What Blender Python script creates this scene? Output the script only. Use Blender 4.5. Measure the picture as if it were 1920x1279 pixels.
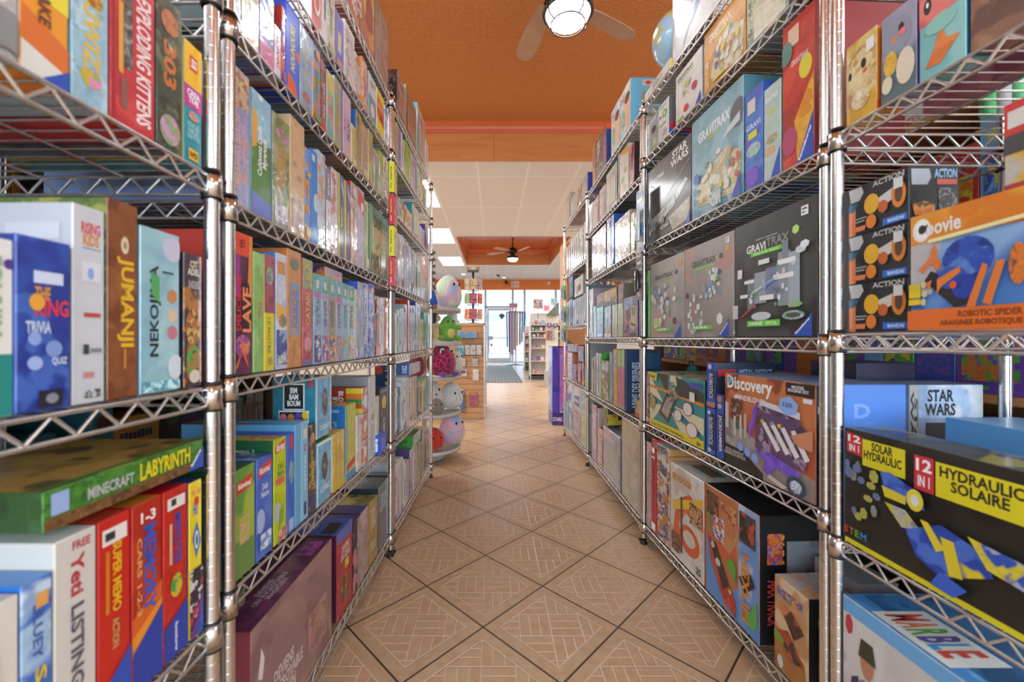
import bpy, math, random
from math import sin, cos, pi, radians, floor, sqrt, atan2
from mathutils import Vector, Matrix
for o in list(bpy.data.objects): bpy.data.objects.remove(o)
S = bpy.context.scene
C = S.collection

# ---------------------------------------------------------------- camera
FPX = 762.0; CXP = 925.0; CYP = 636.0; EYE = 1.02      # focal length and vanishing point of the photo, in 1920x1279 pixels
cam = bpy.data.cameras.new('camera'); cam_o = bpy.data.objects.new('camera', cam); C.objects.link(cam_o)
cam_o.location = (0, 0, EYE); cam_o.rotation_euler = (pi/2, 0, 0)
cam.sensor_width = 36; cam.lens = FPX/1920*36
cam.shift_x = (960-CXP)/1920; cam.shift_y = -(639.5-CYP)/1920
cam.clip_start = .02; cam.clip_end = 200
cam.dof.use_dof = True; cam.dof.focus_distance = 2.6; cam.dof.aperture_fstop = 3.2
S.camera = cam_o
# ---------------------------------------------------------------- world, exposure
W = bpy.data.worlds.new('sky'); S.world = W; W.use_nodes = True
W.node_tree.nodes['Background'].inputs[0].default_value = (.68, .84, 1, 1)
W.node_tree.nodes['Background'].inputs[1].default_value = 5.0
S.view_settings.view_transform = 'Standard'; S.view_settings.look = 'None'
S.view_settings.exposure = 0.82; S.view_settings.gamma = 1; S.view_settings.use_curve_mapping = False
PANEL = 17.0      # emission of the ceiling light panels
LAMP = 17.0       # emission of the fan lamps
LIGHT_COL = (.93, .97, 1)

# ---------------------------------------------------------------- colours and materials
def lin(c): return c/12.92 if c <= .04045 else ((c+.055)/1.055)**2.4
def hx(h):
    h = h.lstrip('#')
    if len(h) == 3: h = h[0]*2+h[1]*2+h[2]*2
    return tuple(lin(int(h[i:i+2], 16)/255) for i in (0, 2, 4))
_m = {}
def nodes(m):
    m.use_nodes = True
    return m.node_tree, m.node_tree.nodes['Principled BSDF']
def mat(h, rough=.5, metal=0.0, bump=0, bscale=60, name=None, spec=.5, h2=None, nscale=8, emit=0, coat=0):
    key = (h, rough, metal, bump, bscale, h2, nscale, emit, coat)
    if key in _m: return _m[key]
    m = bpy.data.materials.new(name or 'paint_'+h); nt, b = nodes(m)
    b.inputs['Base Color'].default_value = (*hx(h), 1)
    b.inputs['Roughness'].default_value = rough; b.inputs['Metallic'].default_value = metal
    b.inputs['Specular IOR Level'].default_value = spec; b.inputs['Coat Weight'].default_value = coat
    if emit:
        b.inputs['Emission Color'].default_value = (*hx(h), 1); b.inputs['Emission Strength'].default_value = emit
    tc = nt.nodes.new('ShaderNodeTexCoord')
    n = nt.nodes.new('ShaderNodeTexNoise'); n.inputs['Scale'].default_value = nscale; nt.links.new(tc.outputs['Object'], n.inputs['Vector'])
    mx = nt.nodes.new('ShaderNodeMix'); mx.data_type = 'RGBA'
    c2 = hx(h2) if h2 else tuple(v*.9 for v in hx(h))
    mx.inputs[6].default_value = (*hx(h), 1); mx.inputs[7].default_value = (*c2, 1)
    nt.links.new(n.outputs['Fac'], mx.inputs[0]); nt.links.new(mx.outputs[2], b.inputs['Base Color'])
    if bump:
        n2 = nt.nodes.new('ShaderNodeTexNoise'); n2.inputs['Scale'].default_value = bscale; n2.inputs['Detail'].default_value = 3
        nt.links.new(tc.outputs['Object'], n2.inputs['Vector'])
        bp = nt.nodes.new('ShaderNodeBump'); bp.inputs['Strength'].default_value = bump; bp.inputs['Distance'].default_value = .01
        nt.links.new(n2.outputs['Fac'], bp.inputs['Height']); nt.links.new(bp.outputs['Normal'], b.inputs['Normal'])
    _m[key] = m; return m
def mth(nt, op, a, b=None, c=None):
    n = nt.nodes.new('ShaderNodeMath'); n.operation = op
    for i, v in enumerate((a, b, c)):
        if v is None: continue
        if isinstance(v, (int, float)): n.inputs[i].default_value = v
        else: nt.links.new(v, n.inputs[i])
    return n.outputs[0]
def mixc(nt, f, a, b):
    n = nt.nodes.new('ShaderNodeMix'); n.data_type = 'RGBA'
    for i, v in ((0, f), (6, a), (7, b)):
        if isinstance(v, (int, float)): n.inputs[i].default_value = v
        elif isinstance(v, tuple): n.inputs[i].default_value = (*v, 1) if len(v) == 3 else v
        else: nt.links.new(v, n.inputs[i])
    return n.outputs[2]
def card_material(name, rough, coat, wrinkle):
    # printed card: every face carries its own three print colours and a pattern scale
    m = bpy.data.materials.new(name); nt, b = nodes(m)
    def at(s):
        n = nt.nodes.new('ShaderNodeAttribute'); n.attribute_name = s; return n
    a, c, d, p = at('ink_a'), at('ink_b'), at('ink_c'), at('pat')
    tc = nt.nodes.new('ShaderNodeTexCoord'); oi = nt.nodes.new('ShaderNodeObjectInfo')
    cmb = nt.nodes.new('ShaderNodeCombineXYZ')
    nt.links.new(mth(nt, 'MULTIPLY', oi.outputs['Random'], 40), cmb.inputs[0])
    vm = nt.nodes.new('ShaderNodeVectorMath'); vm.operation = 'ADD'
    nt.links.new(tc.outputs['Object'], vm.inputs[0]); nt.links.new(cmb.outputs[0], vm.inputs[1])
    n1 = nt.nodes.new('ShaderNodeTexNoise'); nt.links.new(vm.outputs[0], n1.inputs['Vector']); nt.links.new(p.outputs['Fac'], n1.inputs['Scale'])
    n1.inputs['Detail'].default_value = 2.5; n1.inputs['Distortion'].default_value = .6
    cmb2 = nt.nodes.new('ShaderNodeCombineXYZ'); cmb2.inputs[1].default_value = 17
    vm2 = nt.nodes.new('ShaderNodeVectorMath'); vm2.operation = 'ADD'
    nt.links.new(vm.outputs[0], vm2.inputs[0]); nt.links.new(cmb2.outputs[0], vm2.inputs[1])
    n2 = nt.nodes.new('ShaderNodeTexNoise'); nt.links.new(vm2.outputs[0], n2.inputs['Vector'])
    nt.links.new(mth(nt, 'MULTIPLY', p.outputs['Fac'], 1.7), n2.inputs['Scale']); n2.inputs['Detail'].default_value = 2
    def step(v, lo, hi):
        mr = nt.nodes.new('ShaderNodeMapRange'); mr.inputs['From Min'].default_value = lo; mr.inputs['From Max'].default_value = hi
        nt.links.new(v, mr.inputs['Value']); return mr.outputs[0]
    c1 = mixc(nt, step(n1.outputs['Fac'], .5, .56), a.outputs['Color'], c.outputs['Color'])
    c2 = mixc(nt, step(n2.outputs['Fac'], .56, .60), c1, d.outputs['Color'])
    # fine printed detail, only where the print has a pattern
    n4 = nt.nodes.new('ShaderNodeTexNoise'); nt.links.new(vm2.outputs[0], n4.inputs['Vector'])
    nt.links.new(mth(nt, 'MULTIPLY', p.outputs['Fac'], 6), n4.inputs['Scale']); n4.inputs['Detail'].default_value = 3
    fd = mth(nt, 'MULTIPLY', step(n4.outputs['Fac'], .42, .6), mth(nt, 'MINIMUM', mth(nt, 'MULTIPLY', p.outputs['Fac'], .03), .42))
    dk = nt.nodes.new('ShaderNodeHueSaturation'); dk.inputs['Value'].default_value = .62; nt.links.new(c2, dk.inputs['Color'])
    c2 = mixc(nt, fd, c2, dk.outputs['Color'])
    nt.links.new(c2, b.inputs['Base Color'])
    b.inputs['Roughness'].default_value = rough; b.inputs['Coat Weight'].default_value = coat; b.inputs['Coat Roughness'].default_value = .12
    if wrinkle:
        n3 = nt.nodes.new('ShaderNodeTexNoise'); n3.inputs['Scale'].default_value = 14; n3.inputs['Distortion'].default_value = 1.5
        nt.links.new(vm.outputs[0], n3.inputs['Vector'])
        bp = nt.nodes.new('ShaderNodeBump'); bp.inputs['Strength'].default_value = wrinkle; bp.inputs['Distance'].default_value = .004
        nt.links.new(n3.outputs['Fac'], bp.inputs['Height']); nt.links.new(bp.outputs['Normal'], b.inputs['Coat Normal'])
    return m
CARD = card_material('printed_card', .42, .25, 0)
FILM = card_material('shrink_wrapped_card', .35, 1.0, .5)
CHROME = mat('e4e2e0', .2, 1.0, name='chrome')
STEEL = mat('dedcda', .27, .9, name='steel_wire')
BLACK = mat('1b1a1a', .4, name='black_plastic')

# ---------------------------------------------------------------- mesh builder
_txt = {}
def text_shape(s, bold=.03):
    if s in _txt: return _txt[s]
    cu = bpy.data.curves.new('t', 'FONT'); cu.body = s; cu.offset = bold; cu.resolution_u = 2; cu.space_line = .85; cu.align_x = 'CENTER'
    ob = bpy.data.objects.new('t', cu); me = bpy.data.meshes.new_from_object(ob)
    v = [(p.co.x, p.co.y) for p in me.vertices]; f = [tuple(p.vertices) for p in me.polygons]
    bpy.data.objects.remove(ob); bpy.data.meshes.remove(me); bpy.data.curves.remove(cu)
    x0, x1 = min(p[0] for p in v), max(p[0] for p in v); y0, y1 = min(p[1] for p in v), max(p[1] for p in v)
    v = [((a-x0)/(x1-x0), (b-y0)/(y1-y0)) for a, b in v]
    _txt[s] = (v, f); return _txt[s]
W3 = ('fff', 'fff', 'fff', 0)
def ink(c, ps=None):
    if isinstance(c, tuple): return c
    q = c.split(); 
    if len(q) == 1: return (q[0], q[0], q[0], 0)
    if len(q) == 2: q.append(q[0])
    return (q[0], q[1], q[2], float(q[3]) if len(q) > 3 else (ps or 22))
class MB:
    def __init__(s): s.v = []; s.f = []; s.c = []; s.mi = []; s.sm = []; s.M = None
    def add(s, vs, fs, col=W3, mi=0, sm=False):
        k = len(s.v)
        if s.M is not None: vs = [tuple(s.M @ Vector(p)) for p in vs]
        s.v += [tuple(p) for p in vs]
        for f in fs: s.f.append(tuple(k+i for i in f)); s.c.append(col); s.mi.append(mi); s.sm.append(sm)
        return s
    def box(s, c, d, col=W3, mi=0):
        x, y, z = c; a, b, h = d[0]/2, d[1]/2, d[2]/2
        return s.add([(x+i*a, y+j*b, z+k*h) for i in (-1, 1) for j in (-1, 1) for k in (-1, 1)],
              [(0, 1, 3, 2), (4, 6, 7, 5), (0, 4, 5, 1), (2, 3, 7, 6), (0, 2, 6, 4), (1, 5, 7, 3)], col, mi)
    def cbox(s, L, d, h, cols, ch=.0012, z0=0):
        # chamfered box centred in x,y and standing on z0; cols: face -> ink
        a, b = L/2, d/2; ch = min(ch, a*.2, b*.2, h*.2); V = {}; vs = []
        for i in (-1, 1):
            for j in (-1, 1):
                for k in (0, 1):
                    for ax in range(3):
                        p = [i*(a-(0 if ax == 0 else ch)), j*(b-(0 if ax == 1 else ch)), (h-(0 if ax == 2 else ch)) if k else (0 if ax == 2 else ch)]
                        p[2] += z0; V[i, j, k, ax] = len(vs); vs.append(tuple(p))
        def F(q, c): s.add([vs[i] for i in q], [tuple(range(len(q)))], cols.get(c, cols['*']))
        F([V[-1, -1, 0, 1], V[1, -1, 0, 1], V[1, -1, 1, 1], V[-1, -1, 1, 1]], 'a')
        F([V[1, 1, 0, 1], V[-1, 1, 0, 1], V[-1, 1, 1, 1], V[1, 1, 1, 1]], 'k')
        F([V[-1, 1, 0, 0], V[-1, -1, 0, 0], V[-1, -1, 1, 0], V[-1, 1, 1, 0]], 'l')
        F([V[1, -1, 0, 0], V[1, 1, 0, 0], V[1, 1, 1, 0], V[1, -1, 1, 0]], 'r')
        F([V[-1, -1, 1, 2], V[1, -1, 1, 2], V[1, 1, 1, 2], V[-1, 1, 1, 2]], 't')
        F([V[-1, 1, 0, 2], V[1, 1, 0, 2], V[1, -1, 0, 2], V[-1, -1, 0, 2]], 'u')
        for j in (-1, 1):
            for k in (0, 1): F([V[-1, j, k, 1], V[1, j, k, 1], V[1, j, k, 2], V[-1, j, k, 2]], 'a')
        for i in (-1, 1):
            for k in (0, 1): F([V[i, -1, k, 0], V[i, 1, k, 0], V[i, 1, k, 2], V[i, -1, k, 2]], 'l' if i < 0 else 'r')
            for j in (-1, 1): F([V[i, j, 0, 0], V[i, j, 1, 0], V[i, j, 1, 1], V[i, j, 0, 1]], 'a')
        for i in (-1, 1):
            for j in (-1, 1):
                for k in (0, 1): F([V[i, j, k, 0], V[i, j, k, 1], V[i, j, k, 2]], 'a')
        return s
    def tube(s, p0, p1, r, n=6, mi=0, r1=None, cap=True):
        p0, p1 = Vector(p0), Vector(p1); d = (p1-p0)
        if d.length < 1e-6: return s
        d.normalize(); u = d.orthogonal().normalized(); w = d.cross(u); r1 = r if r1 is None else r1
        vs = [p0+(u*cos(2*pi*i/n)+w*sin(2*pi*i/n))*r for i in range(n)]+[p1+(u*cos(2*pi*i/n)+w*sin(2*pi*i/n))*r1 for i in range(n)]
        s.add(vs, [(i, (i+1) % n, n+(i+1) % n, n+i) for i in range(n)], mi=mi, sm=True)
        if cap: s.add(vs, [tuple(range(n-1, -1, -1)), tuple(range(n, 2*n))], mi=mi)
        return s
    def path(s, pts, r, n=6, mi=0):
        for a, b in zip(pts, pts[1:]): s.tube(a, b, r, n, mi)
        return s
    def lathe(s, prof, n=16, c=(0, 0, 0), mi=0, col=W3, sm=True, sx=1, sy=1):
        vs = [(c[0]+r*cos(2*pi*i/n)*sx, c[1]+r*sin(2*pi*i/n)*sy, c[2]+z) for r, z in prof for i in range(n)]
        fs = [(k*n+i, k*n+(i+1) % n, (k+1)*n+(i+1) % n, (k+1)*n+i) for k in range(len(prof)-1) for i in range(n)]
        return s.add(vs, fs, col, mi, sm)
    def ball(s, c, r, n=16, m=10, mi=0, col=W3):
        if isinstance(r, (int, float)): r = (r, r, r)
        vs = []; fs = []
        for k in range(m+1):
            t = pi*k/m
            for i in range(n): vs.append((c[0]+r[0]*sin(t)*cos(2*pi*i/n), c[1]+r[1]*sin(t)*sin(2*pi*i/n), c[2]-r[2]*cos(t)))
        for k in range(m):
            for i in range(n): fs.append((k*n+i, k*n+(i+1) % n, (k+1)*n+(i+1) % n, (k+1)*n+i))
        return s.add(vs, fs, col, mi, True)
    def prints(s, O, U, V, N, lu, lv, els, z=.0004):
        O, U, V, N = Vector(O), Vector(U), Vector(V), Vector(N)
        for k, e in enumerate(els):
            off = N*(z+.00025*k)
            P = lambda a, b: O+U*(min(max(a, .004), .996)*lu)+V*(min(max(b, .003), .997)*lv)+off     # print stays on its face
            t = e[0]
            if t == 'r':
                _, a, b, c, d, col = e; s.add([P(a, b), P(c, b), P(c, d), P(a, d)], [(0, 1, 2, 3)], ink(col))
            elif t == 'p':
                s.add([P(*q) for q in e[1]], [tuple(range(len(e[1])))], ink(e[2]))
            elif t == 'e':
                _, a, b, ru, rv, col = e[:6]; n = e[6] if len(e) > 6 else 14
                s.add([P(a+ru*cos(2*pi*i/n+.3), b+rv*sin(2*pi*i/n+.3)) for i in range(n)], [tuple(range(n))], ink(col))
            elif t == 't':
                _, txt, a, b, c, d, col = e[:7]; rot = e[7] if len(e) > 7 else 0; vs, fs = text_shape(txt)
                if rot == 90: q = [(c-(c-a)*y, b+(d-b)*x) for x, y in vs]      # reads upwards
                elif rot == -90: q = [(a+(c-a)*y, d-(d-b)*x) for x, y in vs]    # reads downwards
                elif rot == 'd': # on the diagonal from (a,b) to (c,d); height is rot's own
                    hh = e[8]; q = []
                    L = math.hypot((c-a)*lu, (d-b)*lv); ux, uy = (c-a)*lu/L, (d-b)*lv/L
                    for x, y in vs:
                        px, py = x*L, y*hh
                        q.append((a+(px*ux-py*uy)/lu, b+(px*uy+py*ux)/lv))
                else: q = [(a+(c-a)*x, b+(d-b)*y) for x, y in vs]
                s.add([P(*p) for p in q], fs, ink(col))
        return s
    def build(s, name, mats, parent=None, loc=None, rotz=0):
        me = bpy.data.meshes.new(name); me.from_pydata(s.v, [], s.f)
        if not isinstance(mats, (list, tuple)): mats = [mats]
        for m in mats: me.materials.append(m)
        me.polygons.foreach_set('material_index', s.mi); me.polygons.foreach_set('use_smooth', s.sm)
        if CARD in mats or FILM in mats:
            for nm, i in (('ink_a', 0), ('ink_b', 1), ('ink_c', 2)):
                a = me.attributes.new(nm, 'FLOAT_COLOR', 'FACE'); buf = []
                for c in s.c: buf += [*hx(c[i]), 1.0]
                a.data.foreach_set('color', buf)
            a = me.attributes.new('pat', 'FLOAT', 'FACE'); a.data.foreach_set('value', [c[3] for c in s.c])
        me.update()
        o = bpy.data.objects.new(name, me); C.objects.link(o)
        if parent is not None: o.parent = parent
        if loc is not None: o.location = loc
        o.rotation_euler = (0, 0, rotz); return o
_used = {}
def tag(o, label, cat, group=None, kind=None):
    if label in _used:
        _used[label] += 1; print('DUPLICATE LABEL', label)
    _used[label] = 1
    n = len(label.split())
    if n > 16 or n < 4: print('LABEL LENGTH', n, label)
    o['label'] = label; o['category'] = cat
    if group: o['group'] = group
    if kind: o['kind'] = kind
    return o
def struct(o): o['kind'] = 'structure'; return o
def empty(name, loc, rotz=0):
    o = bpy.data.objects.new(name, None); C.objects.link(o); o.location = loc; o.rotation_euler = (0, 0, rotz); o.empty_display_size = .05
    return o
def copy_tree(o, parent=None):
    c = o.copy(); C.objects.link(c); c.parent = parent
    for ch in list(o.children): copy_tree(ch, c)
    return c
def wx(px, Y): return (px-CXP)/FPX*Y          # photo column at distance Y -> world X
def wz(py, Y): return EYE+(CYP-py)/FPX*Y      # photo row at distance Y -> world Z
# ================================================================ THE ROOM
# floor: square tiles laid on the diagonal, each pressed with a border and a basket weave of small bricks
def tile_floor():
    m = bpy.data.materials.new('diagonal_floor_tile'); nt, b = nodes(m); L = nt.links
    tc = nt.nodes.new('ShaderNodeTexCoord'); sp = nt.nodes.new('ShaderNodeSeparateXYZ'); L.new(tc.outputs['Object'], sp.inputs[0])
    s = .3383; r2 = 1/sqrt(2)
    x = mth(nt, 'SUBTRACT', sp.outputs[0], -.036); y = mth(nt, 'SUBTRACT', sp.outputs[1], 1.439)
    A = mth(nt, 'MULTIPLY', mth(nt, 'ADD', x, y), r2/s); B = mth(nt, 'MULTIPLY', mth(nt, 'SUBTRACT', y, x), r2/s)
    fa = mth(nt, 'FRACT', A); fb = mth(nt, 'FRACT', B); ia = mth(nt, 'FLOOR', A); ib = mth(nt, 'FLOOR', B)
    ha = mth(nt, 'SUBTRACT', .5, mth(nt, 'ABSOLUTE', mth(nt, 'SUBTRACT', fa, .5)))
    hb = mth(nt, 'SUBTRACT', .5, mth(nt, 'ABSOLUTE', mth(nt, 'SUBTRACT', fb, .5)))
    e = mth(nt, 'MULTIPLY', mth(nt, 'MINIMUM', ha, hb), s)              # distance to the tile edge, m
    grout = mth(nt, 'LESS_THAN', e, .0032)
    la = mth(nt, 'MULTIPLY', mth(nt, 'SUBTRACT', fa, .5), s*r2); lb = mth(nt, 'MULTIPLY', mth(nt, 'SUBTRACT', fb, .5), s*r2)
    X = mth(nt, 'SUBTRACT', la, lb); Y = mth(nt, 'ADD', la, lb)
    c = .108; gx = mth(nt, 'DIVIDE', mth(nt, 'ADD', X, 5.02*c), c); gy = mth(nt, 'DIVIDE', mth(nt, 'ADD', Y, 5.4*c), c)
    par = mth(nt, 'MODULO', mth(nt, 'ADD', mth(nt, 'FLOOR', gx), mth(nt, 'FLOOR', gy)), 2)
    par = mth(nt, 'GREATER_THAN', par, .5)
    def dl(v, k):   # distance (m) to the nearest line of a family with spacing c/k
        f = mth(nt, 'FRACT', mth(nt, 'MULTIPLY', v, k))
        return mth(nt, 'MULTIPLY', mth(nt, 'SUBTRACT', .5, mth(nt, 'ABSOLUTE', mth(nt, 'SUBTRACT', f, .5))), c/k)
    d3 = mth(nt, 'ADD', mth(nt, 'MULTIPLY', dl(gx, 3), par), mth(nt, 'MULTIPLY', dl(gy, 3), mth(nt, 'SUBTRACT', 1, par)))
    d = mth(nt, 'MINIMUM', d3, mth(nt, 'MINIMUM', dl(gx, 1), dl(gy, 1)))
    inner = mth(nt, 'GREATER_THAN', e, .043)
    d = mth(nt, 'ADD', mth(nt, 'MULTIPLY', d, inner), mth(nt, 'MULTIPLY', mth(nt, 'SUBTRACT', 1, inner), .02))
    # joints across the border strip
    ja = mth(nt, 'MULTIPLY', mth(nt, 'ABSOLUTE', mth(nt, 'SUBTRACT', mth(nt, 'FRACT', mth(nt, 'MULTIPLY', fa, 3.3)), .5)), s/3.3)
    jb = mth(nt, 'MULTIPLY', mth(nt, 'ABSOLUTE', mth(nt, 'SUBTRACT', mth(nt, 'FRACT', mth(nt, 'MULTIPLY', fb, 3.3)), .5)), s/3.3)
    d = mth(nt, 'MINIMUM', d, mth(nt, 'ABSOLUTE', mth(nt, 'SUBTRACT', e, .043)))
    mr = nt.nodes.new('ShaderNodeMapRange'); mr.inputs['From Min'].default_value = .0006; mr.inputs['From Max'].default_value = .0034
    L.new(d, mr.inputs['Value']); line = mth(nt, 'SUBTRACT', 1, mr.outputs[0])
    cell = nt.nodes.new('ShaderNodeCombineXYZ'); L.new(ia, cell.inputs[0]); L.new(ib, cell.inputs[1])
    wn = nt.nodes.new('ShaderNodeTexWhiteNoise'); L.new(cell.outputs[0], wn.inputs['Vector'])
    brick = nt.nodes.new('ShaderNodeCombineXYZ')
    L.new(mth(nt, 'FLOOR', mth(nt, 'MULTIPLY', gx, mth(nt, 'ADD', 1, mth(nt, 'MULTIPLY', par, 2)))), brick.inputs[0])
    L.new(mth(nt, 'FLOOR', mth(nt, 'MULTIPLY', gy, mth(nt, 'SUBTRACT', 3, mth(nt, 'MULTIPLY', par, 2)))), brick.inputs[1]); L.new(ia, brick.inputs[2])
    wb = nt.nodes.new('ShaderNodeTexWhiteNoise'); L.new(brick.outputs[0], wb.inputs['Vector'])
    no = nt.nodes.new('ShaderNodeTexNoise'); no.inputs['Scale'].default_value = 28; no.inputs['Detail'].default_value = 5; L.new(tc.outputs['Object'], no.inputs['Vector'])
    base = mixc(nt, no.outputs['Fac'], hx('b28a66'), hx('d6b994'))
    base = mixc(nt, mth(nt, 'MULTIPLY', wn.outputs['Value'], .35), base, hx('ae8766'))
    base = mixc(nt, mth(nt, 'MULTIPLY', mth(nt, 'MULTIPLY', wb.outputs['Value'], inner), .3), base, hx('c48e68'))
    base = mixc(nt, mth(nt, 'MULTIPLY', line, .6), base, hx('e6d2b6'))
    base = mixc(nt, grout, base, hx('463a2e'))
    L.new(base, b.inputs['Base Color']); b.inputs['Roughness'].default_value = .34
    hgt = mth(nt, 'SUBTRACT', mth(nt, 'SUBTRACT', 1, mth(nt, 'MULTIPLY', line, .6)), mth(nt, 'MULTIPLY', grout, 1.0))
    hgt = mth(nt, 'ADD', hgt, mth(nt, 'MULTIPLY', no.outputs['Fac'], .12))
    bp = nt.nodes.new('ShaderNodeBump'); bp.inputs['Strength'].default_value = .7; bp.inputs['Distance'].default_value = .0022
    L.new(hgt, bp.inputs['Height']); L.new(bp.outputs['Normal'], b.inputs['Normal'])
    return m
def grid_ceiling():
    m = bpy.data.materials.new('ceiling_tile'); nt, b = nodes(m); L = nt.links
    tc = nt.nodes.new('ShaderNodeTexCoord'); sp = nt.nodes.new('ShaderNodeSeparateXYZ'); L.new(tc.outputs['Object'], sp.inputs[0])
    def dist(v, off, p):
        f = mth(nt, 'FRACT', mth(nt, 'DIVIDE', mth(nt, 'SUBTRACT', v, off), p))
        return mth(nt, 'MULTIPLY', mth(nt, 'SUBTRACT', .5, mth(nt, 'ABSOLUTE', mth(nt, 'SUBTRACT', f, .5))), p)
    d = mth(nt, 'MINIMUM', dist(sp.outputs[0], -.19, .61), dist(sp.outputs[1], 5.15, 1.2))
    g = mth(nt, 'LESS_THAN', d, .012)
    no = nt.nodes.new('ShaderNodeTexNoise'); no.inputs['Scale'].default_value = 90; no.inputs['Detail'].default_value = 4; L.new(tc.outputs['Object'], no.inputs['Vector'])
    base = mixc(nt, no.outputs['Fac'], hx('c8c6c4'), hx('efeeee')); base = mixc(nt, g, base, hx('eceaf0'))
    L.new(base, b.inputs['Base Color']); b.inputs['Roughness'].default_value = .7
    h = mth(nt, 'ADD', mth(nt, 'MULTIPLY', no.outputs['Fac'], .5), mth(nt, 'LESS_THAN', d, .013))
    bp = nt.nodes.new('ShaderNodeBump'); bp.inputs['Strength'].default_value = .5; bp.inputs['Distance'].default_value = .004
    L.new(h, bp.inputs['Height']); L.new(bp.outputs['Normal'], b.inputs['Normal']); return m
def plank(h1, h2, axis, width, rough=.5, line='7a4a28', grain=(2, 30, 30)):
    m = bpy.data.materials.new('wood_planks'); nt, b = nodes(m); L = nt.links
    tc = nt.nodes.new('ShaderNodeTexCoord'); sp = nt.nodes.new('ShaderNodeSeparateXYZ'); L.new(tc.outputs['Object'], sp.inputs[0])
    mp = nt.nodes.new('ShaderNodeMapping'); mp.inputs['Scale'].default_value = grain; L.new(tc.outputs['Object'], mp.inputs['Vector'])
    no = nt.nodes.new('ShaderNodeTexNoise'); no.inputs['Scale'].default_value = 1.5; no.inputs['Detail'].default_value = 5; no.inputs['Distortion'].default_value = .8; L.new(mp.outputs[0], no.inputs['Vector'])
    base = mixc(nt, no.outputs['Fac'], hx(h1), hx(h2))
    if width:
        q = mth(nt, 'DIVIDE', sp.outputs[axis], width); f = mth(nt, 'FRACT', q)
        g = mth(nt, 'LESS_THAN', f, min(.1, .005/width)); wn = nt.nodes.new('ShaderNodeTexWhiteNoise'); wn.noise_dimensions = '1D'; L.new(mth(nt, 'FLOOR', q), wn.inputs['W'])
        base = mixc(nt, mth(nt, 'MULTIPLY', wn.outputs['Value'], .35), base, hx(h1)); base = mixc(nt, g, base, hx(line))
    L.new(base, b.inputs['Base Color']); b.inputs['Roughness'].default_value = rough; return m
FLOOR = tile_floor(); CTILE = grid_ceiling()
STUCCO = mat('b96a30', .8, bump=1.0, bscale=55, h2='c98449', nscale=35, name='orange_stucco')
MOULD = mat('cf6433', .38, name='orange_moulding'); OAK = plank('b86b35', 'dd9a5c', 0, 1.32, .42, grain=(1.2, 14, 14))
ORANGE = mat('e2813a', .6, name='orange_wall'); CREAM = mat('cfc4b2', .8, name='cream_wall')
ALU = mat('c4ccd6', .35, .3, name='pale_aluminium')
XL, XR, YB, YF, ZC, ZR = -3.4, 4.4, -2.6, 17.6, 3.08, 3.49
struct(MB().box(((XL+XR)/2, (YB+9.6)/2, -.05), (XR-XL, 9.6-YB, .1)).build('floor', FLOOR))
o = struct(MB().box(((XL+XR)/2, (9.6+YF)/2, -.05), (XR-XL, YF-9.6, .1)).build('floor_entrance', plank('a98c76', 'd4bda6', 1, .18, .25, '8d7361', (2, 20, 20)))); 
struct(MB().box((XL-.05, (YB+YF)/2, 1.8), (.1, YF-YB, 3.6)).build('wall_left', CREAM))
struct(MB().box((XR+.05, (YB+YF)/2, 1.8), (.1, YF-YB, 3.6)).build('wall_right', CREAM))
bw = MB()
for x0, x1, z0, z1 in ((XL, -2.6, 0, 3.6), (3.6, XR, 0, 3.6), (-2.6, 3.6, 0, .5), (-2.6, 3.6, 2.7, 3.6)): bw.box(((x0+x1)/2, YB-.05, (z0+z1)/2), (x1-x0, .1, z1-z0))  # wide opening left in the unseen wall to let in fill daylight
struct(bw.build('wall_back', CREAM))
# ceiling with two recessed trays
T1 = (-1.5, 2.3, -1.9, 4.67); T2 = (-.74, 1.55, 8.18, 11.2)
PANELS = [(-1.11, 5.76), (-1.11, 8.16), (-1.11, 10.8), (2.65, 5.76), (2.65, 8.16), (2.65, 10.8), (-2.35, .6), (-2.35, 3.0), (3.2, .6), (3.2, 3.0)]  # inner left row is in view; other panels unseen, added to light the aisle
c = MB(); xs = sorted({XL, XR, T1[0], T1[1], T2[0], T2[1], *[p[0]-.305 for p in PANELS], *[p[0]+.305 for p in PANELS]})
ys = sorted({YB, 14.14, *T1[2:], *T2[2:], *[p[1]-.6 for p in PANELS], *[p[1]+.6 for p in PANELS]})
for x0, x1 in zip(xs, xs[1:]):
    for y0, y1 in zip(ys, ys[1:]):
        mx, my = (x0+x1)/2, (y0+y1)/2
        if T1[0] < mx < T1[1] and T1[2] < my < T1[3]: continue
        if T2[0] < mx < T2[1] and T2[2] < my < T2[3]: continue
        if any(abs(mx-a) < .305 and abs(my-b) < .6 for a, b in PANELS): continue
        c.add([(x0, y0, ZC), (x1, y0, ZC), (x1, y1, ZC), (x0, y1, ZC)], [(3, 2, 1, 0)])
struct(c.build('ceiling', CTILE))
struct(MB().box(((XL+XR)/2, (14.14+YF)/2+.1, 3.38), (XR-XL, YF-14.14, .1)).build('ceiling_entrance', CTILE))
struct(MB().box(((T1[0]+T1[1])/2, (T1[2]+T1[3])/2, ZR+.05), (T1[1]-T1[0]+.2, T1[3]-T1[2]+.2, .1)).build('ceiling_tray', STUCCO))
struct(MB().box(((T2[0]+T2[1])/2, (T2[2]+T2[3])/2, ZR+.05), (T2[1]-T2[0]+.2, T2[3]-T2[2]+.2, .1)).build('ceiling_tray_far', plank('b4561f', 'd9803f', 0, .075, .3, '8a3f18')))
k = 1
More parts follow.
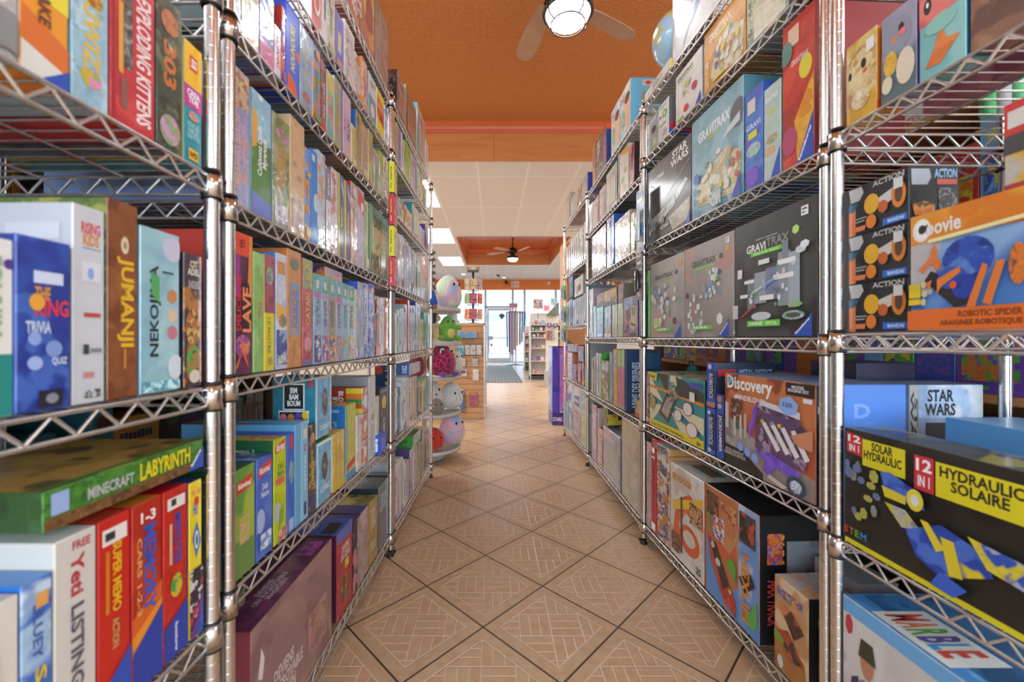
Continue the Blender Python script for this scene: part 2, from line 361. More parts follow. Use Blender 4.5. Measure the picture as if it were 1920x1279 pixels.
for T in (T1, T2):
    f = MB(); g = MB(); x0, x1, y0, y1 = T
    for a, b in (((x0, y0), (x1, y0)), ((x1, y0), (x1, y1)), ((x1, y1), (x0, y1)), ((x0, y1), (x0, y0))):
        dx, dy = b[0]-a[0], b[1]-a[1]; n = math.hypot(dx, dy); nx, ny = -dy/n, dx/n     # inward normal
        f.add([(a[0], a[1], ZC-.012), (b[0], b[1], ZC-.012), (b[0], b[1], ZR), (a[0], a[1], ZR),
               (a[0]-nx*.02, a[1]-ny*.02, ZC-.012), (b[0]-nx*.02, b[1]-ny*.02, ZC-.012)], [(0, 1, 2, 3), (4, 5, 1, 0)])
        prof = [(0, ZR-.105), (.012, ZR-.105), (.015, ZR-.088), (.03, ZR-.075), (.045, ZR-.045), (.075, ZR-.02), (.08, ZR-.015), (.08, ZR)]
        vs = []
        for q, z in prof:
            vs += [(a[0]+nx*q+dx/n*q, a[1]+ny*q+dy/n*q, z), (b[0]+nx*q-dx/n*q, b[1]+ny*q-dy/n*q, z)]
        g.add(vs, [(2*i, 2*i+1, 2*i+3, 2*i+2) for i in range(len(prof)-1)])
    struct(f.build('trim_%d' % k, OAK)); struct(g.build('trim_%d' % (k+1), MOULD)); k += 2
# fluorescent panels let into the ceiling; the right and near ones are added light
GLOW = bpy.data.materials.new('glowing_diffuser'); nt, b = nodes(GLOW); b.inputs['Base Color'].default_value = (.9, .9, .9, 1)
b.inputs['Emission Color'].default_value = (*LIGHT_COL, 1); b.inputs['Emission Strength'].default_value = PANEL
for i, (x, y) in enumerate(PANELS):
    r = empty('ceiling_light', (x, y, ZC))
    side = 'left' if x < 0 else 'right'
    MB().add([(-.28, -.575, .012), (.28, -.575, .012), (.28, .575, .012), (-.28, .575, .012)], [(3, 2, 1, 0)]).build('diffuser', GLOW, r)
    fr = MB()
    for cx, cy, sx, sy in ((-.2925, 0, .025, 1.2), (.2925, 0, .025, 1.2), (0, -.5875, .56, .025), (0, .5875, .56, .025)): fr.box((cx, cy, .015), (sx, sy, .03))
    fr.build('frame', mat('eeeeee', .4), r)
    tag(r, 'fluorescent ceiling panel, %s side, %s' % (side, {.6: 'added fill light above the nearest racks', 3.0: 'added fill light above the second racks', 5.76: 'nearest one past the orange tray', 8.16: 'second one past the orange tray', 10.8: 'farthest one beside the small tray'}[y]), 'ceiling light', 'fluorescent ceiling panels')
# bulkhead over the entrance, shop front
struct(MB().box(((XL+XR)/2, 14.19, 3.06), (XR-XL, .1, .64)).build('wall_bulkhead', ORANGE))
fr = MB(); f = lambda x0, x1, z0, z1, t=.08: fr.box(((x0+x1)/2, YF, (z0+z1)/2), (x1-x0, t, z1-z0))
D0, D1 = -.34, .84
f(XL, XR, 3.2, 3.33); f(XL, XR, 0, .06)
for x in (D0, D1, 1.35, 2.7, 4.0, -1.6, -2.9): f(x-.05, x+.05, .06, 3.2)
f(D0, D1, 2.36, 2.46); 
struct(fr.build('trim_5', ALU))
m = bpy.data.materials.new('window_glass'); m.use_nodes = True; nt = m.node_tree; nt.nodes.clear()
tr = nt.nodes.new('ShaderNodeBsdfTransparent'); gl = nt.nodes.new('ShaderNodeBsdfGlossy'); gl.inputs['Roughness'].default_value = .03
mx = nt.nodes.new('ShaderNodeMixShader'); mx.inputs[0].default_value = .07; out = nt.nodes.new('ShaderNodeOutputMaterial')
nt.links.new(tr.outputs[0], mx.inputs[1]); nt.links.new(gl.outputs[0], mx.inputs[2]); nt.links.new(mx.outputs[0], out.inputs[0]); GLASS = m
struct(MB().box((.5, YB-.05, 1.6), (6.2, .012, 2.2)).build('window_7', GLASS))  # unseen rear window, added so sky light fills the aisle from behind
n = 1
for x0, x1, z0, z1 in ((D0+.05, D1-.05, 2.46, 3.2), (D1+.05, 1.30, .06, 3.2), (1.40, 2.65, .06, 3.2), (2.75, 3.95, .06, 3.2), (-1.55, D0-.05, .06, 3.2), (-2.85, -1.65, .06, 3.2)):
    struct(MB().box(((x0+x1)/2, YF, (z0+z1)/2), (x1-x0, .012, z1-z0)).build('window_%d' % n, GLASS)); n += 1
dr = struct(empty('door_1', (.25, YF-.02, .05)))
d = MB()
for x0, x1, z0, z1 in ((-.53, -.44, 0, 2.3), (.44, .53, 0, 2.3), (-.44, .44, 0, .16), (-.44, .44, 2.2, 2.3), (-.44, .44, 1.0, 1.04)): d.box(((x0+x1)/2, 0, (z0+z1)/2), (x1-x0, .05, z1-z0))
d.build('frame', ALU, dr); MB().box((0, 0, 1.18), (.88, .01, 2.04)).build('pane', GLASS, dr)
MB().box((-.37, -.04, 1.02), (.22, .05, .16)).tube((-.43, -.07, .4), (-.43, -.07, 1.0), .012).build('handle', mat('8f969c', .3, .8), dr)
MB().add([(-.02, -.03, 1.98), (.12, -.03, 1.82), (.26, -.03, 1.98), (.18, -.03, 2.07), (.06, -.03, 2.07)], [(0, 1, 2, 3, 4)]).build('sticker', mat('5c666c', .5), dr)
MB().box((-.33, -.032, .72), (.1, .004, .12)).build('notice', mat('c9b04a', .6), dr)
# the street outside, bleached by daylight
struct(MB().box((.5, 26, -.1), (40, 16.6, .1)).build('floor_street', mat('a0a0a2', .8)))
bd = empty('shop_building', (0, 31, 0)); MB().box((0, 0, 3.5), (30, 1, 7)).build('wall', mat('b4b2b2', .8, h2='a4a8b0', nscale=.6), bd)
MB().box((.9, -.52, 4.25), (1.9, .06, .34)).build('fascia_sign', mat('dc8c9c', .5), bd)
q = MB()
for i in range(-5, 6): q.box((i*1.9, -.53, 1.9), (1.4, .05, 2.2))
q.build('window', mat('7c8c9c', .2), bd)
tag(bd, 'pale building across the street with long pink sign, seen through shop door', 'building')
# entrance mat
def matmat():
    m = plank('5d6166', '74787c', 0, .085, .8, '9a9fa6', (40, 40, 40)); return m
tag(MB().box((.24, 12.6, .006), (.92, 6.2, .012)).build('door_mat', matmat()), 'long grey ribbed entrance mat leading to the glass door', 'mat')
# small fittings
def fit(name, label, cat, mb, m, loc):
    return tag(mb.build(name, m, None, loc), label, cat)
for x, y, w in ((-.95, 12.9, 'near the left of the bulkhead'), (.35, 13.6, 'ahead of the black camera'), (2.2, 12.6, 'at the right beyond far tray')):
    r = empty('downlight', (x, y, ZC)); MB().lathe([(.0, -.003), (.06, -.003)], 14).build('lens', mat('ffffff', .4, emit=6), r); MB().lathe([(.06, -.002), (.085, -.008), (.085, 0)], 14).build('ring', mat('e8e8e8', .4), r)
    tag(r, 'small round recessed downlight in the white ceiling '+w, 'ceiling light', 'recessed downlights')
fit('smoke_detector', 'small grey ceiling sensor beyond the far fan', 'sensor', MB().box((0, 0, -.02), (.12, .12, .04)).lathe([(.05, -.04), (.03, -.065), (0, -.065)], 10), mat('6f7680', .5), (wx(934, 13), 13, ZC))
sc = empty('security_camera', (wx(949, 14.1), 14.13, 3.0)); MB().box((0, -.03, 0), (.08, .06, .1)).build('bracket', BLACK, sc); MB().tube((0, -.06, -.02), (.03, -.22, -.07), .04, 10).build('body', BLACK, sc); MB().ball((.034, -.225, -.072), .028, 8, 6).build('lens', mat('55585c', .1), sc)
tag(sc, 'black security camera on the orange bulkhead above the entrance', 'camera')
fit('notice_sign', 'small white framed notice on the orange bulkhead right of camera', 'sign', MB().box((0, 0, 0), (.27, .012, .22), ('e8d0c8',)*3+(0,)).prints((-.135, -.007, -.11), (1, 0, 0), (0, 0, 1), (0, -1, 0), .27, .22, [('r', .08, .1, .42, .9, 'c99 a77 fff 30'), ('r', .5, .6, .9, .7, 'a66'), ('r', .5, .4, .9, .5, 'a66'), ('r', .5, .2, .8, .3, 'a66')]), CARD, (wx(966, 14.1), 14.13, wz(533, 14.1)))
fit('thermostat', 'small pale square box on the right of the orange bulkhead', 'fitting', MB().box((0, 0, 0), (.1, .04, .1)).box((0, -.025, 0), (.07, .012, .07)), mat('dcdce4', .5), (wx(1029, 14.1), 14.12, wz(531, 14.1)))
fit('wall_hook', 'small white knob on the orange bulkhead left of the camera', 'fitting', MB().lathe([(.04, 0), (.03, .03), (0, .05)], 10), mat('e6d8cc', .5), (wx(936, 14.1), 14.12, wz(536, 14.1)))

# ceiling fans with caged lamps
WOODB = mat('a87855', .45, h2='c29672', nscale=12, name='fan_blade_wood'); BRONZE = mat('3a302b', .35, .7, name='dark_bronze')
FGLOW = bpy.data.materials.new('lamp_bowl'); nt, b = nodes(FGLOW); b.inputs['Emission Color'].default_value = (.93, .97, 1, 1); b.inputs['Emission Strength'].default_value = LAMP
def fan(x, y, rot, label):
    r = empty('ceiling_fan', (x, y, ZR)); 
    MB().lathe([(0, 0), (.075, 0), (.07, -.03), (.03, -.06), (.012, -.07)], 20).build('canopy', BRONZE, r)
    MB().tube((0, 0, -.06), (0, 0, -.3), .012, 10).build('downrod', BRONZE, r)
    MB().lathe([(.02, -.27), (.05, -.29), (.1, -.33), (.115, -.37), (.11, -.41), (.07, -.44), (.05, -.47), (.0, -.47)], 24).build('motor_housing', BRONZE, r)
    for i in range(5):
        a = rot+2*pi*i/5; b = MB(); b.M = Matrix.Rotation(a, 4, 'Z') @ Matrix.Rotation(radians(11), 4, 'X')
        pts = [(.16, -.035), (.3, -.06), (.5, -.07), (.6, -.065), (.65, -.035), (.66, 0), (.65, .035), (.6, .065), (.5, .07), (.3, .06), (.16, .035)]
        vs = [(p[0], p[1], -.395) for p in pts]+[(p[0], p[1], -.403) for p in pts]; n = len(pts)
        b.add(vs, [tuple(range(n)), tuple(range(2*n-1, n-1, -1))]+[(i2, n+i2, n+(i2+1) % n, (i2+1) % n) for i2 in range(n)])
        bl = b.build('blade', WOODB, r); k = MB(); k.M = b.M; k.box((.145, 0, -.392), (.12, .035, .008)).build('bracket', BRONZE, bl)
    lm = MB().lathe([(.05, -.47), (.12, -.50), (.14, -.52), (.142, -.55), (.132, -.555), (.128, -.53)], 28).build('lamp_housing', BRONZE, r)
    MB().lathe([(.128, -.54), (.12, -.575), (.095, -.60), (.05, -.618), (0, -.622)], 28).build('lamp_bowl', FGLOW, lm)
    g = MB()
    for rr, z in ((.146, -.545), (.1, -.613)): g.path([(rr*cos(2*pi*i/24), rr*sin(2*pi*i/24), z) for i in range(25)], .004, 6)
    for i in range(4):
        a = i*pi/2+.5; g.path([(.146*cos(a), .146*sin(a), -.545), (.135*cos(a), .135*sin(a), -.59), (.1*cos(a), .1*sin(a), -.613)], .004, 6)
    g.build('cage', BRONZE, lm); tag(r, label, 'ceiling fan', 'ceiling fans')
fan(.44, 2.4, .55, 'nearer ceiling fan with caged lamp under the orange stucco ceiling')
fan(.46, 9.7, .1, 'farther ceiling fan with bowl lamp inside the small wooden tray')
fan(.44, -.6, .3, 'added unseen ceiling fan with caged lamp, lighting the aisle from behind viewer')  # unseen fan, put in for the light of its lamp
# ================================================================ WIRE RACKS
ZL = [.10, .53, .945, 1.29, 1.64, 1.905, 2.16]
ORD = ['first', 'second', 'third', 'fourth', 'fifth', 'sixth', 'seventh', 'eighth', 'ninth', 'tenth', '11th', '12th', '13th', '14th', '15th', '16th', '17th', '18th', '19th', '20th', '21st', '22nd', '23rd', '24th']
class Rack:
    def __init__(s, side, near, far, levels, name, depth=.46, ptop=None):
        s.side, s.N, s.Fp, s.lv, s.name, s.depth = side, Vector(near), Vector(far), levels, name, depth
        e = s.Fp-s.N; s.L = e.length; s.e = e/s.L
        lx = s.e if side == 'L' else -s.e
        s.th = atan2(lx.y, lx.x); s.ld = Vector((-lx.y, lx.x))     # ld: depth direction, away from the aisle
        s.ptop = ptop or levels[-1]+.02
    def along(s, px, ins):       # distance along the rack front at which photo column px meets the plane set back by ins
        m = (px-CXP)/FPX; P = s.N+s.ld*ins
        return (m*P.y-P.x)/(s.e.x-m*s.e.y)
    def pt(s, t, ins): return s.N+s.e*t+s.ld*ins
def post_mesh(h):
    r = .0125; m = MB().lathe([(r, .03), (r, h)], 16).lathe([(r*.8, h+.004), (0, h+.004)], 16).lathe([(r, h), (r*.8, h+.004)], 16); z = .05
    while z < h-.01: m.lathe([(r*1.0, z), (r*1.035, z+.0006), (r*1.035, z+.0016), (r, z+.0022)], 12, mi=1); z += .0254
    return m
def shelf_mesh(L, D):
    s = MB(); hx_, hy = L/2, D/2; ins = .012
    x0, x1, y0, y1 = -hx_+ins, hx_-ins, -hy, hy
    n = int(L/.027)
    for i in range(1, n): 
        x = -hx_+L*i/n; s.tube((x, y0+.002, -.003), (x, y1-.002, -.003), .0019, 4, cap=False)
    for a, b in (((x0, y0), (x1, y0)), ((x0, y1), (x1, y1)), ((-hx_, y0+ins), (-hx_, y1-ins)), ((hx_, y0+ins), (hx_, y1-ins))):
        s.tube((*a, -.004), (*b, -.004), .0034, 6); s.tube((*a, -.036), (*b, -.036), .0034, 6)
        d = math.hypot(b[0]-a[0], b[1]-a[1]); k = max(4, int(d/.028)); k += k % 2
        pts = [(a[0]+(b[0]-a[0])*i/k, a[1]+(b[1]-a[1])*i/k, -.006 if i % 2 else -.034) for i in range(k+1)]
        s.path(pts, .0026, 5)
    for yy in (-D/6, D/6): s.tube((x0, yy, -.0065), (x1, yy, -.0065), .0028, 5)
    return s
_post = {}; _coll = None
def build_rack(R, label, posts='nf'):
    global _coll
    c = R.pt(R.L/2, R.depth/2); root = empty('wire_shelving_rack', (c.x, c.y, 0), R.th)
    tag(root, label, 'shelving rack', 'chrome wire racks along the aisle')
    hx_, hy = R.L/2, R.depth/2; sh0 = None; key = round(R.ptop, 2)
    for i, (sx, sy) in enumerate(((-1, -1), (1, -1), (-1, 1), (1, 1))):
        if key not in _post: p = post_mesh(R.ptop).build('post', [CHROME, STEEL], root); _post[key] = p
        else: p = _post[key].copy(); C.objects.link(p); p.parent = root
        p.location = (sx*hx_, sy*hy, 0)
        ft = MB().lathe([(0, 0), (.018, 0), (.018, .006), (.006, .01), (.006, .022), (.011, .024), (.011, .032)], 10).build('foot', BLACK, p)
    for z in R.lv:
        if sh0 is None: sh = shelf_mesh(R.L, R.depth).build('wire_shelf', STEEL, root); sh0 = sh
        else: sh = sh0.copy(); C.objects.link(sh); sh.parent = root
        sh.location = (0, 0, z)
        for sx in (-1, 1):
            for sy in (-1, 1):
                if _coll is None:
                    m = MB().lathe([(.0135, -.042), (.018, -.042), (.0155, .003), (.0135, .003)], 12)
                    m.lathe([(.0145, -.046), (.0175, -.046), (.0175, -.042)], 12, mi=1).lathe([(.0165, .003), (.0155, .008), (.013, .008)], 12, mi=1)
                    _coll = m.build('collar', [CHROME, BLACK], sh); q = _coll
                else: q = _coll.copy(); C.objects.link(q); q.parent = sh
                q.location = (sx*hx_, sy*hy, 0)
    return root
LN = Rack('L', (-.525, -.30), (-.514, .742), [.10, .50, .935, 1.32, 1.67, 1.98], 'left-edge rack')
L1 = Rack('L', (-.512, .784), (-.485, 1.915), ZL, 'nearer left rack')
L2 = Rack('L', (-.484, 1.945), (-.46, 2.996), ZL, 'farther left rack')
RN = Rack('R', (.80, -.12), (.80, .945), [.10, .56, 1.034, 1.50, 1.93], 'right-edge rack')
R1 = Rack('R', (.80, .978), (.752, 2.03), [.10, .605, 1.025, 1.48, 1.915, 2.185], 'nearest right rack')
R2 = Rack('R', (.755, 2.062), (.76, 3.27), [.10, .60, 1.03, 1.49, 1.86, 2.19], 'middle right rack')
R3 = Rack('R', (.765, 3.305), (.755, 4.30), [.10, .62, 1.15, 1.69, 2.20], 'farthest right rack')
RACKS = {'LN': LN, 'L1': L1, 'L2': L2, 'RN': RN, 'R1': R1, 'R2': R2, 'R3': R3}
build_rack(LN, 'chrome wire shelving rack of large game boxes at the left edge of the view')
build_rack(L1, 'tall chrome wire rack of board games, nearer of the two full left racks')
build_rack(L2, 'tall chrome wire rack of slim games before the plush tower on the left')
build_rack(RN, 'chrome wire rack holding robot kits at the right edge of the view')
build_rack(R1, 'chrome wire rack holding marble run boxes and globe, nearest full right rack')
build_rack(R2, 'chrome wire rack in the middle of the right row, with hanging packets')
build_rack(R3, 'chrome wire rack at the far end of right row before purple box')

# ================================================================ BOXES ON THE RACKS
LEV = ['bottom', 'second', 'third', 'fourth', 'fifth', 'sixth', 'top']
def autoprint(rnd, L, h, cols, side):
    c = cols[0].split()[:3]; a = c[0]; b = c[1] if len(c) > 1 else 'fff'; k = c[2] if len(c) > 2 else '333'
    E = []
    if L < .11:      # a spine: title strip, small marks and a bottom patch
        w = .26+rnd.random()*.3; u0 = .5-w/2; v0 = .25+rnd.random()*.15; v1 = v0+.3+rnd.random()*.2; v = v0
        while v < v1:
            s = .012+rnd.random()*.02; E.append(('r', u0+rnd.random()*w*.15, v, u0+w-rnd.random()*w*.15, v+s, k)); v += s+.008+rnd.random()*.01
        if rnd.random() < .6: E.append(('r', .08, .03, .92, .1+rnd.random()*.08, rnd.choice([b, k, b+' '+k+' '+a+' 60'])))
        if rnd.random() < .6: E.append(('e', .5, .88, .3, .3*L/h, b))
        if rnd.random() < .4: E.append(('r', .15, v1+.03, .85, v1+.05+rnd.random()*.1, b+' '+k+' '+a+' 50'))
    else:
        n = rnd.randint(5, 9); u = .12; w = .7/n
        for i in range(n): E.append(('r', u, .78, u+w*.75, .78+.06+rnd.random()*.03, k)); u += w
        E.append(('r', .1, .12, .9, .7, ' '.join([b, k, a, '18']))); E.append(('e', .5, .4, .22, .22*L/h, ' '.join([k, b, a, '40'])))
        E.append(('r', .1, .04, .5, .08, k))
    return E
LEVSURF = .0022
BOXES = []
def row(rk, lev, items, film=False, d=.34, cat='board game'):
    R = RACKS[rk]; z = R.lv[lev]+LEVSURF if lev is not None else 0
    levname = 'top' if lev == len(R.lv)-1 else LEV[lev]
    order = items if R.side == 'L' else items[::-1]
    for idx, it in enumerate(order):
        x0, x1, yt, desc, cols = it[:5]; o = it[5] if len(it) > 5 else {}
        ins = o.get('ins', .006); dd = o.get('d', d)
        a, b = sorted((R.along(x0, ins), R.along(x1, ins)))
        lim = .0165
        a = max(a, lim); b = min(b, R.L-lim)
        if b-a < .004: b = a+.006
        near = R.pt(a, ins)
        zb = o.get('z0', z)
        if isinstance(o.get('yb'), (int, float)): zb = wz(o['yb'], near.y)
        zt = yt if yt < 3 else wz(yt, near.y)
        nxt = R.lv[lev+1]-.042 if lev+1 < len(R.lv) else 9
        if not o.get('over'): zt = min(zt, nxt)
        h = zt-zb; L = b-a-.0012
        if h < .01: print('LOW', rk, lev, desc, h); h = .03
        rnd = random.Random(hash((rk, lev, idx, x0)) if False else (x0*7919+x1*104729+lev*31+len(rk)*7+ord(rk[1])))
        cl = cols.split('|'); base = cl[0]
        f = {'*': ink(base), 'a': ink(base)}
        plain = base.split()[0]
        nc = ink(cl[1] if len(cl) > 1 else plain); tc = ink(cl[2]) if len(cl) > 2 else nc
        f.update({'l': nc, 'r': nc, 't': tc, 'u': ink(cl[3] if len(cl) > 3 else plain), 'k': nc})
        m = MB(); m.M = None; m.cbox(L, dd, h, f)
        pr = o.get('pr'); pr = autoprint(rnd, L, h, cl, R.side) if pr is None else pr
        m.prints((-L/2, -dd/2, 0), (1, 0, 0), (0, 0, 1), (0, -1, 0), L, h, pr)
        if 'prn' in o:
            if R.side == 'L': m.prints((-L/2, dd/2, 0), (0, -1, 0), (0, 0, 1), (-1, 0, 0), dd, h, o['prn'])
            else: m.prints((L/2, -dd/2, 0), (0, 1, 0), (0, 0, 1), (1, 0, 0), dd, h, o['prn'])
        if 'prt' in o: m.prints((-L/2, -dd/2, h), (1, 0, 0), (0, 1, 0), (0, 0, 1), L, dd, o['prt'])
        c = R.pt((a+b)/2, ins+dd/2)
        ob = m.build(o.get('nm', 'game_box'), FILM if o.get('film', film) else CARD, None, (c.x, c.y, zb), R.th+radians(o.get('rot', 0)))
        for st in o.get('st', []):     # stickers: (u, v, w_m, h_m, colour, name)
            u, v, w, hh = st[:4]; col = st[4] if len(st) > 4 else 'f2f0ea'
            q = MB().box((-L/2+u*L, -dd/2-.0016, v*h), (w, .0006, hh), ink(col))
            if len(st) <= 5: q.prints((-L/2+u*L-w/2, -dd/2-.0019, v*h-hh/2), (1, 0, 0), (0, 0, 1), (0, -1, 0), w, hh, [('r', .15, .6, .85, .8, '555'), ('r', .15, .2, .6, .4, '777')], .0002)
            q.build(st[5] if len(st) > 5 else 'price_sticker', CARD, ob)
        for wd in o.get('win', []):    # oval cut-out windows: (u, v, ru_m, rv_m)
            u, v, ru, rv = wd; q = MB()
            q.add([(-L/2+u*L+ru*cos(t*pi/12), -dd/2-.0012, v*h+rv*sin(t*pi/12)) for t in range(24)], [tuple(range(24))], ink('4a4648 6e6a6a 8a8684 14'))
            q.build('window', FILM, ob)
        lab = o.get('lab')
        if not lab:
            if len(desc.split()) <= 6: lab = '%s, %s along %s shelf of %s' % (desc, ORD[idx], levname, R.name)
            else: lab = '%s, %s shelf, %s' % (desc, levname, R.name)
        tag(ob, lab, o.get('cat', cat), '%s on the %s shelf of the %s' % ('boxes', levname, R.name))
        BOXES.append(ob)
RV = '2a4fb0'
def corner(txt='Ravensburger', s=.26, col=RV, r=None):      # blue maker's corner, lower right
    return [('p', [(1-s, 0), (1, 0), (1, s if r is None else r)], col)]+([] if not txt else [('t', txt, 1-s*.78, .012, .985, (s if r is None else r)*.72, 'fff', 'd', .008)])
def hexes(seed, n, u0, u1, v0, v1, cols, r=.03, asp=1.0):
    q = random.Random(seed); return [('e', q.uniform(u0, u1), q.uniform(v0, v1), r*q.uniform(.6, 1.2), r*asp*q.uniform(.6, 1.2), q.choice(cols), 6) for _ in range(n)]
# ---------------------------------------------------------------- LEFT SIDE
row('LN', 3, [
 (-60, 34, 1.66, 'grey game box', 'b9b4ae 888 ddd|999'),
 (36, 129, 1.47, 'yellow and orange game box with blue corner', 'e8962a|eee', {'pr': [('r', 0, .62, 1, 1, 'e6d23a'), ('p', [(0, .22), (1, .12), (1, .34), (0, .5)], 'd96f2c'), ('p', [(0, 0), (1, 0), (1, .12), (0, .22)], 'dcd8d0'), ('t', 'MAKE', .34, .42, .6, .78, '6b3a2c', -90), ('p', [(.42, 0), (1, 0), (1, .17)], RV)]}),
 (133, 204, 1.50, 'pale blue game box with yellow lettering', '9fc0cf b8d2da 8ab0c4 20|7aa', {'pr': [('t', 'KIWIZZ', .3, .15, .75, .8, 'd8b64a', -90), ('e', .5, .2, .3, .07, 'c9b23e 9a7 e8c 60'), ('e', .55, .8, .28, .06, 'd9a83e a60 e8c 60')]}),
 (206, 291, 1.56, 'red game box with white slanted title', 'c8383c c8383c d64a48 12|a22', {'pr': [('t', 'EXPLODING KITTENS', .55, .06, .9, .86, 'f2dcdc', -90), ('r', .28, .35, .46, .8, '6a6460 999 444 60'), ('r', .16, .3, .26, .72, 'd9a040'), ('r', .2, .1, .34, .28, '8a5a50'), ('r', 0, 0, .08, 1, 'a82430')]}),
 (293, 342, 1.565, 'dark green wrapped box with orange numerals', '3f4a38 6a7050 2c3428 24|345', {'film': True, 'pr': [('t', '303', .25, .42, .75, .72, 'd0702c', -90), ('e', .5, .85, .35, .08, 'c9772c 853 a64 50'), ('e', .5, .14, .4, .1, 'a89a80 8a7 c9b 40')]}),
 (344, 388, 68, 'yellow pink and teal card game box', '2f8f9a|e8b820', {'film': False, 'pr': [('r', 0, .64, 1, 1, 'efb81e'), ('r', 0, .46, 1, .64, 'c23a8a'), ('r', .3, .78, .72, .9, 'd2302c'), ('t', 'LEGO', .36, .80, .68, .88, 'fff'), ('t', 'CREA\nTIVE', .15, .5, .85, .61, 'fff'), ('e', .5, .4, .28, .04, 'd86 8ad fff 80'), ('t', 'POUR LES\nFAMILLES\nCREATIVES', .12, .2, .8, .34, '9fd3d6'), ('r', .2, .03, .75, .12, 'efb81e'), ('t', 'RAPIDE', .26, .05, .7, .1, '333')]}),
], d=.3)
row('LN', 2, [
 (-70, 26, 432, 'white and teal game box with purple disc', 'e6e2d8|d33', {'pr': [('r', 0, 0, 1, .35, '2a8a80'), ('e', .9, .86, .12, .03, '5a3a8a'), ('t', 'MIRAGE', .3, .45, .75, .9, '9ab09a', 90)]}),
 (28, 133, 436, 'deep blue game box with orange and red logo', '3450a8 2c3f94 4668bc 10|22357a|c23', {'ins': .002, 'd': .2, 'pr': [('r', .3, .74, .85, .81, 'cfd6ea'), ('t', 'THE', .32, .64, .6, .72, 'e0952c'), ('t', 'KING', .3, .55, .95, .65, 'd8404c'), ('e', .35, .63, .14, .05, 'e6a23a'), ('t', 'TRIVIA', .15, .45, .6, .52, 'c8d4ee'), ('e', .3, .42, .12, .04, '8fa4da'), ('e', .65, .36, .16, .05, '7f98d0'), ('e', .3, .28, .14, .04, '9fb4e4'), ('t', 'QUIZ', .6, .26, .9, .31, 'cdd8f2'), ('r', .35, .02, .8, .12, '23252c'), ('e', .6, .07, .12, .03, '889')]}),
 (135, 197, 378, 'light grey tall game box with colourful logo', 'c9cbd0|a9abb0|8e9094', {'prn': [('e', .5, .84, .18, .09, 'b8902c'), ('e', .5, .84, .14, .07, '96741e'), ('r', .72, .82, .95, .9, 'b4b6ba')], 'pr': [('t', 'RISING', .25, .86, .85, .92, 'd9505a'), ('t', 'KIDS', .3, .80, .8, .86, 'e0902c'), ('r', .28, .785, .85, .79, '6aa0c8'), ('r', .25, .62, .85, .72, 'd6d8dc'), ('e', .52, .66, .1, .03, '8fa8d8'), ('r', .3, .44, .82, .46, 'c04a3a'), ('r', .28, .25, .45, .3, '444'), ('r', .5, .26, .85, .28, '888'), ('r', .28, .13, .6, .16, 'c88'), ('r', .3, .03, .8, .07, '555 ddd 222 200')]}),
 (200, 259, 368, 'brown wood-look game box with golden title', '8a5230 9a6038 7a4426 14|58662a 3f5a20 8a8a3a|8a7a40', {'pr': [('t', 'JUMANJI', .3, .26, .86, .72, 'e0b22a', -90), ('e', .55, .78, .13, .045, 'dcc8a8'), ('e', .55, .78, .06, .02, 'a8846a'), ('r', .5, .15, .58, .25, 'c8862c')]}),
 (262, 337, 420, 'sky blue game box with black brush title', '9cc4cc a8ccd4 90bac8 8|69a', {'film': True, 'pr': [('t', 'NEKOJIMA', .22, .22, .5, .78, '24302c', 90), ('e', .8, .9, .26, .08, 'c8c6d8'), ('p', [(.25, .6), (.45, .55), (.45, .7), (.25, .74)], '58a85c'), ('e', .78, .6, .13, .045, 'c88a58'), ('e', .78, .48, .13, .045, 'dcc0a0'), ('e', .78, .37, .13, .045, 'c87888'), ('r', .02, .01, .98, .07, '5aa4b8 dff 8cd 50'), ('e', .85, .15, .2, .08, 'd4dce4'), ('r', .5, .74, .8, .75, '345')]}),
 (344, 389, 472, 'dark comic-style game box with cat figure', '4c3c40 b8783c 6a3a30 30|2c2830', {'film': True, 'pr': [('t', 'CIT\nADEL', .2, .84, .85, .95, 'e8e0c8'), ('t', 'RAIDERS', .25, .74, .85, .8, 'c0b8b8'), ('e', .5, .45, .42, .14, 'b07038 d8b060 5a3038 70'), ('e', .5, .2, .4, .12, 'a8844a 5a4 843 60'), ('e', .55, .08, .3, .05, 'd8ccb8')]}),
], d=.3)
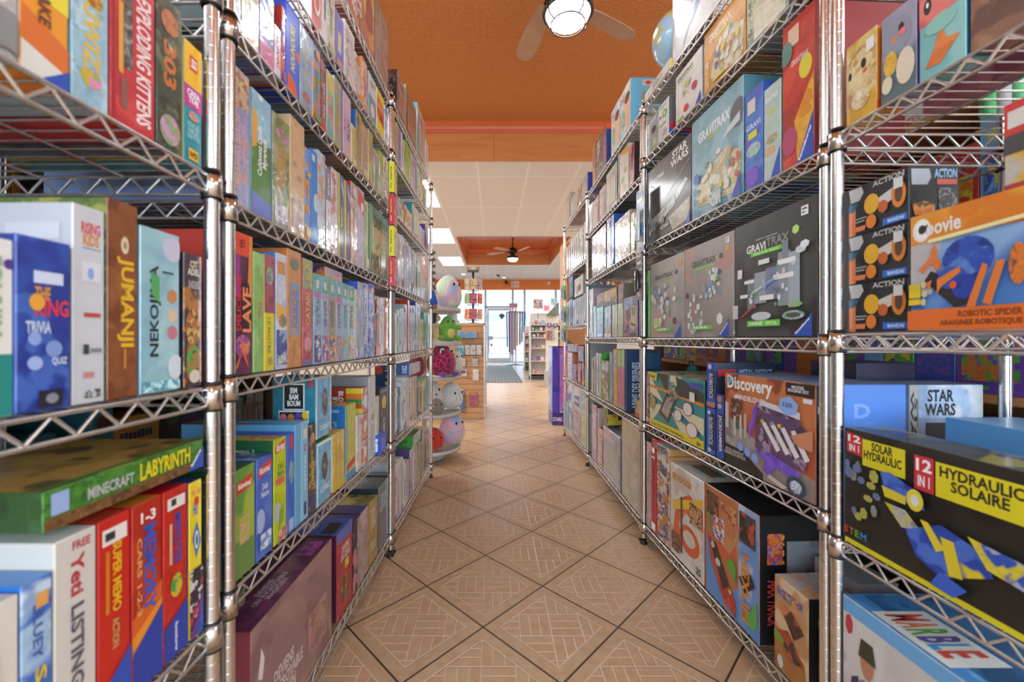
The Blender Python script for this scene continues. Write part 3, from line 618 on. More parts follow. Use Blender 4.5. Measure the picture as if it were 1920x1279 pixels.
row('LN', 1, [
 (-90, 36, .74, 'cream game box', 'd8d2c4|bbb'),
 (38, 99, .745, 'sky blue game box with cartoon clouds', 'a8c4e0 3a6cc0 c8dcf0 12|2468b8|4a86cc', {'d': .26, 'pr': [ ('t', 'BLUEY', .36, .62, .68, .88, '3a5a9c', -90), ('r', .45, .86, .85, .93, 'e0a050'), ('t', 'SALUT', .42, .1, .8, .58, 'e0c02a', -90)]}),
 (101, 181, .776, 'white game box with red and grey lettering', 'd2cac0|c4beb6|d8d4cc', {'pr': [('t', 'FREE', .4, .93, .85, .97, 'b8404a'), ('t', 'Yeti', .36, .72, .68, .91, 'b83a40', -90), ('t', 'LISTING', .36, .3, .68, .68, '5a5560', -90)]}),
 (183, 245, .776, 'bright red game box with yellow title', 'c62418|a81c14|d8402c', {'pr': [('r', .12, .87, .88, .95, 'e8e0d8'), ('r', .2, .89, .5, .93, '333'), ('t', 'SUPER MEMO', .42, .52, .7, .87, 'ecb81e', -90), ('r', .2, .53, .32, .84, 'd07a1e'), ('t', 'ACTION', .4, .34, .62, .49, 'c8a060', -90), ('p', [(0, 0), (1, 0), (1, .3), (0, .14)], RV)]}),
 (247, 304, .776, 'red and orange game box with blue jagged title', 'b42818 c03a1c a02014 6|b02|e0852c', {'pr': [('p', [(0, .2), (1, .38), (1, .52), (0, .4)], 'd8601e'), ('p', [(0, .2), (1, .38), (1, .42), (0, .3)], 'e8902a'), ('t', 'MEMORY', .34, .39, .78, .87, '3c58b8', -90), ('t', 'CARS 1-2-3', .14, .4, .3, .82, 'e0a060', -90), ('t', '1-3', .25, .89, .75, .95, 'f2ece6'), ('p', [(0, 0), (1, 0), (1, .38), (0, .22)], '2440a0')]}),
 (306, 352, .776, 'red striped game box with blue narrow title', 'c8281c b82418 d02c20 30|b02', {'pr': [('r', .15, .88, .88, .95, 'e8e0d8'), ('r', .3, .9, .5, .94, '333'), ('t', 'MINUTES', .42, .55, .72, .85, '3a4ca8', -90), ('r', .22, .56, .32, .8, 'd8b890'), ('e', .5, .42, .25, .07, '4a9a3c d8b82c 2a5 70'), ('p', [(0, 0), (1, 0), (1, .3), (0, .2)], '2440a0'), ('t', 'Ravensburger', .38, .03, .55, .2, 'e6e8f2', -90)]}),
 (354, 396, .772, 'yellow game box over purple racing picture', 'e8cf22|2b3a80|28388a', {'pr': [('t', 'HIT', .3, .78, .75, .86, '2c6cc0'), ('e', .55, .87, .2, .03, 'd8402c'), ('e', .3, .93, .1, .02, 'e8806a'), ('e', .72, .93, .1, .02, 'e8806a'), ('p', [(.2, .64), (.55, .74), (.88, .6), (.5, .5)], '3a78b8'), ('e', .52, .62, .16, .06, 'e8e8ea'), ('e', .52, .62, .08, .04, '222'), ('r', 0, 0, 1, .44, '2c2430 c2343c dcd6d8 36'), ('p', [(0, 0), (1, 0), (1, .26)], '6a3488'), ('p', [(.45, 0), (1, 0), (1, .18)], RV)]}),
], d=.3)
row('LN', 1, [(79, 397, 925, 'green earth-patterned game box with yellow title lying flat on the standing boxes', '3f7a2c 4f8e34 2f6424 60|274a1e 1c3a18 33552a|b48a3c 8a6a30 5a4a28 9', {'yb': 1003, 'ins': .004, 'over': 1, 'd': .27, 'lab': 'green earth-patterned game box with yellow title lying flat on red boxes',
   'pr': [('r', 0, 0, 1, .3, '7a5430 5a3c24 8a6438 60'), ('t', 'LABYRINTH', .5, .35, .88, .88, 'e8d020'), ('t', 'MINECRAFT', .2, .4, .46, .72, 'b8b8b4'), ('r', .03, .35, .11, .9, '9ab0dc'), ('p', [(.86, 0), (1, 0), (1, .75)], RV), ('t', 'Ravensburger', .9, .1, .985, .6, 'fff', 'd', .008)],
   'prt': [('r', .02, .02, .98, .06, '3f7a2c')]})], cat='board game')
row('L1', 4, [
 (437, 452, 1.86, 'dark green game box', '3a6a58 2c5a7a 203a40|2a4a48'),
 (453, 486, 1.87, 'tan wrapped game box with blue swirls', 'd2b484 c8a878 dcc498 10|a97', {'pr': [('e', .5, .55, .25, .06, '5a78b0'), ('e', .55, .75, .2, .04, '6a86b8'), ('t', 'Ricochet', .35, .2, .65, .5, '8a9ab8', 90)]}),
 (487, 514, 1.87, 'lavender blue game box over pink', '7486c4 8c9cd0 6878bc 12|57a', {'pr': [('r', 0, 0, 1, .22, 'd8709c e088a8 c86090 20'), ('e', .55, .5, .25, .12, 'c8c070 a8b880 d8c888 40'), ('r', .4, .75, .65, .9, 'c87080')]}),
 (515, 527, 43, 'slim white game box with red letters', 'd8d4da|b33', {'pr': [('t', 'BANANAS', .3, .2, .75, .85, 'c8404c', -90)]}),
 (528, 535, 8, 'orange and blue leaning game box', 'e0603c 4a68c8 c84a34 20|a32'),
 (536, 561, 1.875, 'royal blue game box with yellow upward title', '3a62d8|2a4cb8', {'film': False, 'pr': [('t', 'NOUNOURS', .32, .28, .66, .8, 'e8cf2a', 90), ('p', [(.1, 0), (.9, 0), (.7, .16), (.1, .22)], 'e0602c'), ('p', [(.65, .5), (1, .44), (1, .6)], 'd85a48')]}),
 (562, 586, 14, 'pale steel blue game box', '8faec4 a4bece 7c9cb6 10|3a5a78', {'pr': [('t', 'TOUR DU MONDE', .35, .25, .65, .75, 'c0c8a8', 90), ('e', .5, .16, .3, .06, 'a86a5c 8a5 c8a 60'), ('r', .15, .84, .45, .93, 'd4dce0')]}),
 (587, 601, 67, 'blue game box with orange and green animals', '6a98dc e08a3c 6ab04c 40|e8e8ee'),
 (602, 612, 108, 'maroon game box with white upward script', '8a5a58 a87870 704440 30|644', {'pr': [('t', 'Paleo Colonie', .3, .2, .7, .7, 'e0d4d0', 90), ('r', 0, 0, 1, .08, 'e04a48')]}),
 (613, 626, 128, 'teal game box with yellow top', '7ab8b8 8cc4c0 e0a070 20|dde', {'pr': [('r', 0, .7, 1, 1, 'd8cc6c e0b060 e8dc90 50'), ('e', .5, .45, .3, .06, 'cc8a70')]}),
 (627, 641, 130, 'grey green game box', '9aa8a0 a4b078 c8a070 16|cdd'),
 (643, 658, 166, 'pink dotted game box with blue letters', 'd4b4c8 e0c8b8 c8a8d0 90|3a58a8', {'pr': [('t', 'FILOU', .5, .3, .85, .62, '4a58a8', 90), ('t', 'BLOU', .1, .4, .35, .62, '8070b8', 90)]}),
 (659, 667, 230, 'pale yellow game box', 'd8cf8c e4dca8 c8b868|cc9'),
 (668, 678, 199, 'brown and green mottled game box', 'a89070 8a9a68 c8a078 40|3a68a8'),
 (679, 690, 228, 'tan and lilac mottled game box', 'b8957c a898a8 c8b088 40|986'),
 (691, 699, 240, 'lime topped wrapped game box', 'b0a880 98a860 c88868 40|aa8'),
 (701, 710, 277, 'silver grey game box', 'a8a8a8 bcbcbc 9090a0 20|888'),
 (711, 719, 280, 'white game box with green top', 'd8d8d0 a0b050 b87848 20|6a9a2c', {'pr': [('r', 0, .7, 1, 1, '8ab030'), ('r', .2, .1, .8, .5, 'c8c8b0')]}),
 (720, 731, 292, 'white game box with yellow blots', 'e4e2da e8dc8c 9a4868 26|ddd'),
], film=True, d=.38)
row('L1', 5, [
 (585, 603, 2.11, 'red and white swirled round-logo box', 'd8484a e8e0e0 d03c40 14|e8e0e0', {'pr': [('e', .5, .45, .5, .3, 'd2403c'), ('e', .5, .45, .36, .22, 'f0e8e0'), ('e', .5, .45, .26, .16, 'd04440')]}),
 (604, 614, 2.1, 'plain white game box', 'd4d0cc|ccc'),
 (615, 628, 2.1, 'white game box with small pictures', 'd8d8d4 c8b0a0 b0b878 20|ddd'),
 (629, 644, 13, 'blue violet game box with orange panel', '5468c8|e08850', {'prn': [('r', .3, .1, .95, .8, 'e0915c c87848 6a9ad8 18')], 'pr': [('r', .3, .3, .7, .66, 'd8c898'), ('e', .5, .9, .3, .05, '8a78c8'), ('r', .2, .02, .8, .16, 'd89070')]}),
 (646, 665, 33, 'clear bag of white crumpled masks', 'd0ccc8 e4e0dc b8b4b0 16|ccc', {'nm': 'bag', 'cat': 'toy bag', 'pr': [('e', .3, .72, .1, .035, '8a4a3c'), ('e', .4, .35, .1, .03, '8a4a3c')]}),
 (666, 677, 95, 'white game box with orange side mark', 'd8d4d0 d88050 c8c8d0 26|ccc'),
 (679, 689, 104, 'cream game box with orange and pink patches', 'e0ccb0 e0a058 d868a0 26|d93'),
 (691, 705, 131, 'white and teal egg-picture game box', 'd0d4d0|4a98b0', {'pr': [('r', 0, 0, 1, .55, '5a9aa8'), ('e', .5, .26, .28, .14, 'dcd4cc'), ('e', .35, .8, .2, .06, 'b0a8a8'), ('e', .7, .85, .15, .05, '98a0a8')]}),
 (707, 720, 162, 'yellow game box with red racing picture', 'e6d032|ddd', {'pr': [('p', [(0, .35), (1, .3), (1, .75), (0, .85)], 'd84a34 e87a3c c83828 20'), ('t', 'RALLYE', .12, .6, .9, .72, 'f0e8c8'), ('e', .6, .42, .25, .06, '6a3a38')]}),
 (721, 731, 195, 'white and sky blue game box', 'd8dce0 5a90d0 e0e0e0 30|ddd'),
], film=True, d=.4)
row('L1', 6, [
 (648, 702, 2.46, 'large red and yellow game box with white letters', 'b06a58 d89858 9a5a50 9|9a8078', {'d': .3, 'pr': [('r', .5, .45, .98, 1, 'e8c858 e89a50 d86a4c 12'), ('t', 'ETAT?\nSTRING\nOFFRES', .08, .15, .5, .95, 'ece4e0', -90), ('e', .8, .55, .14, .25, '9a4a50')]}),
 (704, 734, 2.47, 'large taupe wrapped box', '94807a a4908a 867068 8|7c7068', {'d': .3, 'pr': [('t', 'NEMESIS', .2, .1, .42, .8, 'a8988f', -90)]}),
], film=True)
row('L1', 3, [
 (431, 468, 112, 'lavender game box with faint pink title', '9a98c4 b0a8cc c89c98 16|8098c8', {'film': True, 'pr': [('r', .1, .72, .95, .98, 'c8a890 9a6a68 d8c078 40'), ('t', 'DREAMERS BEACH', .2, .12, .5, .65, 'd8b4b4', 90), ('t', 'HYPNOTIC', .58, .3, .8, .65, 'd4a8b0', 90)]}),
 (471, 508, 161, 'green game box with fox and white script title', '5a8448 4c7840 689058 8|8fb4c8', {'pr': [('r', 0, .62, 1, 1, '8cb8cc 9cc4d4 d8dce0 14'), ('p', [(.02, .52), (.25, .56), (.3, .8), (.02, .86)], 'dfa050'), ('t', 'Cultivons Dodo\nMyragope', .28, .33, .82, .74, 'e8e8e0', 90), ('p', [(0, 0), (1, 0), (1, .12), (0, .18)], '6a78c0')]}),
 (511, 543, 205, 'olive wrapped game box with orange leaf title', '8a9a68 a8a888 6a7a50 22|889', {'film': True, 'pr': [('t', 'LIVING\nForest', .25, .35, .75, .72, 'd8843c', 90), ('e', .5, .82, .4, .08, '9a8078 7a5 c8b 60'), ('r', .1, .03, .9, .2, 'c8c0c8 8a80a8 e0dcd0 60')]}),
 (544, 571, 212, 'sandy game box with faded sketch', 'd0ae84 dcc09c c4a078 8|c8a880', {'film': True, 'pr': [('e', .3, .6, .16, .03, 'a89078'), ('e', .6, .5, .18, .03, 'a88870'), ('r', .15, .05, .9, .3, 'c8a8a8 d8c8a8 a898a8 30')]}),
 (572, 582, 273, 'blue comic game box with orange birds', '6a98d8 d8743c d8b048 34|8a9a4c'),
 (583, 595, 277, 'plain bright blue game box', '3a80c8|2c6cb8', {'pr': [('e', .8, .45, .4, .1, 'c0ccd8'), ('r', .1, .88, .6, .95, 'c8ccd4')]}),
 (596, 610, 279, 'pale blue game box with orange script', 'a8c0d0 c8ccd0 c89878 16|9ab', {'film': True, 'pr': [('t', 'Oriflamme', .35, .45, .7, .75, 'd89868', -90)]}),
 (611, 620, 309, 'purple grey game box with white end', '7a7488|3a3848', {'film': True, 'pr': [('r', 0, 0, 1, .6, 'd0ccd0'), ('t', 'Canope', .3, .15, .75, .5, '8a7878', 90), ('t', 'CASCADIA', .3, .66, .75, .92, 'e0dce4', -90)]}),
 (621, 633, 311, 'pale grey game box with red lettering', 'c4c0c4 d0ccd0 c87060 16|6a5a90', {'film': True, 'pr': [('t', 'ImaGenius', .3, .5, .75, .78, 'c87858', -90), ('e', .5, .85, .25, .04, 'c85a50')]}),
 (634, 645, 322, 'navy yellow-edged game box with gold upward title', '5a6488|d8c050', {'pr': [('r', 0, 0, .22, 1, 'e0c848'), ('t', 'Splendor', .36, .36, .8, .62, 'e0cc50', 90), ('p', [(.4, .85), (.9, .72), (.9, .85), (.5, .98)], 'a8b0c4')]}),
 (646, 657, 336, 'second navy yellow-edged game box with gold title', '5c6488|d8c050', {'pr': [('r', 0, 0, .22, 1, 'e0c848'), ('t', 'Splendor', .36, .34, .8, .62, 'e0cc50', 90), ('p', [(.4, .85), (.9, .72), (.9, .85), (.5, .98)], 'a8b0c4')]}),
 (658, 670, 338, 'peach wrapped game box', 'c8a090 d8ccc4 b89088 26|c22', {'film': True}),
 (671, 683, 349, 'lilac game box with red flag top', 'b8b4cc c8c4d4 d0a8b0 18|88a', {'pr': [('p', [(0, .78), (1, .66), (1, .9), (0, .98)], 'd84c44'), ('e', .65, .78, .22, .06, 'ece6ea')]}),
 (684, 691, 374, 'slim pale green game box', 'a8c490 c0d0a8 e0c8b0|7a9a50'),
 (693, 730, 379, 'green square game box with painted cover facing aisle', '6a9880 88a88c 587858 8|4a7040', {'nm': 'game_box', 'pr': [('r', .12, .04, .94, .78, 'c8bc88 8a9a70 e0c898 14'), ('e', .5, .62, .34, .1, 'e0c090 d8b078 c8a888 20'), ('r', .1, .04, .95, .3, '6a7a50 c8a078 40503c 26'), ('t', 'DiXiT', .18, .7, .85, .88, '5a5c40')]}),
], d=.38)
row('L1', 2, [
 (431, 473, 428, 'purple and orange game box with bold upward title', '5a2a48 6a3050 482040 8|c83c2c', {'film': False, 'pr': [('r', 0, .84, .9, 1, 'e05030'), ('r', 0, .55, .4, .84, 'a03c98 8c3490 b04898 8'), ('p', [(.75, .6), (1, .5), (1, 1), (.85, 1)], 'd88840'), ('t', 'DELICIEUSE', .22, .31, .44, .7, 'd8343c', 90), ('e', .68, .48, .27, .19, '38242c'), ('t', 'LAVE', .5, .3, .92, .62, 'f08a58', 90), ('e', .5, .2, .36, .08, '9c4a98 d88a50 6a3070 60'), ('p', [(.05, .01), (.4, .15), (.5, .25), (.6, .16), (.8, .04), (.6, .1), (.45, .17), (.3, .06)], 'd8683c'), ('t', 'LLL', .4, .89, .6, .95, '5a2030', -90)]}),
 (475, 494, 470, 'light green wrapped game box with red script', '8cb868 9cc47c 80ac5c 10|7a5', {'pr': [('t', 'Trio', .45, .45, .8, .6, 'd05a68', -90)]}),
 (495, 515, 475, 'maroon and yellow wrapped game box', 'd8cc38|a84', {'pr': [('r', 0, .5, 1, 1, '9c4a58 a85464 8c4050 20'), ('e', .5, .82, .35, .08, '8ab078 688 c9a 50'), ('t', 'LE MAITRE', .3, .15, .6, .46, '9a8a20', -90), ('r', .3, .05, .75, .12, 'b8963c')]}),
 (517, 538, 472, 'white and blue wrapped game box with vintage car', 'd0d0dc c8c8d8 b8bcd4 10|4a78c0', {'pr': [('r', .15, .82, .85, .93, 'c88c48'), ('p', [(0, .42), (1, .5), (1, .52), (0, .58)], 'e0b048'), ('e', .6, .42, .36, .06, 'c07a48'), ('e', .68, .42, .18, .04, '5a8a7a'), ('r', 0, .04, 1, .34, '44589c 9aa8cc 34488c 30'), ('t', 'BUDUM', .15, .05, .85, .12, 'e8e4c8')]}),
 (539, 565, 457, 'orange wrapped game box with blue letters', 'd08c50 d8985c c48048 10|c87830', {'pr': [('r', .15, .28, .88, .72, '7c94b8'), ('r', .25, .31, .6, .68, 'c88858'), ('t', 'FOURCHE', .3, .34, .72, .66, '5a78b0', 90), ('e', .5, .88, .3, .05, '6a8068'), ('t', 'POCHE', .3, .1, .6, .24, 'b88048', 90)]}),
 (567, 586, 482, 'red wrapped game box with golden vertical title', 'b85058 c8646c a84450 14|a54', {'pr': [('r', 0, .72, 1, 1, '9aa878 c8b058 8a7a80 40'), ('t', 'CATAN', .3, .38, .75, .68, 'e0a850', 90), ('r', 0, 0, 1, .06, '7a68a0'), ('e', .5, .2, .38, .07, 'd89098 a84 e8b 50')]}),
] + [
 (a, b, y, 'teal-topped comic game box with %s' % t, c, {'pr': [('r', 0, .8, 1, 1, '5cb0a0 78c0b4 4ca090 40'), ('r', .3, .84, .7, .93, 'd8ccd0'), ('r', .02, .74, .98, .8, k), ('t', w, .3, .42, .7, .72, '7a6a78', -90), ('r', .05, .02, .95, .32, z)]}) for a, b, y, t, c, k, w, z in (
  (588, 602, 511, 'pink band and green eye', '98b4d0 a8bcd4 8aa8c8|4a9', 'c868a8', 'TATA', '6a4a78 e0dce4 3a78a8 40'),
  (603, 616, 516, 'grey figures', 'a8b0d0 b8bcd8 98a4c8|4a9', 'a8a8c8', 'SANS', '8a6a9a e8e4ec d0708c 40'),
  (617, 629, 521, 'brown letter panel', 'a8947c b8a48c 98846c|4a9', 'a89888', 'RAPIDO', 'e0a050 6a5aa0 e8d8d0 40'),
  (630, 641, 526, 'pink top mark', 'b4b4cc c4b8c8 a4a8c0|4a9', 'c868a8', 'BEACH', 'b89888 d0b8b0 9a7a88 40'),
  (642, 652, 530, 'pink downward letters', '98c0dc a4c8e0 8cb8d4|4a9', 'a8c8d8', 'DINGO', '9ac0d0 c8a870 b8d8e0 40'),
  (653, 664, 534, 'cream bottom', 'a8ccd8 d8dcb8 b8d4d8|4a9', 'a8d8c8', 'PLAGE', 'd8c8a0 c89878 e0e0c8 40'))] + [
 (665, 670, 541, 'slim white game box', 'd8d8d4 c8d088 e0e0dc|ccc'),
 (671, 682, 527, 'silver blue wrapped game box', 'a8b4c4 b8c0cc 98a8b8 30|4a5ac0'),
 (683, 691, 530, 'white and blue wrapped game box', 'b8c4dc 4a68b8 d0d8e4 30|2c40b0'),
 (692, 702, 527, 'blue wrapped game box with white word', '6a88cc c0c8dc 3a5cb0 22|34c', {'pr': [('t', 'WORD!', .3, .25, .75, .45, 'e8ecf4', 90), ('e', .5, .9, .25, .04, 'd88a60')]}),
 (703, 711, 554, 'brown game box with poppy', '6a6054 e07a50 504840 20|b85'),
 (712, 720, 557, 'cream game box with red downward title', 'd4c8c0 c86a60 d8d0c8 20|dcc', {'pr': [('t', 'COCCINE', .3, .2, .75, .6, 'c86a64', -90), ('e', .5, .82, .3, .07, '7a6ab0')]}),
 (721, 731, 557, 'orange game box beside the post', 'd88a60 e09870 cc7c54 8|c87'),
], film=True, d=.34)
row('L1', 2, [(610, 642, 499, 'purple game box lying on teal-topped boxes', 'a890b8 b8a0c0 c8a888 20|4a3a80 c8783c 5a4a90 26|6a58a0', {'yb': 524, 'd': .16, 'ins': .012, 'over': 1, 'film': True, 'pr': [('r', .1, .2, .9, .75, 'c8a8a0 a890b8 d8b890 60')]})])
row('L1', 1, [
 (437, 478, 886, 'green animal quiz box with red round logo', 'a8b848 6a9a40 98b050 7|2c6a48|2c6a4c', {'d': .16, 'pr': [('p', [(0, .0), (1, 0), (1, .3), (0, .35)], '6a8c48'), ('p', [(.15, .76), (.85, .81), (.85, .92), (.15, .87)], 'd8402c'), ('t', 'bioviva!', .2, .81, .8, .87, 'f0f0e8'), ('r', .25, .3, .7, .55, 'd8a888 c8c040 b0b850 50')]}),
 (481, 511, 864, 'blue animal quiz box with red logo', '4a68c0 5a7ccc 3a58b0 9|3454a8|3a5aa8 4a74b8 9ab8d8 20', {'d': .16, 'pr': [('p', [(.1, .8), (.9, .86), (.9, .97), (.1, .9)], 'd8402c'), ('t', 'bioviva!', .18, .84, .82, .91, 'f0f0e8'), ('t', 'Defis\nNature', .25, .6, .75, .74, 'd4dcf0'), ('e', .2, .38, .28, .12, 'a8b8d8'), ('r', .2, .08, .9, .24, '8aa0d8 e8ecf8 3a5 50')]}),
 (513, 537, 827, 'lime nature quiz box with red logo', 'c4cc28 ccd434 b8c420 8|1f5a34|d8cc20 c87a40 b8c428 26', {'d': .2, 'prn': [('t', 'ton cerveau !\net ta memoire', .1, .84, .8, .92, 'b8ccb8')], 'pr': [('p', [(.12, .86), (.9, .9), (.9, .98), (.12, .94)], 'd8402c'), ('t', 'bioviva!', .2, .88, .84, .96, 'f0f0e8'), ('t', 'Defis\nNature', .25, .64, .75, .76, '7a8a3c'), ('r', .15, .56, .8, .62, 'd8685a'), ('e', .25, .3, .3, .1, 'b8bcc0'), ('p', [(.3, .1), (.7, .2), (.8, .42), (.6, .3), (.4, .34)], '8aac30'), ('r', .3, 0, 1, .12, 'c87a78 d8c078 6a68b8 40')]}),
 (539, 552, 815, 'cobalt blue game box with red tag', '3a68c0 4a78cc 2c58b0 9|3a4ab8', {'film': False, 'pr': [('r', .3, .84, .8, .98, 'c83a5c'), ('e', .5, .6, .35, .12, '8ab0a0 9ac 58a 50'), ('r', .15, .02, .85, .14, 'a8bce0')]}),
 (553, 564, 797, 'plain light blue slim box', '6aa8cc|5a98c0|c8683c 5aa0c8 c8683c 3', {'pr': [], 'd': .3}),
 (565, 578, 792, 'light blue game box with red mark', '88bcd8|6aa8cc|4a98c4 b85c34 4a98c4 3', {'d': .3, 'pr': [('r', .2, .82, .8, .92, 'd0d8cc'), ('t', 'Z', .3, .7, .7, .76, 'c83c50'), ('t', 'BILLIARD', .35, .3, .65, .65, 'c8e0ec', -90), ('r', .35, .05, .65, .18, '3a3a58')]}),
 (580, 592, 799, 'dark grey game box with yellow letters', '4c4844 c88858 3c3834 20|3a3634', {'pr': [('t', 'LEGENDZ', .3, .3, .75, .62, 'd8c02c', -90), ('e', .5, .85, .35, .06, 'c89070'), ('e', .4, .12, .3, .06, '5a3a88')]}),
 (594, 622, 833, 'light blue boxed domino set with oval window, lower of two', '78b4d0 90c4dc 6ca8c8 20|4898b8|5a3', {'nm': 'toy_box', 'cat': 'toy box', 'd': .11, 'win': [(.5, .58, .019, .042)], 'lab': 'light blue toy box with oval window standing on the second left shelf', 'pr': [('r', 0, 0, .07, 1, 'e8e8e8'), ('r', .93, 0, 1, 1, 'e8e8e8'), ('r', 0, .95, 1, 1, 'e8e8e8'), ('t', 'COSMIC', .2, .18, .85, .28, 'e0eef4'), ('r', .85, 0, 1, .06, 'd04048')]}),
 (623, 646, 817, 'yellow paired card boxes', 'e0bc60 e8c870 d8b058 10|c8b048|d8c860', {'d': .1, 'pr': [('r', .28, 0, .31, 1, 'a8883c'), ('r', .62, 0, .65, 1, 'a8883c'), ('r', 0, 0, 1, .12, 'd8b838')]}),
 (648, 667, 762, 'lime game box with blue monster side', 'd0d060 e0a878 b8cc58 22|2468a0|c8d048 d85a3c e0c848 26', {'d': .15, 'prn': [('t', 'MALINS MONSTRES\nCARTES', .1, .87, .85, .95, 'a8c8e8'), ('r', .2, .42, .8, .8, '3a4a78 6a98c0 c88860 30'), ('t', 'PUNK', .28, .72, .72, .8, '6ab030')], 'pr': [('r', 0, 0, 1, .1, '4890b8'), ('p', [(.1, .12), (.9, .18), (.9, .26), (.1, .2)], 'd8403c'), ('r', 0, 0, .12, 1, '58a8c8')]}),
 (669, 678, 781, 'white card game box', 'e0d8cc d8b8a8 e8e4dc 16|ddd', {'d': .1}),
 (679, 689, 728, 'orange and white fox card boxes', 'd88060 e8e0d8 e0a878 26|a8342c', {'d': .13, 'prn': [('t', 'BLOCK\nBY', .12, .72, .45, .96, 'f0e8e0', -90), ('r', .52, .93, 1, 1, 'd8c02c'), ('r', .52, .86, 1, .93, 'd8702c'), ('r', .52, .8, 1, .86, '3a8a48'), ('r', .52, .74, 1, .8, 'c8482c'), ('r', .52, .68, 1, .74, 'd8c02c'), ('r', .52, .62, 1, .68, '3a5cb0'), ('r', .52, .56, 1, .62, '7a3c80'), ('r', .52, .4, 1, .55, 'd8b02c'), ('r', .52, .46, 1, .475, '222')], 'pr': [('r', 0, .66, 1, .675, '4a3a38'), ('r', 0, .33, 1, .345, '4a3a38'), ('e', .5, .82, .3, .08, 'e8e8e8'), ('e', .5, .5, .3, .08, 'e8e0dc'), ('e', .5, .17, .3, .08, 'e8e4e0')]}),
 (691, 704, 707, 'large white and grey game box', 'd8d4cc dcd8d0 c8c4bc 20|8f8d90|b8b4b0', {'d': .3, 'prn': [('t', 'Norr', .08, .72, .14, .92, '333', 90), ('r', .45, .3, .98, .6, 'd0ccc8'), ('e', .86, .4, .1, .12, '7a5a44')], 'pr': [('r', .3, .1, .7, .4, 'c8c0b4 b8b0a4 d8d0c8 60'), ('e', .55, .5, .2, .04, '999')]}),
 (705, 711, 744, 'slim cream game box with yellow back', 'dcd8cc e0d890 c8c8c0 16|c8c040', {'d': .2}),
 (712, 731, 730, 'black game box with yellow oval emblem', '3a3c3c 444644 303230 12|2a2c2c|3a3c80', {'d': .2, 'pr': [('e', .5, .76, .26, .11, 'd8c030'), ('t', 'CODENAMES CO', .35, .1, .62, .5, 'c8c8c4', 90), ('r', .2, .55, .3, .62, '888'), ('r', .15, .93, .85, .96, '888')]}),
], d=.2)
row('L1', 1, [
 (592, 621, 708, 'light blue toy box with oval window stacked on another', '78b4d0 90c4dc 6ca8c8 20|24788e 2c8498 1f6c84 26|3a8', {'nm': 'toy_box', 'cat': 'toy box', 'yb': 826, 'over': 1, 'd': .125, 'lab': 'teal toy box with smiling discs and oval window, stacked on a twin', 'win': [(.55, .56, .019, .042)],
  'pr': [('r', 0, 0, .07, 1, 'e8e8e8'), ('r', .93, 0, 1, 1, 'e8e8e8'), ('r', 0, .96, 1, 1, 'e8e8e8'), ('t', 'COSMIC', .2, .12, .85, .2, 'e0eef4'), ('r', .85, 0, 1, .06, 'd04048')],
  'prn': [('r', .24, .48, .74, .9, 'd8d8d0'), ('r', .27, .5, .71, .88, '1c1e20'), ('t', 'BIM\nBAM\nBOUM', .34, .54, .64, .84, 'f0f0ec'), ('r', .14, .02, .84, .47, 'e8e4e0'), ('r', .16, .02, .82, .45, '181818'),
   ('e', .25, .36, .08, .065, 'c87888'), ('e', .43, .36, .08, .065, 'd88030'), ('e', .6, .38, .08, .065, '5a48a8'), ('e', .76, .4, .08, .065, 'd8b82c'), ('e', .24, .22, .08, .065, '3a2a78'), ('e', .42, .22, .08, .065, '3a8060'), ('e', .6, .23, .08, .065, 'd8a830'), ('e', .77, .24, .07, .06, '6aa0a0'), ('e', .34, .08, .08, .06, 'c87888'), ('e', .54, .09, .08, .06, 'd87828'), ('e', .73, .09, .08, .06, '4a38a0'), ('r', .84, .86, .95, .94, 'b83038')]}),
 (712, 724, 818, 'small bright blue pen box leaning at shelf edge', '2c58c8|2450bc|3a68d4', {'d': .035, 'ins': -.012, 'free': 1, 'pr': [('r', .2, .2, .8, .8, '4a78dc')], 'prn': [('t', 'ezama', .3, .15, .75, .85, 'f0f2f8', 90)]}),
], d=.2)
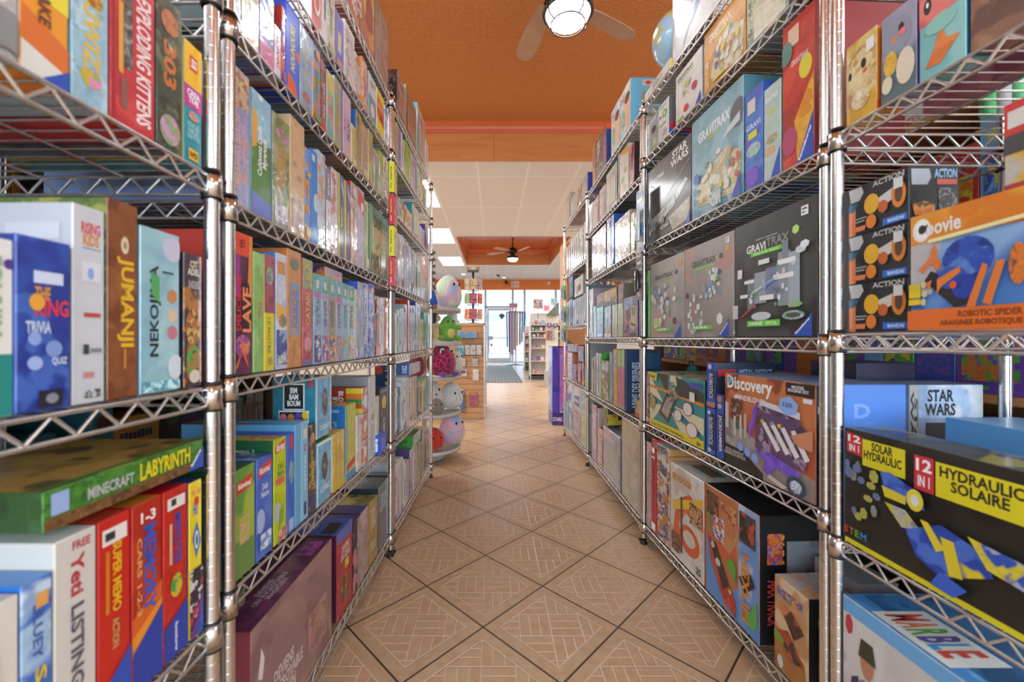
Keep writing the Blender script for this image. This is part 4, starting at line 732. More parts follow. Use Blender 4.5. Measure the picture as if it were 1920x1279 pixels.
row('L1', 0, [
 (470, 622, .404, 'long plum game box with mirror-like front standing at near end', '8a6466 9a746e 7a5458 5|7a2030|5a2248 6a2a54 7c3460 12', {'d': .075, 'ins': -.001, 'film': True, 'lab': 'long plum game box with glossy front, near end of bottom left shelf',
   'pr': [('t', 'DEVIENS\nUN INCROYABLE\nMAGICIEN', .12, .12, .62, .5, 'd8c8c4', 'd', .075) if False else ('t', 'DEVIENS\nUN INCROYABLE\nMAGICIEN', .1, .14, .55, .48, 'd8c4c0'), ('p', [(.06, .6), (.1, .56), (.12, .7), (.09, .8)], 'e0d8d4'), ('r', .62, .15, .9, .55, 'a8746c b8847c 8a5e5c 20')],
   'prt': [('t', 'DEVIENS\nUN INCROYABLE\nMAGICIEN', .2, .3, .55, .9, 'c8b0c0'), ('r', .75, .2, .95, .8, 'a8489a 7c3070 c060a8 40')]}),
 (631, 660, .385, 'red and navy science game box', 'b83a40 a83038 c85050 12|4a1830|2c5cb8', {'d': .3, 'film': False, 'pr': [('p', [(0, .88), (1, .84), (1, 1), (0, 1)], '5868b0'), ('t', 'DEVIENS\nUN GENIE', .25, .62, .85, .8, 'e8d0cc'), ('e', .5, .28, .3, .16, '6a3a30 c86a3c 4a8a50 40'), ('r', .5, .5, .75, .6, 'd8c83c')], 'prt': [('t', 'DEVIENS\nAVANT\nBIEN', .2, .3, .85, .85, 'a8c0e4'), ('r', .1, .05, .7, .2, '1c1c24')]}),
 (662, 676, .36, 'black and lavender game box', '2c2428 3a3034 d07a70 12|2c2a58|3c3878', {'d': .3, 'pr': [('r', .55, 0, 1, 1, 'a89088 b8a098 988078 16')], 'prt': [('r', .1, .2, .9, .5, '4a4688 6a68a0 3a3670 40')]}),
 (677, 690, .36, 'dusty pink game box with purple top', 'b89890 c8a8a0 a88880 14|3a3060|3f3a80', {'d': .3}),
 (691, 708, .355, 'gold foil game box', 'a8842c b8943c 98741f 16|7a6a28|8a7a2c b8a83c 6a5a20 16', {'d': .26, 'film': True, 'pr': [('t', 'DEVIENS\nROI DE\nL EUROPE', .2, .55, .75, .88, 'e8dcc0'), ('t', 'UNLOCK', .2, .2, .75, .35, 'e0d4a8')]}),
 (709, 731, .375, 'dark teal game box', '3c5862 4a6670 344e58 10|1c3038|28505c 3a6470 1f4450 14', {'d': .24, 'film': True, 'pr': [('t', 'DEVIENS\nEXPERT\nDES PISTES', .2, .58, .8, .85, 'b8c8cc'), ('t', 'EXPRESS\nCHRONO', .2, .15, .8, .38, 'a8b0b8'), ('r', 0, 0, 1, .42, '5a5870')] }),
], d=.2)
# L2 - slim boxes, mostly wrapped
def slim(rk, lev, spec, **kw):
    items = []
    for s in spec:
        x0, x1, yt, desc, cols = s[:5]; items.append((x0, x1, yt, desc, cols, *(s[5:])))
    row(rk, lev, items, **kw)
slim('L2', 6, [
 (745, 760, 129, 'large dark brown box with taupe cover', 'a08078 b09088 8c6c64 14|3a2a28 6a5a58 2c2020 30', {'d': .16, 'over': 1}),
 (761, 780, 157, 'large taupe box with pale green side', '8c7868 9a8a6c 7c6858 12|a8c088', {'d': .1, 'over': 1}),
 (782, 797, 191, 'large pale green box with sky blue side', 'a8b8a0 98b4b8 b89088 12|6ab0cc', {'d': .1, 'over': 1}),
 (798, 803, 262, 'slim white wrapped box', 'd0ccc8 b8b8b0 e0d8d0|ccc', {'over': 1}),
], film=True)
slim('L2', 5, [
 (738, 743, 222, 'slim lime game box', 'a8b84c b8c460 98a83c|8a9a30'), (744, 746, 226, 'slim green and blue game box', 'a0b878 90a868 b8c890|8a9'),
 (747, 752, 228, 'blue game box with red marks', '5068c8 c85068 7888d8 40|99c'), (753, 755, 244, 'thin white game box', 'd0ccc8|ccc'), (756, 759, 262, 'pale grey game box', 'c0c0bc|bbb'),
 (760, 765, 257, 'bright green game box', '98c048 b0cc70 88b038 18|6aa818'), (766, 771, 274, 'green and yellow game box', 'b8c868 d8a868 90b850 22|78a830'),
 (772, 775, 283, 'pale lilac game box', 'c0b4c8|a9b'), (776, 779, 297, 'pink lilac game box', 'd8a0c0 c890b8 e0b0c8|b8a'), (780, 783, 305, 'teal game box', '4a90a0|377'),
 (784, 787, 315, 'white game box with red base', 'd8d4cc c86050 d0c8c0 20|ccb'), (788, 793, 322, 'pale yellow game box', 'd8cc80 e0d898 c8b868|bb8'), (794, 800, 345, 'silver grey game box', 'b4b8b8 c4c4c0 a0a8b0 20|999'),
], film=True, d=.4)
slim('L2', 4, [
 (746, 753, 367, 'lilac game box with portrait', 'b0a8c0 d8c068 4a3a38 20|99a', {'pr': [('e', .6, .4, .3, .2, '3a2c2c')]}), (754, 757, 377, 'yellow and black game box', 'd8c878 4a4038 e0d8a0 24|bb8'),
 (758, 761, 381, 'rust red game box', 'c05a3c|a43'), (762, 772, 389, 'orange game box with black ring', 'd8a868 e0b880 c89050 16|b85', {'pr': [('e', .5, .45, .35, .25, '3a2a28'), ('e', .5, .45, .2, .15, 'd89850')]}),
 (773, 785, 380, 'pale wrapped box with teal side', 'b8c0b8 c8ccc0 a8b0b0 20|3a8c94', {'d': .14}), (786, 791, 420, 'cream game box with animal face', 'dcd4c4 b0b8b8 d8c8a8 26|ccc'),
 (792, 796, 428, 'pale blue game box', 'a8c0d0 b8ccd4 98b0c4|9ab'), (797, 803, 420, 'purple game box', '6a4c90 7a5ca0 5a3c80 12|639'),
], film=True)
slim('L2', 3, [
 (746, 752, 436, 'pale pink wrapped game box', 'd0c4cc d8d0d4 c0b4c4 16|bbb'), (753, 757, 440, 'white wrapped game box', 'd4d0d4|ccc'), (758, 761, 446, 'mauve wrapped game box', 'b8a4b4|a9a'), (762, 766, 452, 'silver blue game box', 'b0bcd4 c4ccdc a0acc8|9ac'),
 (767, 771, 460, 'light blue wrapped game box', 'a4b8d4 b8c8dc 90a8c8 16|8ac'), (772, 776, 466, 'silver game box with dark tag', 'b4b8c0 3a4a5a c4c8cc 16|99a'), (777, 780, 472, 'thin pale green game box', 'b0c0a8|999'),
 (781, 783, 490, 'thin dark green game box', '3a8048|363'), (784, 788, 492, 'thin white and green box', 'd0d8cc|bcb'), (790, 803, 479, 'cream game box with red-orange dripping top', 'd8d0bc b8c090 e0d8c8 14|d8d0c0', {'pr': [('r', 0, .62, 1, 1, 'd8603c'), ('e', .3, .62, .2, .08, 'd8603c'), ('e', .75, .58, .18, .1, 'd8603c')]}),
], film=True, d=.4)
slim('L2', 2, [
 (738, 744, 586, 'pale pink wrapped game box', 'ccc0bc d4ccc8 bcb0b0 20|2c68b0', {'d': .08, 'prn': []}), (745, 749, 580, 'pale green wrapped game box', 'a8c0a8 b8ccb4 98b09c 20|9b9'), (750, 753, 578, 'silver wrapped game box', 'b4b8c8 6a68a8 c0c4cc 14|99b'),
 (754, 757, 577, 'white wrapped game box with yellow', 'c4c0b8 d8c488 ccc8c4 20|aaa'), (758, 763, 570, 'green grey wrapped game box', 'a0b0a8 b0bcb4 90a098 20|9aa'), (765, 768, 562, 'pink wrapped game box with red back', 'd0b4b8 c4a8b0 dcc4c8 16|c22c24'),
 (769, 773, 572, 'brown dotted wrapped game box', 'b8a8a0 8a7468 c8bcb4 50|a98'), (774, 778, 572, 'mint wrapped game box', 'a8c0bc b4c8c4 98b0ac 20|9ab'), (779, 783, 566, 'white game box with violet back', 'd4d8e0 8a98cc c8ccd8 20|4a3a98'),
 (784, 788, 575, 'pale wrapped game box with blue base', 'c4c8c8 6a98c8 d0d0cc 16|bbb'), (789, 794, 598, 'yellow card pack stack', 'dcc878 d8b850 c8c8b8 22|cb6'), (795, 799, 586, 'teal game box with creature', '6aa8a8 8a7a68 7ab8b4 16|588'), (800, 804, 585, 'pale mint game box at post', 'a0c4bc b0ccc4 90b4ac 16|8ba'),
], film=True, d=.3)
slim('L2', 1, [
 (738, 741, 730, 'white and blue picture book', 'd0ccd0 6a78b8 c89060 16|bbc'), (742, 745, 728, 'thin white book', 'e0dcd4|ccc'), (746, 751, 728, 'blue picture book', '5a8cb8 3a8078 7aa0c0 14|47a'), (752, 754, 716, 'thin cream book', 'dcd8d0|ccc'), (755, 757, 724, 'thin silver book', 'c4c4c8|bbb'),
 (758, 760, 720, 'thin white and blue book', 'd8d8d8 4a70a8 e0dcd8|ccc'), (761, 765, 708, 'white book with pale spine', 'e0d8cc e4e0d4 d4c8bc|ccc'), (766, 769, 712, 'thin grey white book', 'd0ccc8|bbb'), (770, 775, 708, 'cream book with yellow pattern', 'd8c8a0 dcb888 e0d8c0 30|cba'),
 (776, 781, 706, 'pale pink patterned book', 'd8c4b8 e0ccc0 c8b0a8 30|cbb'), (782, 784, 714, 'thin blue book', '6a88b8|46a'), (785, 788, 716, 'thin yellow book', 'd8c070|ba6'), (789, 791, 716, 'thin orange book', 'd88a50|b74'), (792, 794, 717, 'thin white book with letters', 'd8d4cc|bbb'), (795, 798, 712, 'thin green white book', 'b0c4a8|9a8'), (799, 804, 708, 'pale green book at post', 'a8c8b0 b8d0b8 98b8a0|8a9'),
], d=.24, cat='book')
slim('L2', 0, [
 (738, 743, 892, 'white and violet wrapped game box', 'd8ccc8 4a48a8 d8a890 26|5a4a50'), (744, 750, 872, 'pale wrapped game box with cat picture', 'ccc4c8 b8b0c0 d8c0b0 26|d0d0d4'), (751, 756, 862, 'pale cream wrapped game box', 'd0c8c0 c0bcc0 d8d0c8 26|c8c4c0'), (757, 760, 864, 'thin white wrapped game box', 'd4d0cc|ccc'),
 (761, 767, 868, 'silver wrapped game box', 'c0bcc0 98a0b8 d0c8c8 26|bbb'), (768, 774, 846, 'grey framed game box with purple lid', 'b4aca8 9a8898 c8c0bc 16|4a3a70'), (776, 781, 836, 'white wrapped game box near green box', 'd0c8cc c89878 b8b8c8 26|ccc'),
 (782, 788, 834, 'colourful wrapped game box', 'c8b070 a87888 88a878 40|99a'), (789, 795, 812, 'green wrapped game box', '7a9a68 b8a888 5a8858 30|486'), (796, 804, 808, 'red brown wrapped game box at post', 'b8a890 a04858 c8b8a0 26|a98'),
], film=True, d=.26)
row('L2', 0, [(775, 788, 818, 'green game box lying on standing boxes', 'c8ccc0 d0d4c8 b8c0b0 20|3a8a30 4a9a3c 2c7a28 16|3a7a34 4a8a3c c88050 9', {'yb': 838, 'd': .19, 'over': 1, 'free': 1, 'prn': [('e', .5, .5, .12, .3, '4a3a80'), ('t', 'LYNX', .15, .25, .3, .75, 'e0ecd8')]})])
row('L2', 1, [(737, 741, 686, 'navy paper-cut game box on top of books', '1f3c5c 2a4a6c c8483c 10|1f3c5c|24466a', {'yb': 727, 'd': .09, 'over': 1, 'free': 1, 'prn': [('e', .2, .8, .25, .2, 'c8442c'), ('e', .75, .5, .15, .1, 'd86a78'), ('e', .7, .2, .14, .1, 'd8b8a8'), ('t', '1-4', .6, .85, .85, .95, 'e0e8f0'), ('t', 'KIDS', .55, .74, .85, .8, 'e0e8f0')]}),
 (768, 788, 682, 'blue and white game box on top of books', 'e0dce0 d8c8d0 d4d4dc 20|3a6ca8', {'yb': 704, 'd': .08, 'over': 1, 'free': 1, 'prn': [('t', 'OSEZ', .45, .15, .8, .85, 'e0ecf8', 90)]})])
# travel games clipped to the post between the two left racks
for i, (y0, y1, col, w) in enumerate(((303, 360, 'd8cf28', 'yellow'), (364, 421, 'd0282c', 'red'), (423, 480, 'd8cf28', 'yellow'), (482, 536, 'd0282c', 'red'))):
    Y = 1.80; zt, zb = wz(y0, Y), wz(y1, Y); h = zt-zb; b = MB()
    b.cbox(.024, .055, h, {'*': ink('c0305c d8a8b0 c87888 30' if w == 'red' else 'd8c838 c89040 d0c8a0 30'), 'a': ink(col), 't': ink(col), 'u': ink('8a4a58')})
    b.prints((-.012, -.0275, 0), (1, 0, 0), (0, 0, 1), (0, -1, 0), .024, h, [('t', 'SOURIS', .28, .4, .55, .85, '3a2c10' if w == 'yellow' else 'f0c830', -90), ('t', 'VITE', .28, .12, .5, .32, '3a2c10' if w == 'yellow' else 'f0f0f0', -90)])
    o = b.build('travel_game_box', CARD, None, (-.451, Y+.0275, zb))
    MB().box((0, -.005, h+.004), (.006, .004, .012)).build('hanger', mat('d0d0d0', .3), o)
    tag(o, '%s narrow travel game box hanging %s on the strip between left racks' % (w, ['topmost', 'second', 'third', 'lowest'][i]), 'travel game', 'travel games hanging between the left racks')
tag(MB().box((0, 0, .3), (.004, .002, .6)).build('hanging_strip', mat('b8b8bc', .3, .5), None, (-.4665, 1.86, 1.245)), 'thin display strip with travel games hung between the left racks', 'display strip')
# ---------------------------------------------------------------- RIGHT SIDE
def cover(txt, tcol, pic, seed, cols, extra=(), tb=(.1, .78, .8, .87)):
    return [('r', .08, .1, .92, .72, pic)]+hexes(seed, 16, .2, .8, .2, .66, cols, .055, 1.1)+([('t', txt, *tb, tcol)] if txt else [])+list(extra)
LG = ['dcdcd8', 'b8c4cc', '8fa8c0', 'c8ccd0', '6f8fb0', 'a8c850', '555a60']
row('R1', 5, [
 (1201, 1257, 2.232, 'flat white boxed kit with yellow end lying beside the globe', 'd8d4ca e0dcd4 ccc8bc 12|d8c82c|d8d4cc|c8c4bc', {'d': .28, 'ins': -.004, 'pr': [('t', 'SCIENCE', .35, .3, .7, .75, '9a9894')], 'over': 1}),
 (1261, 1335, 2.62, 'large white box printed with a blue globe', 'd8d4d0 e0dcd8 d0ccc8 6|c8c4c0|ddd|9a968c', {'d': .3, 'over': 1, 'pr': [('e', .42, .42, .2, .12, '6f9cc0 c09860 8fb4d0 24'), ('p', [(.5, .16), (.72, .26), (.78, .38), (.6, .3)], '5a6ca4'), ('p', [(.3, .05), (.5, .2), (.42, .24)], '9094b4')]}),
], d=.3)
row('R1', 4, [
 (1209, 1217, 232, 'slim white boxed track set', 'e0dcd4 d8d490 e4e0d8 16|ddd', {'pr': [('e', .5, .7, .3, .05, 'd8c840'), ('r', .3, .3, .7, .6, '889')]}),
 (1218, 1234, 206, 'grey track set box with black disc and green foot', '9a9c9a a8aaa8 8c8e8c 14|ccc', {'pr': [('t', 'GRAVI', .1, .86, .75, .92, 'eee'), ('e', .5, .6, .25, .1, '2c2e30'), ('e', .5, .25, .3, .1, '9ac050 d8d8d8 6a9a40 40'), ('r', .2, .05, .8, .1, '7ab83c')]}),
 (1235, 1254, 179, 'white track set box with green spiral', 'dcd8d4 e4e0dc d0ccc8 12|6a6c6a', {'prn': [('p', [(0, 0), (1, 0), (1, .35), (.3, .5), (0, .3)], 'c8343c'), ('p', [(0, 0), (.5, 0), (0, .2)], '3454b0'), ('r', .2, .4, .5, .7, '58a848'), ('r', .1, .75, .6, .95, 'd0ccc8')], 'pr': [('t', 'MARBLE', .1, .88, .75, .93, '888'), ('e', .6, .68, .22, .1, '58b048'), ('e', .6, .68, .1, .05, 'dcd8d4'), ('r', .1, .64, .3, .7, '777'), ('r', .15, .42, .7, .46, '7ab83c'), ('e', .5, .22, .3, .08, 'b0c8a8 c87868 d8d8d8 40')]}),
 (1267, 1316, 84, 'white marble run box with red hexagon mark', 'dcd8d0 e4e0d8 d4d0c8 6|b0acac', {'pr': [('t', 'GRAVITRAX', .08, .84, .7, .91, '5a5c5a'), ('r', .12, .8, .72, .815, '9ac840')]+hexes(5, 12, .3, .75, .35, .7, ['d8c860', 'c8c4bc', 'b0b8b0', 'e0d888', 'a8aca8'], .05, 1.2)+[('e', .76, .42, .1, .08, 'c83c4c', 6), ('e', .45, .16, .09, .07, 'd84038'), ('r', .1, .03, .35, .07, '7ab83c'), ('p', [(.8, 0), (1, 0), (1, .2)], RV)]}),
 (1320, 1398, 2.215, 'orange junior marble run box, tall picture of animals on tracks', 'd8984c e0a860 c88840 7|b8783c', {'pr': [('t', 'GRAVITRAX', .14, .76, .7, .88, 'f0e4c8'), ('r', .3, .72, .6, .76, 'd8d02c'), ('r', .02, .05, .14, .5, 'e0a85c d8d0b8 e0a85c 40'), ('p', [(.15, .1), (.95, .02), (.98, .5), (.6, .7), (.3, .5)], 'd8ccb0 b89c6c e8dcc8 14')]+hexes(8, 22, .3, .9, .2, .62, ['e8dcc0', '4a9078', 'd8c850', 'c8905c', '5a7aa8', 'e0d8c8'], .06, 1.0)+[('r', .3, .06, .6, .1, 'd0d040')]}),
 (1400, 1478, 2.215, 'sage and cream marble run box beside the orange one', 'a8b098 c8c4a0 8a9c84 8|7c9098', {'pr': [('r', .04, .1, .16, .8, 'a8ac8c 6a7a60 d8d0a8 50'), ('p', [(.2, .05), (.95, .05), (.95, .6), (.5, .75), (.2, .5)], 'dcd4bc c8c098 e4dccc 9')]+hexes(18, 12, .3, .9, .4, .8, ['e8e4d0', '5a8878', 'd8d060', 'b8a880'], .06)}),
 (1484, 1524, 2.215, 'dark green marble run box near the post', '6a7a68 8a9478 56685a 8|4a5a50'),
], d=.3)
row('R1', 3, [
 (1211, 1296, 247, 'dark brown space-themed marble run box with pale glare', '4c443e 5a524c 3e3834 5|2c2826', {'film': False, 'pr': [('t', 'GRAVITRAX', .1, .79, .45, .84, 'e8e4e0'), ('t', 'STAR\nWARS', .6, .78, .95, .97, 'f0eee8'), ('p', [(.05, .3), (.6, .38), (.9, .55), (.95, .5), (.65, .3), (.3, .18)], 'a8a49c c8c4bc 6a6660 12'), ('p', [(.55, .2), (.98, .3), (.98, .06), (.65, .02)], 'c8bca8 a89c88 d8d0c4 20'), ('p', [(.5, .48), (.98, .72), (.98, .73), (.5, .49)], 'c8c4c0')]+hexes(31, 10, .1, .5, .12, .4, ['8a867e', '5a564e', 'b0aca4'], .05)+[('t', 'ACTION', .38, .1, .56, .14, 'e0dcd8'), ('p', [(.9, 0), (1, 0), (1, .16)], RV)]}),  # pale polygons printed on the dark cover
 (1297, 1394, 138, 'light blue junior marble run box with island picture', '8cb4bc 9cc0c8 80a8b0 5|5c8c98', {'prn': [('p', [(0, .1), (1, .1), (1, .6), (.4, .8), (0, .5)], '4a8898 6aa4b0 3a7484 20'), ('e', .3, .86, .12, .04, 'b04438')], 'pr': [('t', 'GRAVITRAX', .15, .73, .78, .83, 'eef0ea'), ('t', 'JUNIOR', .34, .68, .58, .72, 'd8d838'), ('e', .92, .72, .14, .12, '6a6e78'), ('p', [(.62, .58), (.95, .64), (.95, .72), (.75, .66)], 'c8d4d4'), ('p', [(.1, .1), (.95, .05), (.98, .38), (.7, .5), (.4, .42), (.12, .3)], 'd8ccac c4b48c e0d8c0 14')]+hexes(9, 26, .25, .95, .1, .52, ['e0d8b8', 'd8cc48', '5a9aa8', 'c8a880', 'e8dcc8', 'c86848', '7ab0b8', 'd8c068'], .045)+[('e', .15, .38, .07, .06, '2c5cb0', 6), ('e', .13, .25, .045, .045, '4a78b8', 6), ('e', .13, .15, .045, .045, '4a78b8', 6), ('e', .13, .05, .04, .04, '4a78b8', 6), ('p', [(.84, 0), (1, 0), (1, .2)], RV), ('r', .45, .02, .66, .16, 'ccd4cc 889 ccd 80')], 'd': .26}),
 (1397, 1430, 150, 'deep blue marble track add-on box with white flag', '4a74c0 5a84cc 6a5cc0 10|3a5cb0', {'pr': [('r', .15, .76, .6, .9, 'd8d0c4'), ('t', 'GRAVI', .1, .6, .9, .66, 'c8d8f0'), ('r', .2, .5, .7, .57, 'd0d83c'), ('e', .5, .38, .42, .07, 'b0ccb8 8aa 9bc 50'), ('e', .4, .12, .4, .1, '7a50c0'), ('p', [(.6, 0), (1, 0), (1, .2)], RV)], 'd': .24}),
 (1432, 1464, 144, 'pale mint marble track add-on box with animals', 'b4c8bc c0d0c4 a8bcb0 8|7a9c98', {'pr': [('t', 'GRAVITRAX', .1, .84, .85, .89, 'e8ece4'), ('r', .3, .7, .7, .74, 'c0d060'), ('e', .5, .42, .35, .05, 'c8a078 8a7 cb9 60'), ('e', .4, .3, .3, .05, 'd0a880'), ('p', [(.45, 0), (1, 0), (1, .3)], RV)], 'd': .24}),
 (1467, 1527, 1.90, 'red junior marble run box with yellow bird', 'c03c30 d04c3a a83428 6|8c2c2c', {'pr': [('p', [(.5, 0), (1, .1), (1, .55), (.75, .45), (.4, .3)], 'e0a02c e8b040 d88c28 9'), ('e', .75, .62, .2, .08, 'd8c83c'), ('r', .2, .82, .55, .95, 'd8b89c'), ('t', 'GRAVITRAX', .3, .68, .85, .72, 'e8ccc0'), ('e', .25, .18, .25, .1, 'b04468'), ('e', .15, .8, .2, .08, '5a8478'), ('p', [(.5, 0), (1, 0), (1, .3)], RV), ('t', 'Ravensburger', .62, .01, .98, .2, 'fff', 'd', .01)], 'd': .24}),
], d=.28)
row('R1', 2, [
 (1212, 1219, 506, 'slim bright green box edge', '6cc83c|58b030', {'pr': [], 'ins': .012}),
 (1220, 1283, 471, 'light grey compact starter marble run box, green hexagon mark', 'a8a29c b4aea8 c09c94 4|8f8a86', {'pr': [('t', 'GRAVITRAX', .15, .76, .7, .82, '3a3c3c'), ('r', .3, .725, .68, .74, '8ccc3c'), ('e', .8, .79, .05, .03, '3c5a3c', 6), ('r', .86, .86, .95, .93, 'e0a040')]+hexes(12, 34, .12, .85, .25, .66, ['e8e8e4', 'cfd4d8', '88a4c0', '5c7ca0', 'dcdcd8', '8fbc58', 'a8c0d8'], .045, .9)+hexes(13, 7, .2, .45, .12, .22, ['d8dcc8', 'b8cc90'], .06)+[('t', 'STARTER-SET', .3, .1, .75, .125, 'fff')][:0]+[('r', .25, .08, .7, .125, '6cc83c'), ('t', 'STARTER', .3, .09, .6, .115, 'fff'), ('e', .82, .2, .05, .045, '5a3a58')]+corner('', .2, RV, .16)}),
 (1284, 1376, 431, 'mid grey starter marble run box with falling track picture', '9c948c a89e98 b89084 4|8a8480', {'pr': [('t', 'GRAVITRAX', .18, .76, .68, .83, '38393a'), ('r', .25, .725, .65, .745, '8ccc3c'), ('e', .78, .8, .04, .03, '3c5a3c', 6), ('r', .86, .83, .93, .88, 'e0a040')]+hexes(22, 30, .45, .78, .42, .68, ['e8e8e4', '7f9cbc', '5c7ca0', 'dcdcd8', '8fbc58', 'a8c0d8'], .035, .9)+hexes(23, 20, .1, .45, .05, .45, ['e4e4e0', 'd0d0cc', 'c8ccd0'], .035)+[('e', .82, .18, .06, .06, 'e4e4e0', 6), ('e', .15, .46, .035, .035, '4a2a3a'), ('r', .25, .08, .68, .125, '6cc83c'), ('t', 'STARTER-SET', .28, .09, .6, .115, 'fff')]+corner('Ravensburger', .2, RV, .18), 'st': [(.895, .93, .02, .02)]}),
 (1378, 1533, 362, 'large black pro starter marble run box with tower picture', '403e3c 4a4846 363433 3|222', {'pr': [('t', 'TEAM UP AND BUILD', .3, .815, .58, .826, 'c8c4c0'), ('t', 'GRAVI', .18, .72, .44, .79, 'e8e8e4'), ('t', 'TRAX', .45, .735, .72, .805, '8a8a86'), ('e', .79, .8, .04, .035, 'b8e878', 6), ('r', .24, .685, .64, .72, '6cc83c'), ('t', 'TEAM AND BUILD', .27, .692, .6, .712, 'c8f0a8'), ('r', .05, .52, .12, .6, 'e0dedc')]
  +[('r', .2, .24, .32, .5, '7c8288'), ('r', .3, .28, .46, .54, '9aa0a8'), ('r', .45, .3, .6, .56, '7a84a0'), ('r', .6, .24, .74, .66, '8e979e'), ('r', .72, .22, .84, .64, 'a4adb4'), ('r', .65, .6, .72, .74, '7c868e'), ('r', .16, .46, .3, .49, 'e8e8e6'), ('r', .1, .34, .28, .37, 'e8e8e6'), ('r', .36, .6, .5, .64, 'e0e0de'), ('r', .6, .56, .8, .6, 'e8e8e6'), ('r', .55, .45, .78, .49, 'e8e8e6'), ('p', [(.26, .36), (.6, .46), (.6, .48), (.26, .38)], 'c8ccd4'), ('p', [(.42, .4), (.56, .44), (.56, .46), (.42, .42)], '5a8ad0'), ('r', .38, .3, .56, .34, 'e8e8e6'), ('p', [(.12, .16), (.32, .26), (.32, .28), (.12, .18)], 'c04434'), ('e', .86, .64, .06, .03, 'c8d0d8', 6), ('e', .9, .67, .05, .03, 'e4e8ea', 6)]
  +hexes(42, 18, .2, .8, .25, .6, ['58b048', 'a8b0b8', '6a747c', 'c8ccd0', 'e4e4e2'], .022)+[('e', .42, .17, .13, .035, 'c4ccd0'), ('e', .8, .16, .12, .035, 'a8b8c0 5a6 ccd 60'), ('e', .8, .16, .08, .02, '505250'), ('e', .82, .24, .08, .02, '8fb878'), ('r', .02, .16, .1, .28, 'c8c8c4'), ('r', .24, .085, .66, .135, '6cc83c'), ('t', 'STARTER-SET', .27, .097, .45, .123, 'fff'), ('t', 'VERTICAL', .48, .097, .63, .123, 'd8f4c4'), ('t', '8+', .03, .025, .07, .05, 'ddd')]+corner('Ravensburger', .2, RV, .17), 'st': [(.885, .915, .022, .024)]}),
], d=.3)
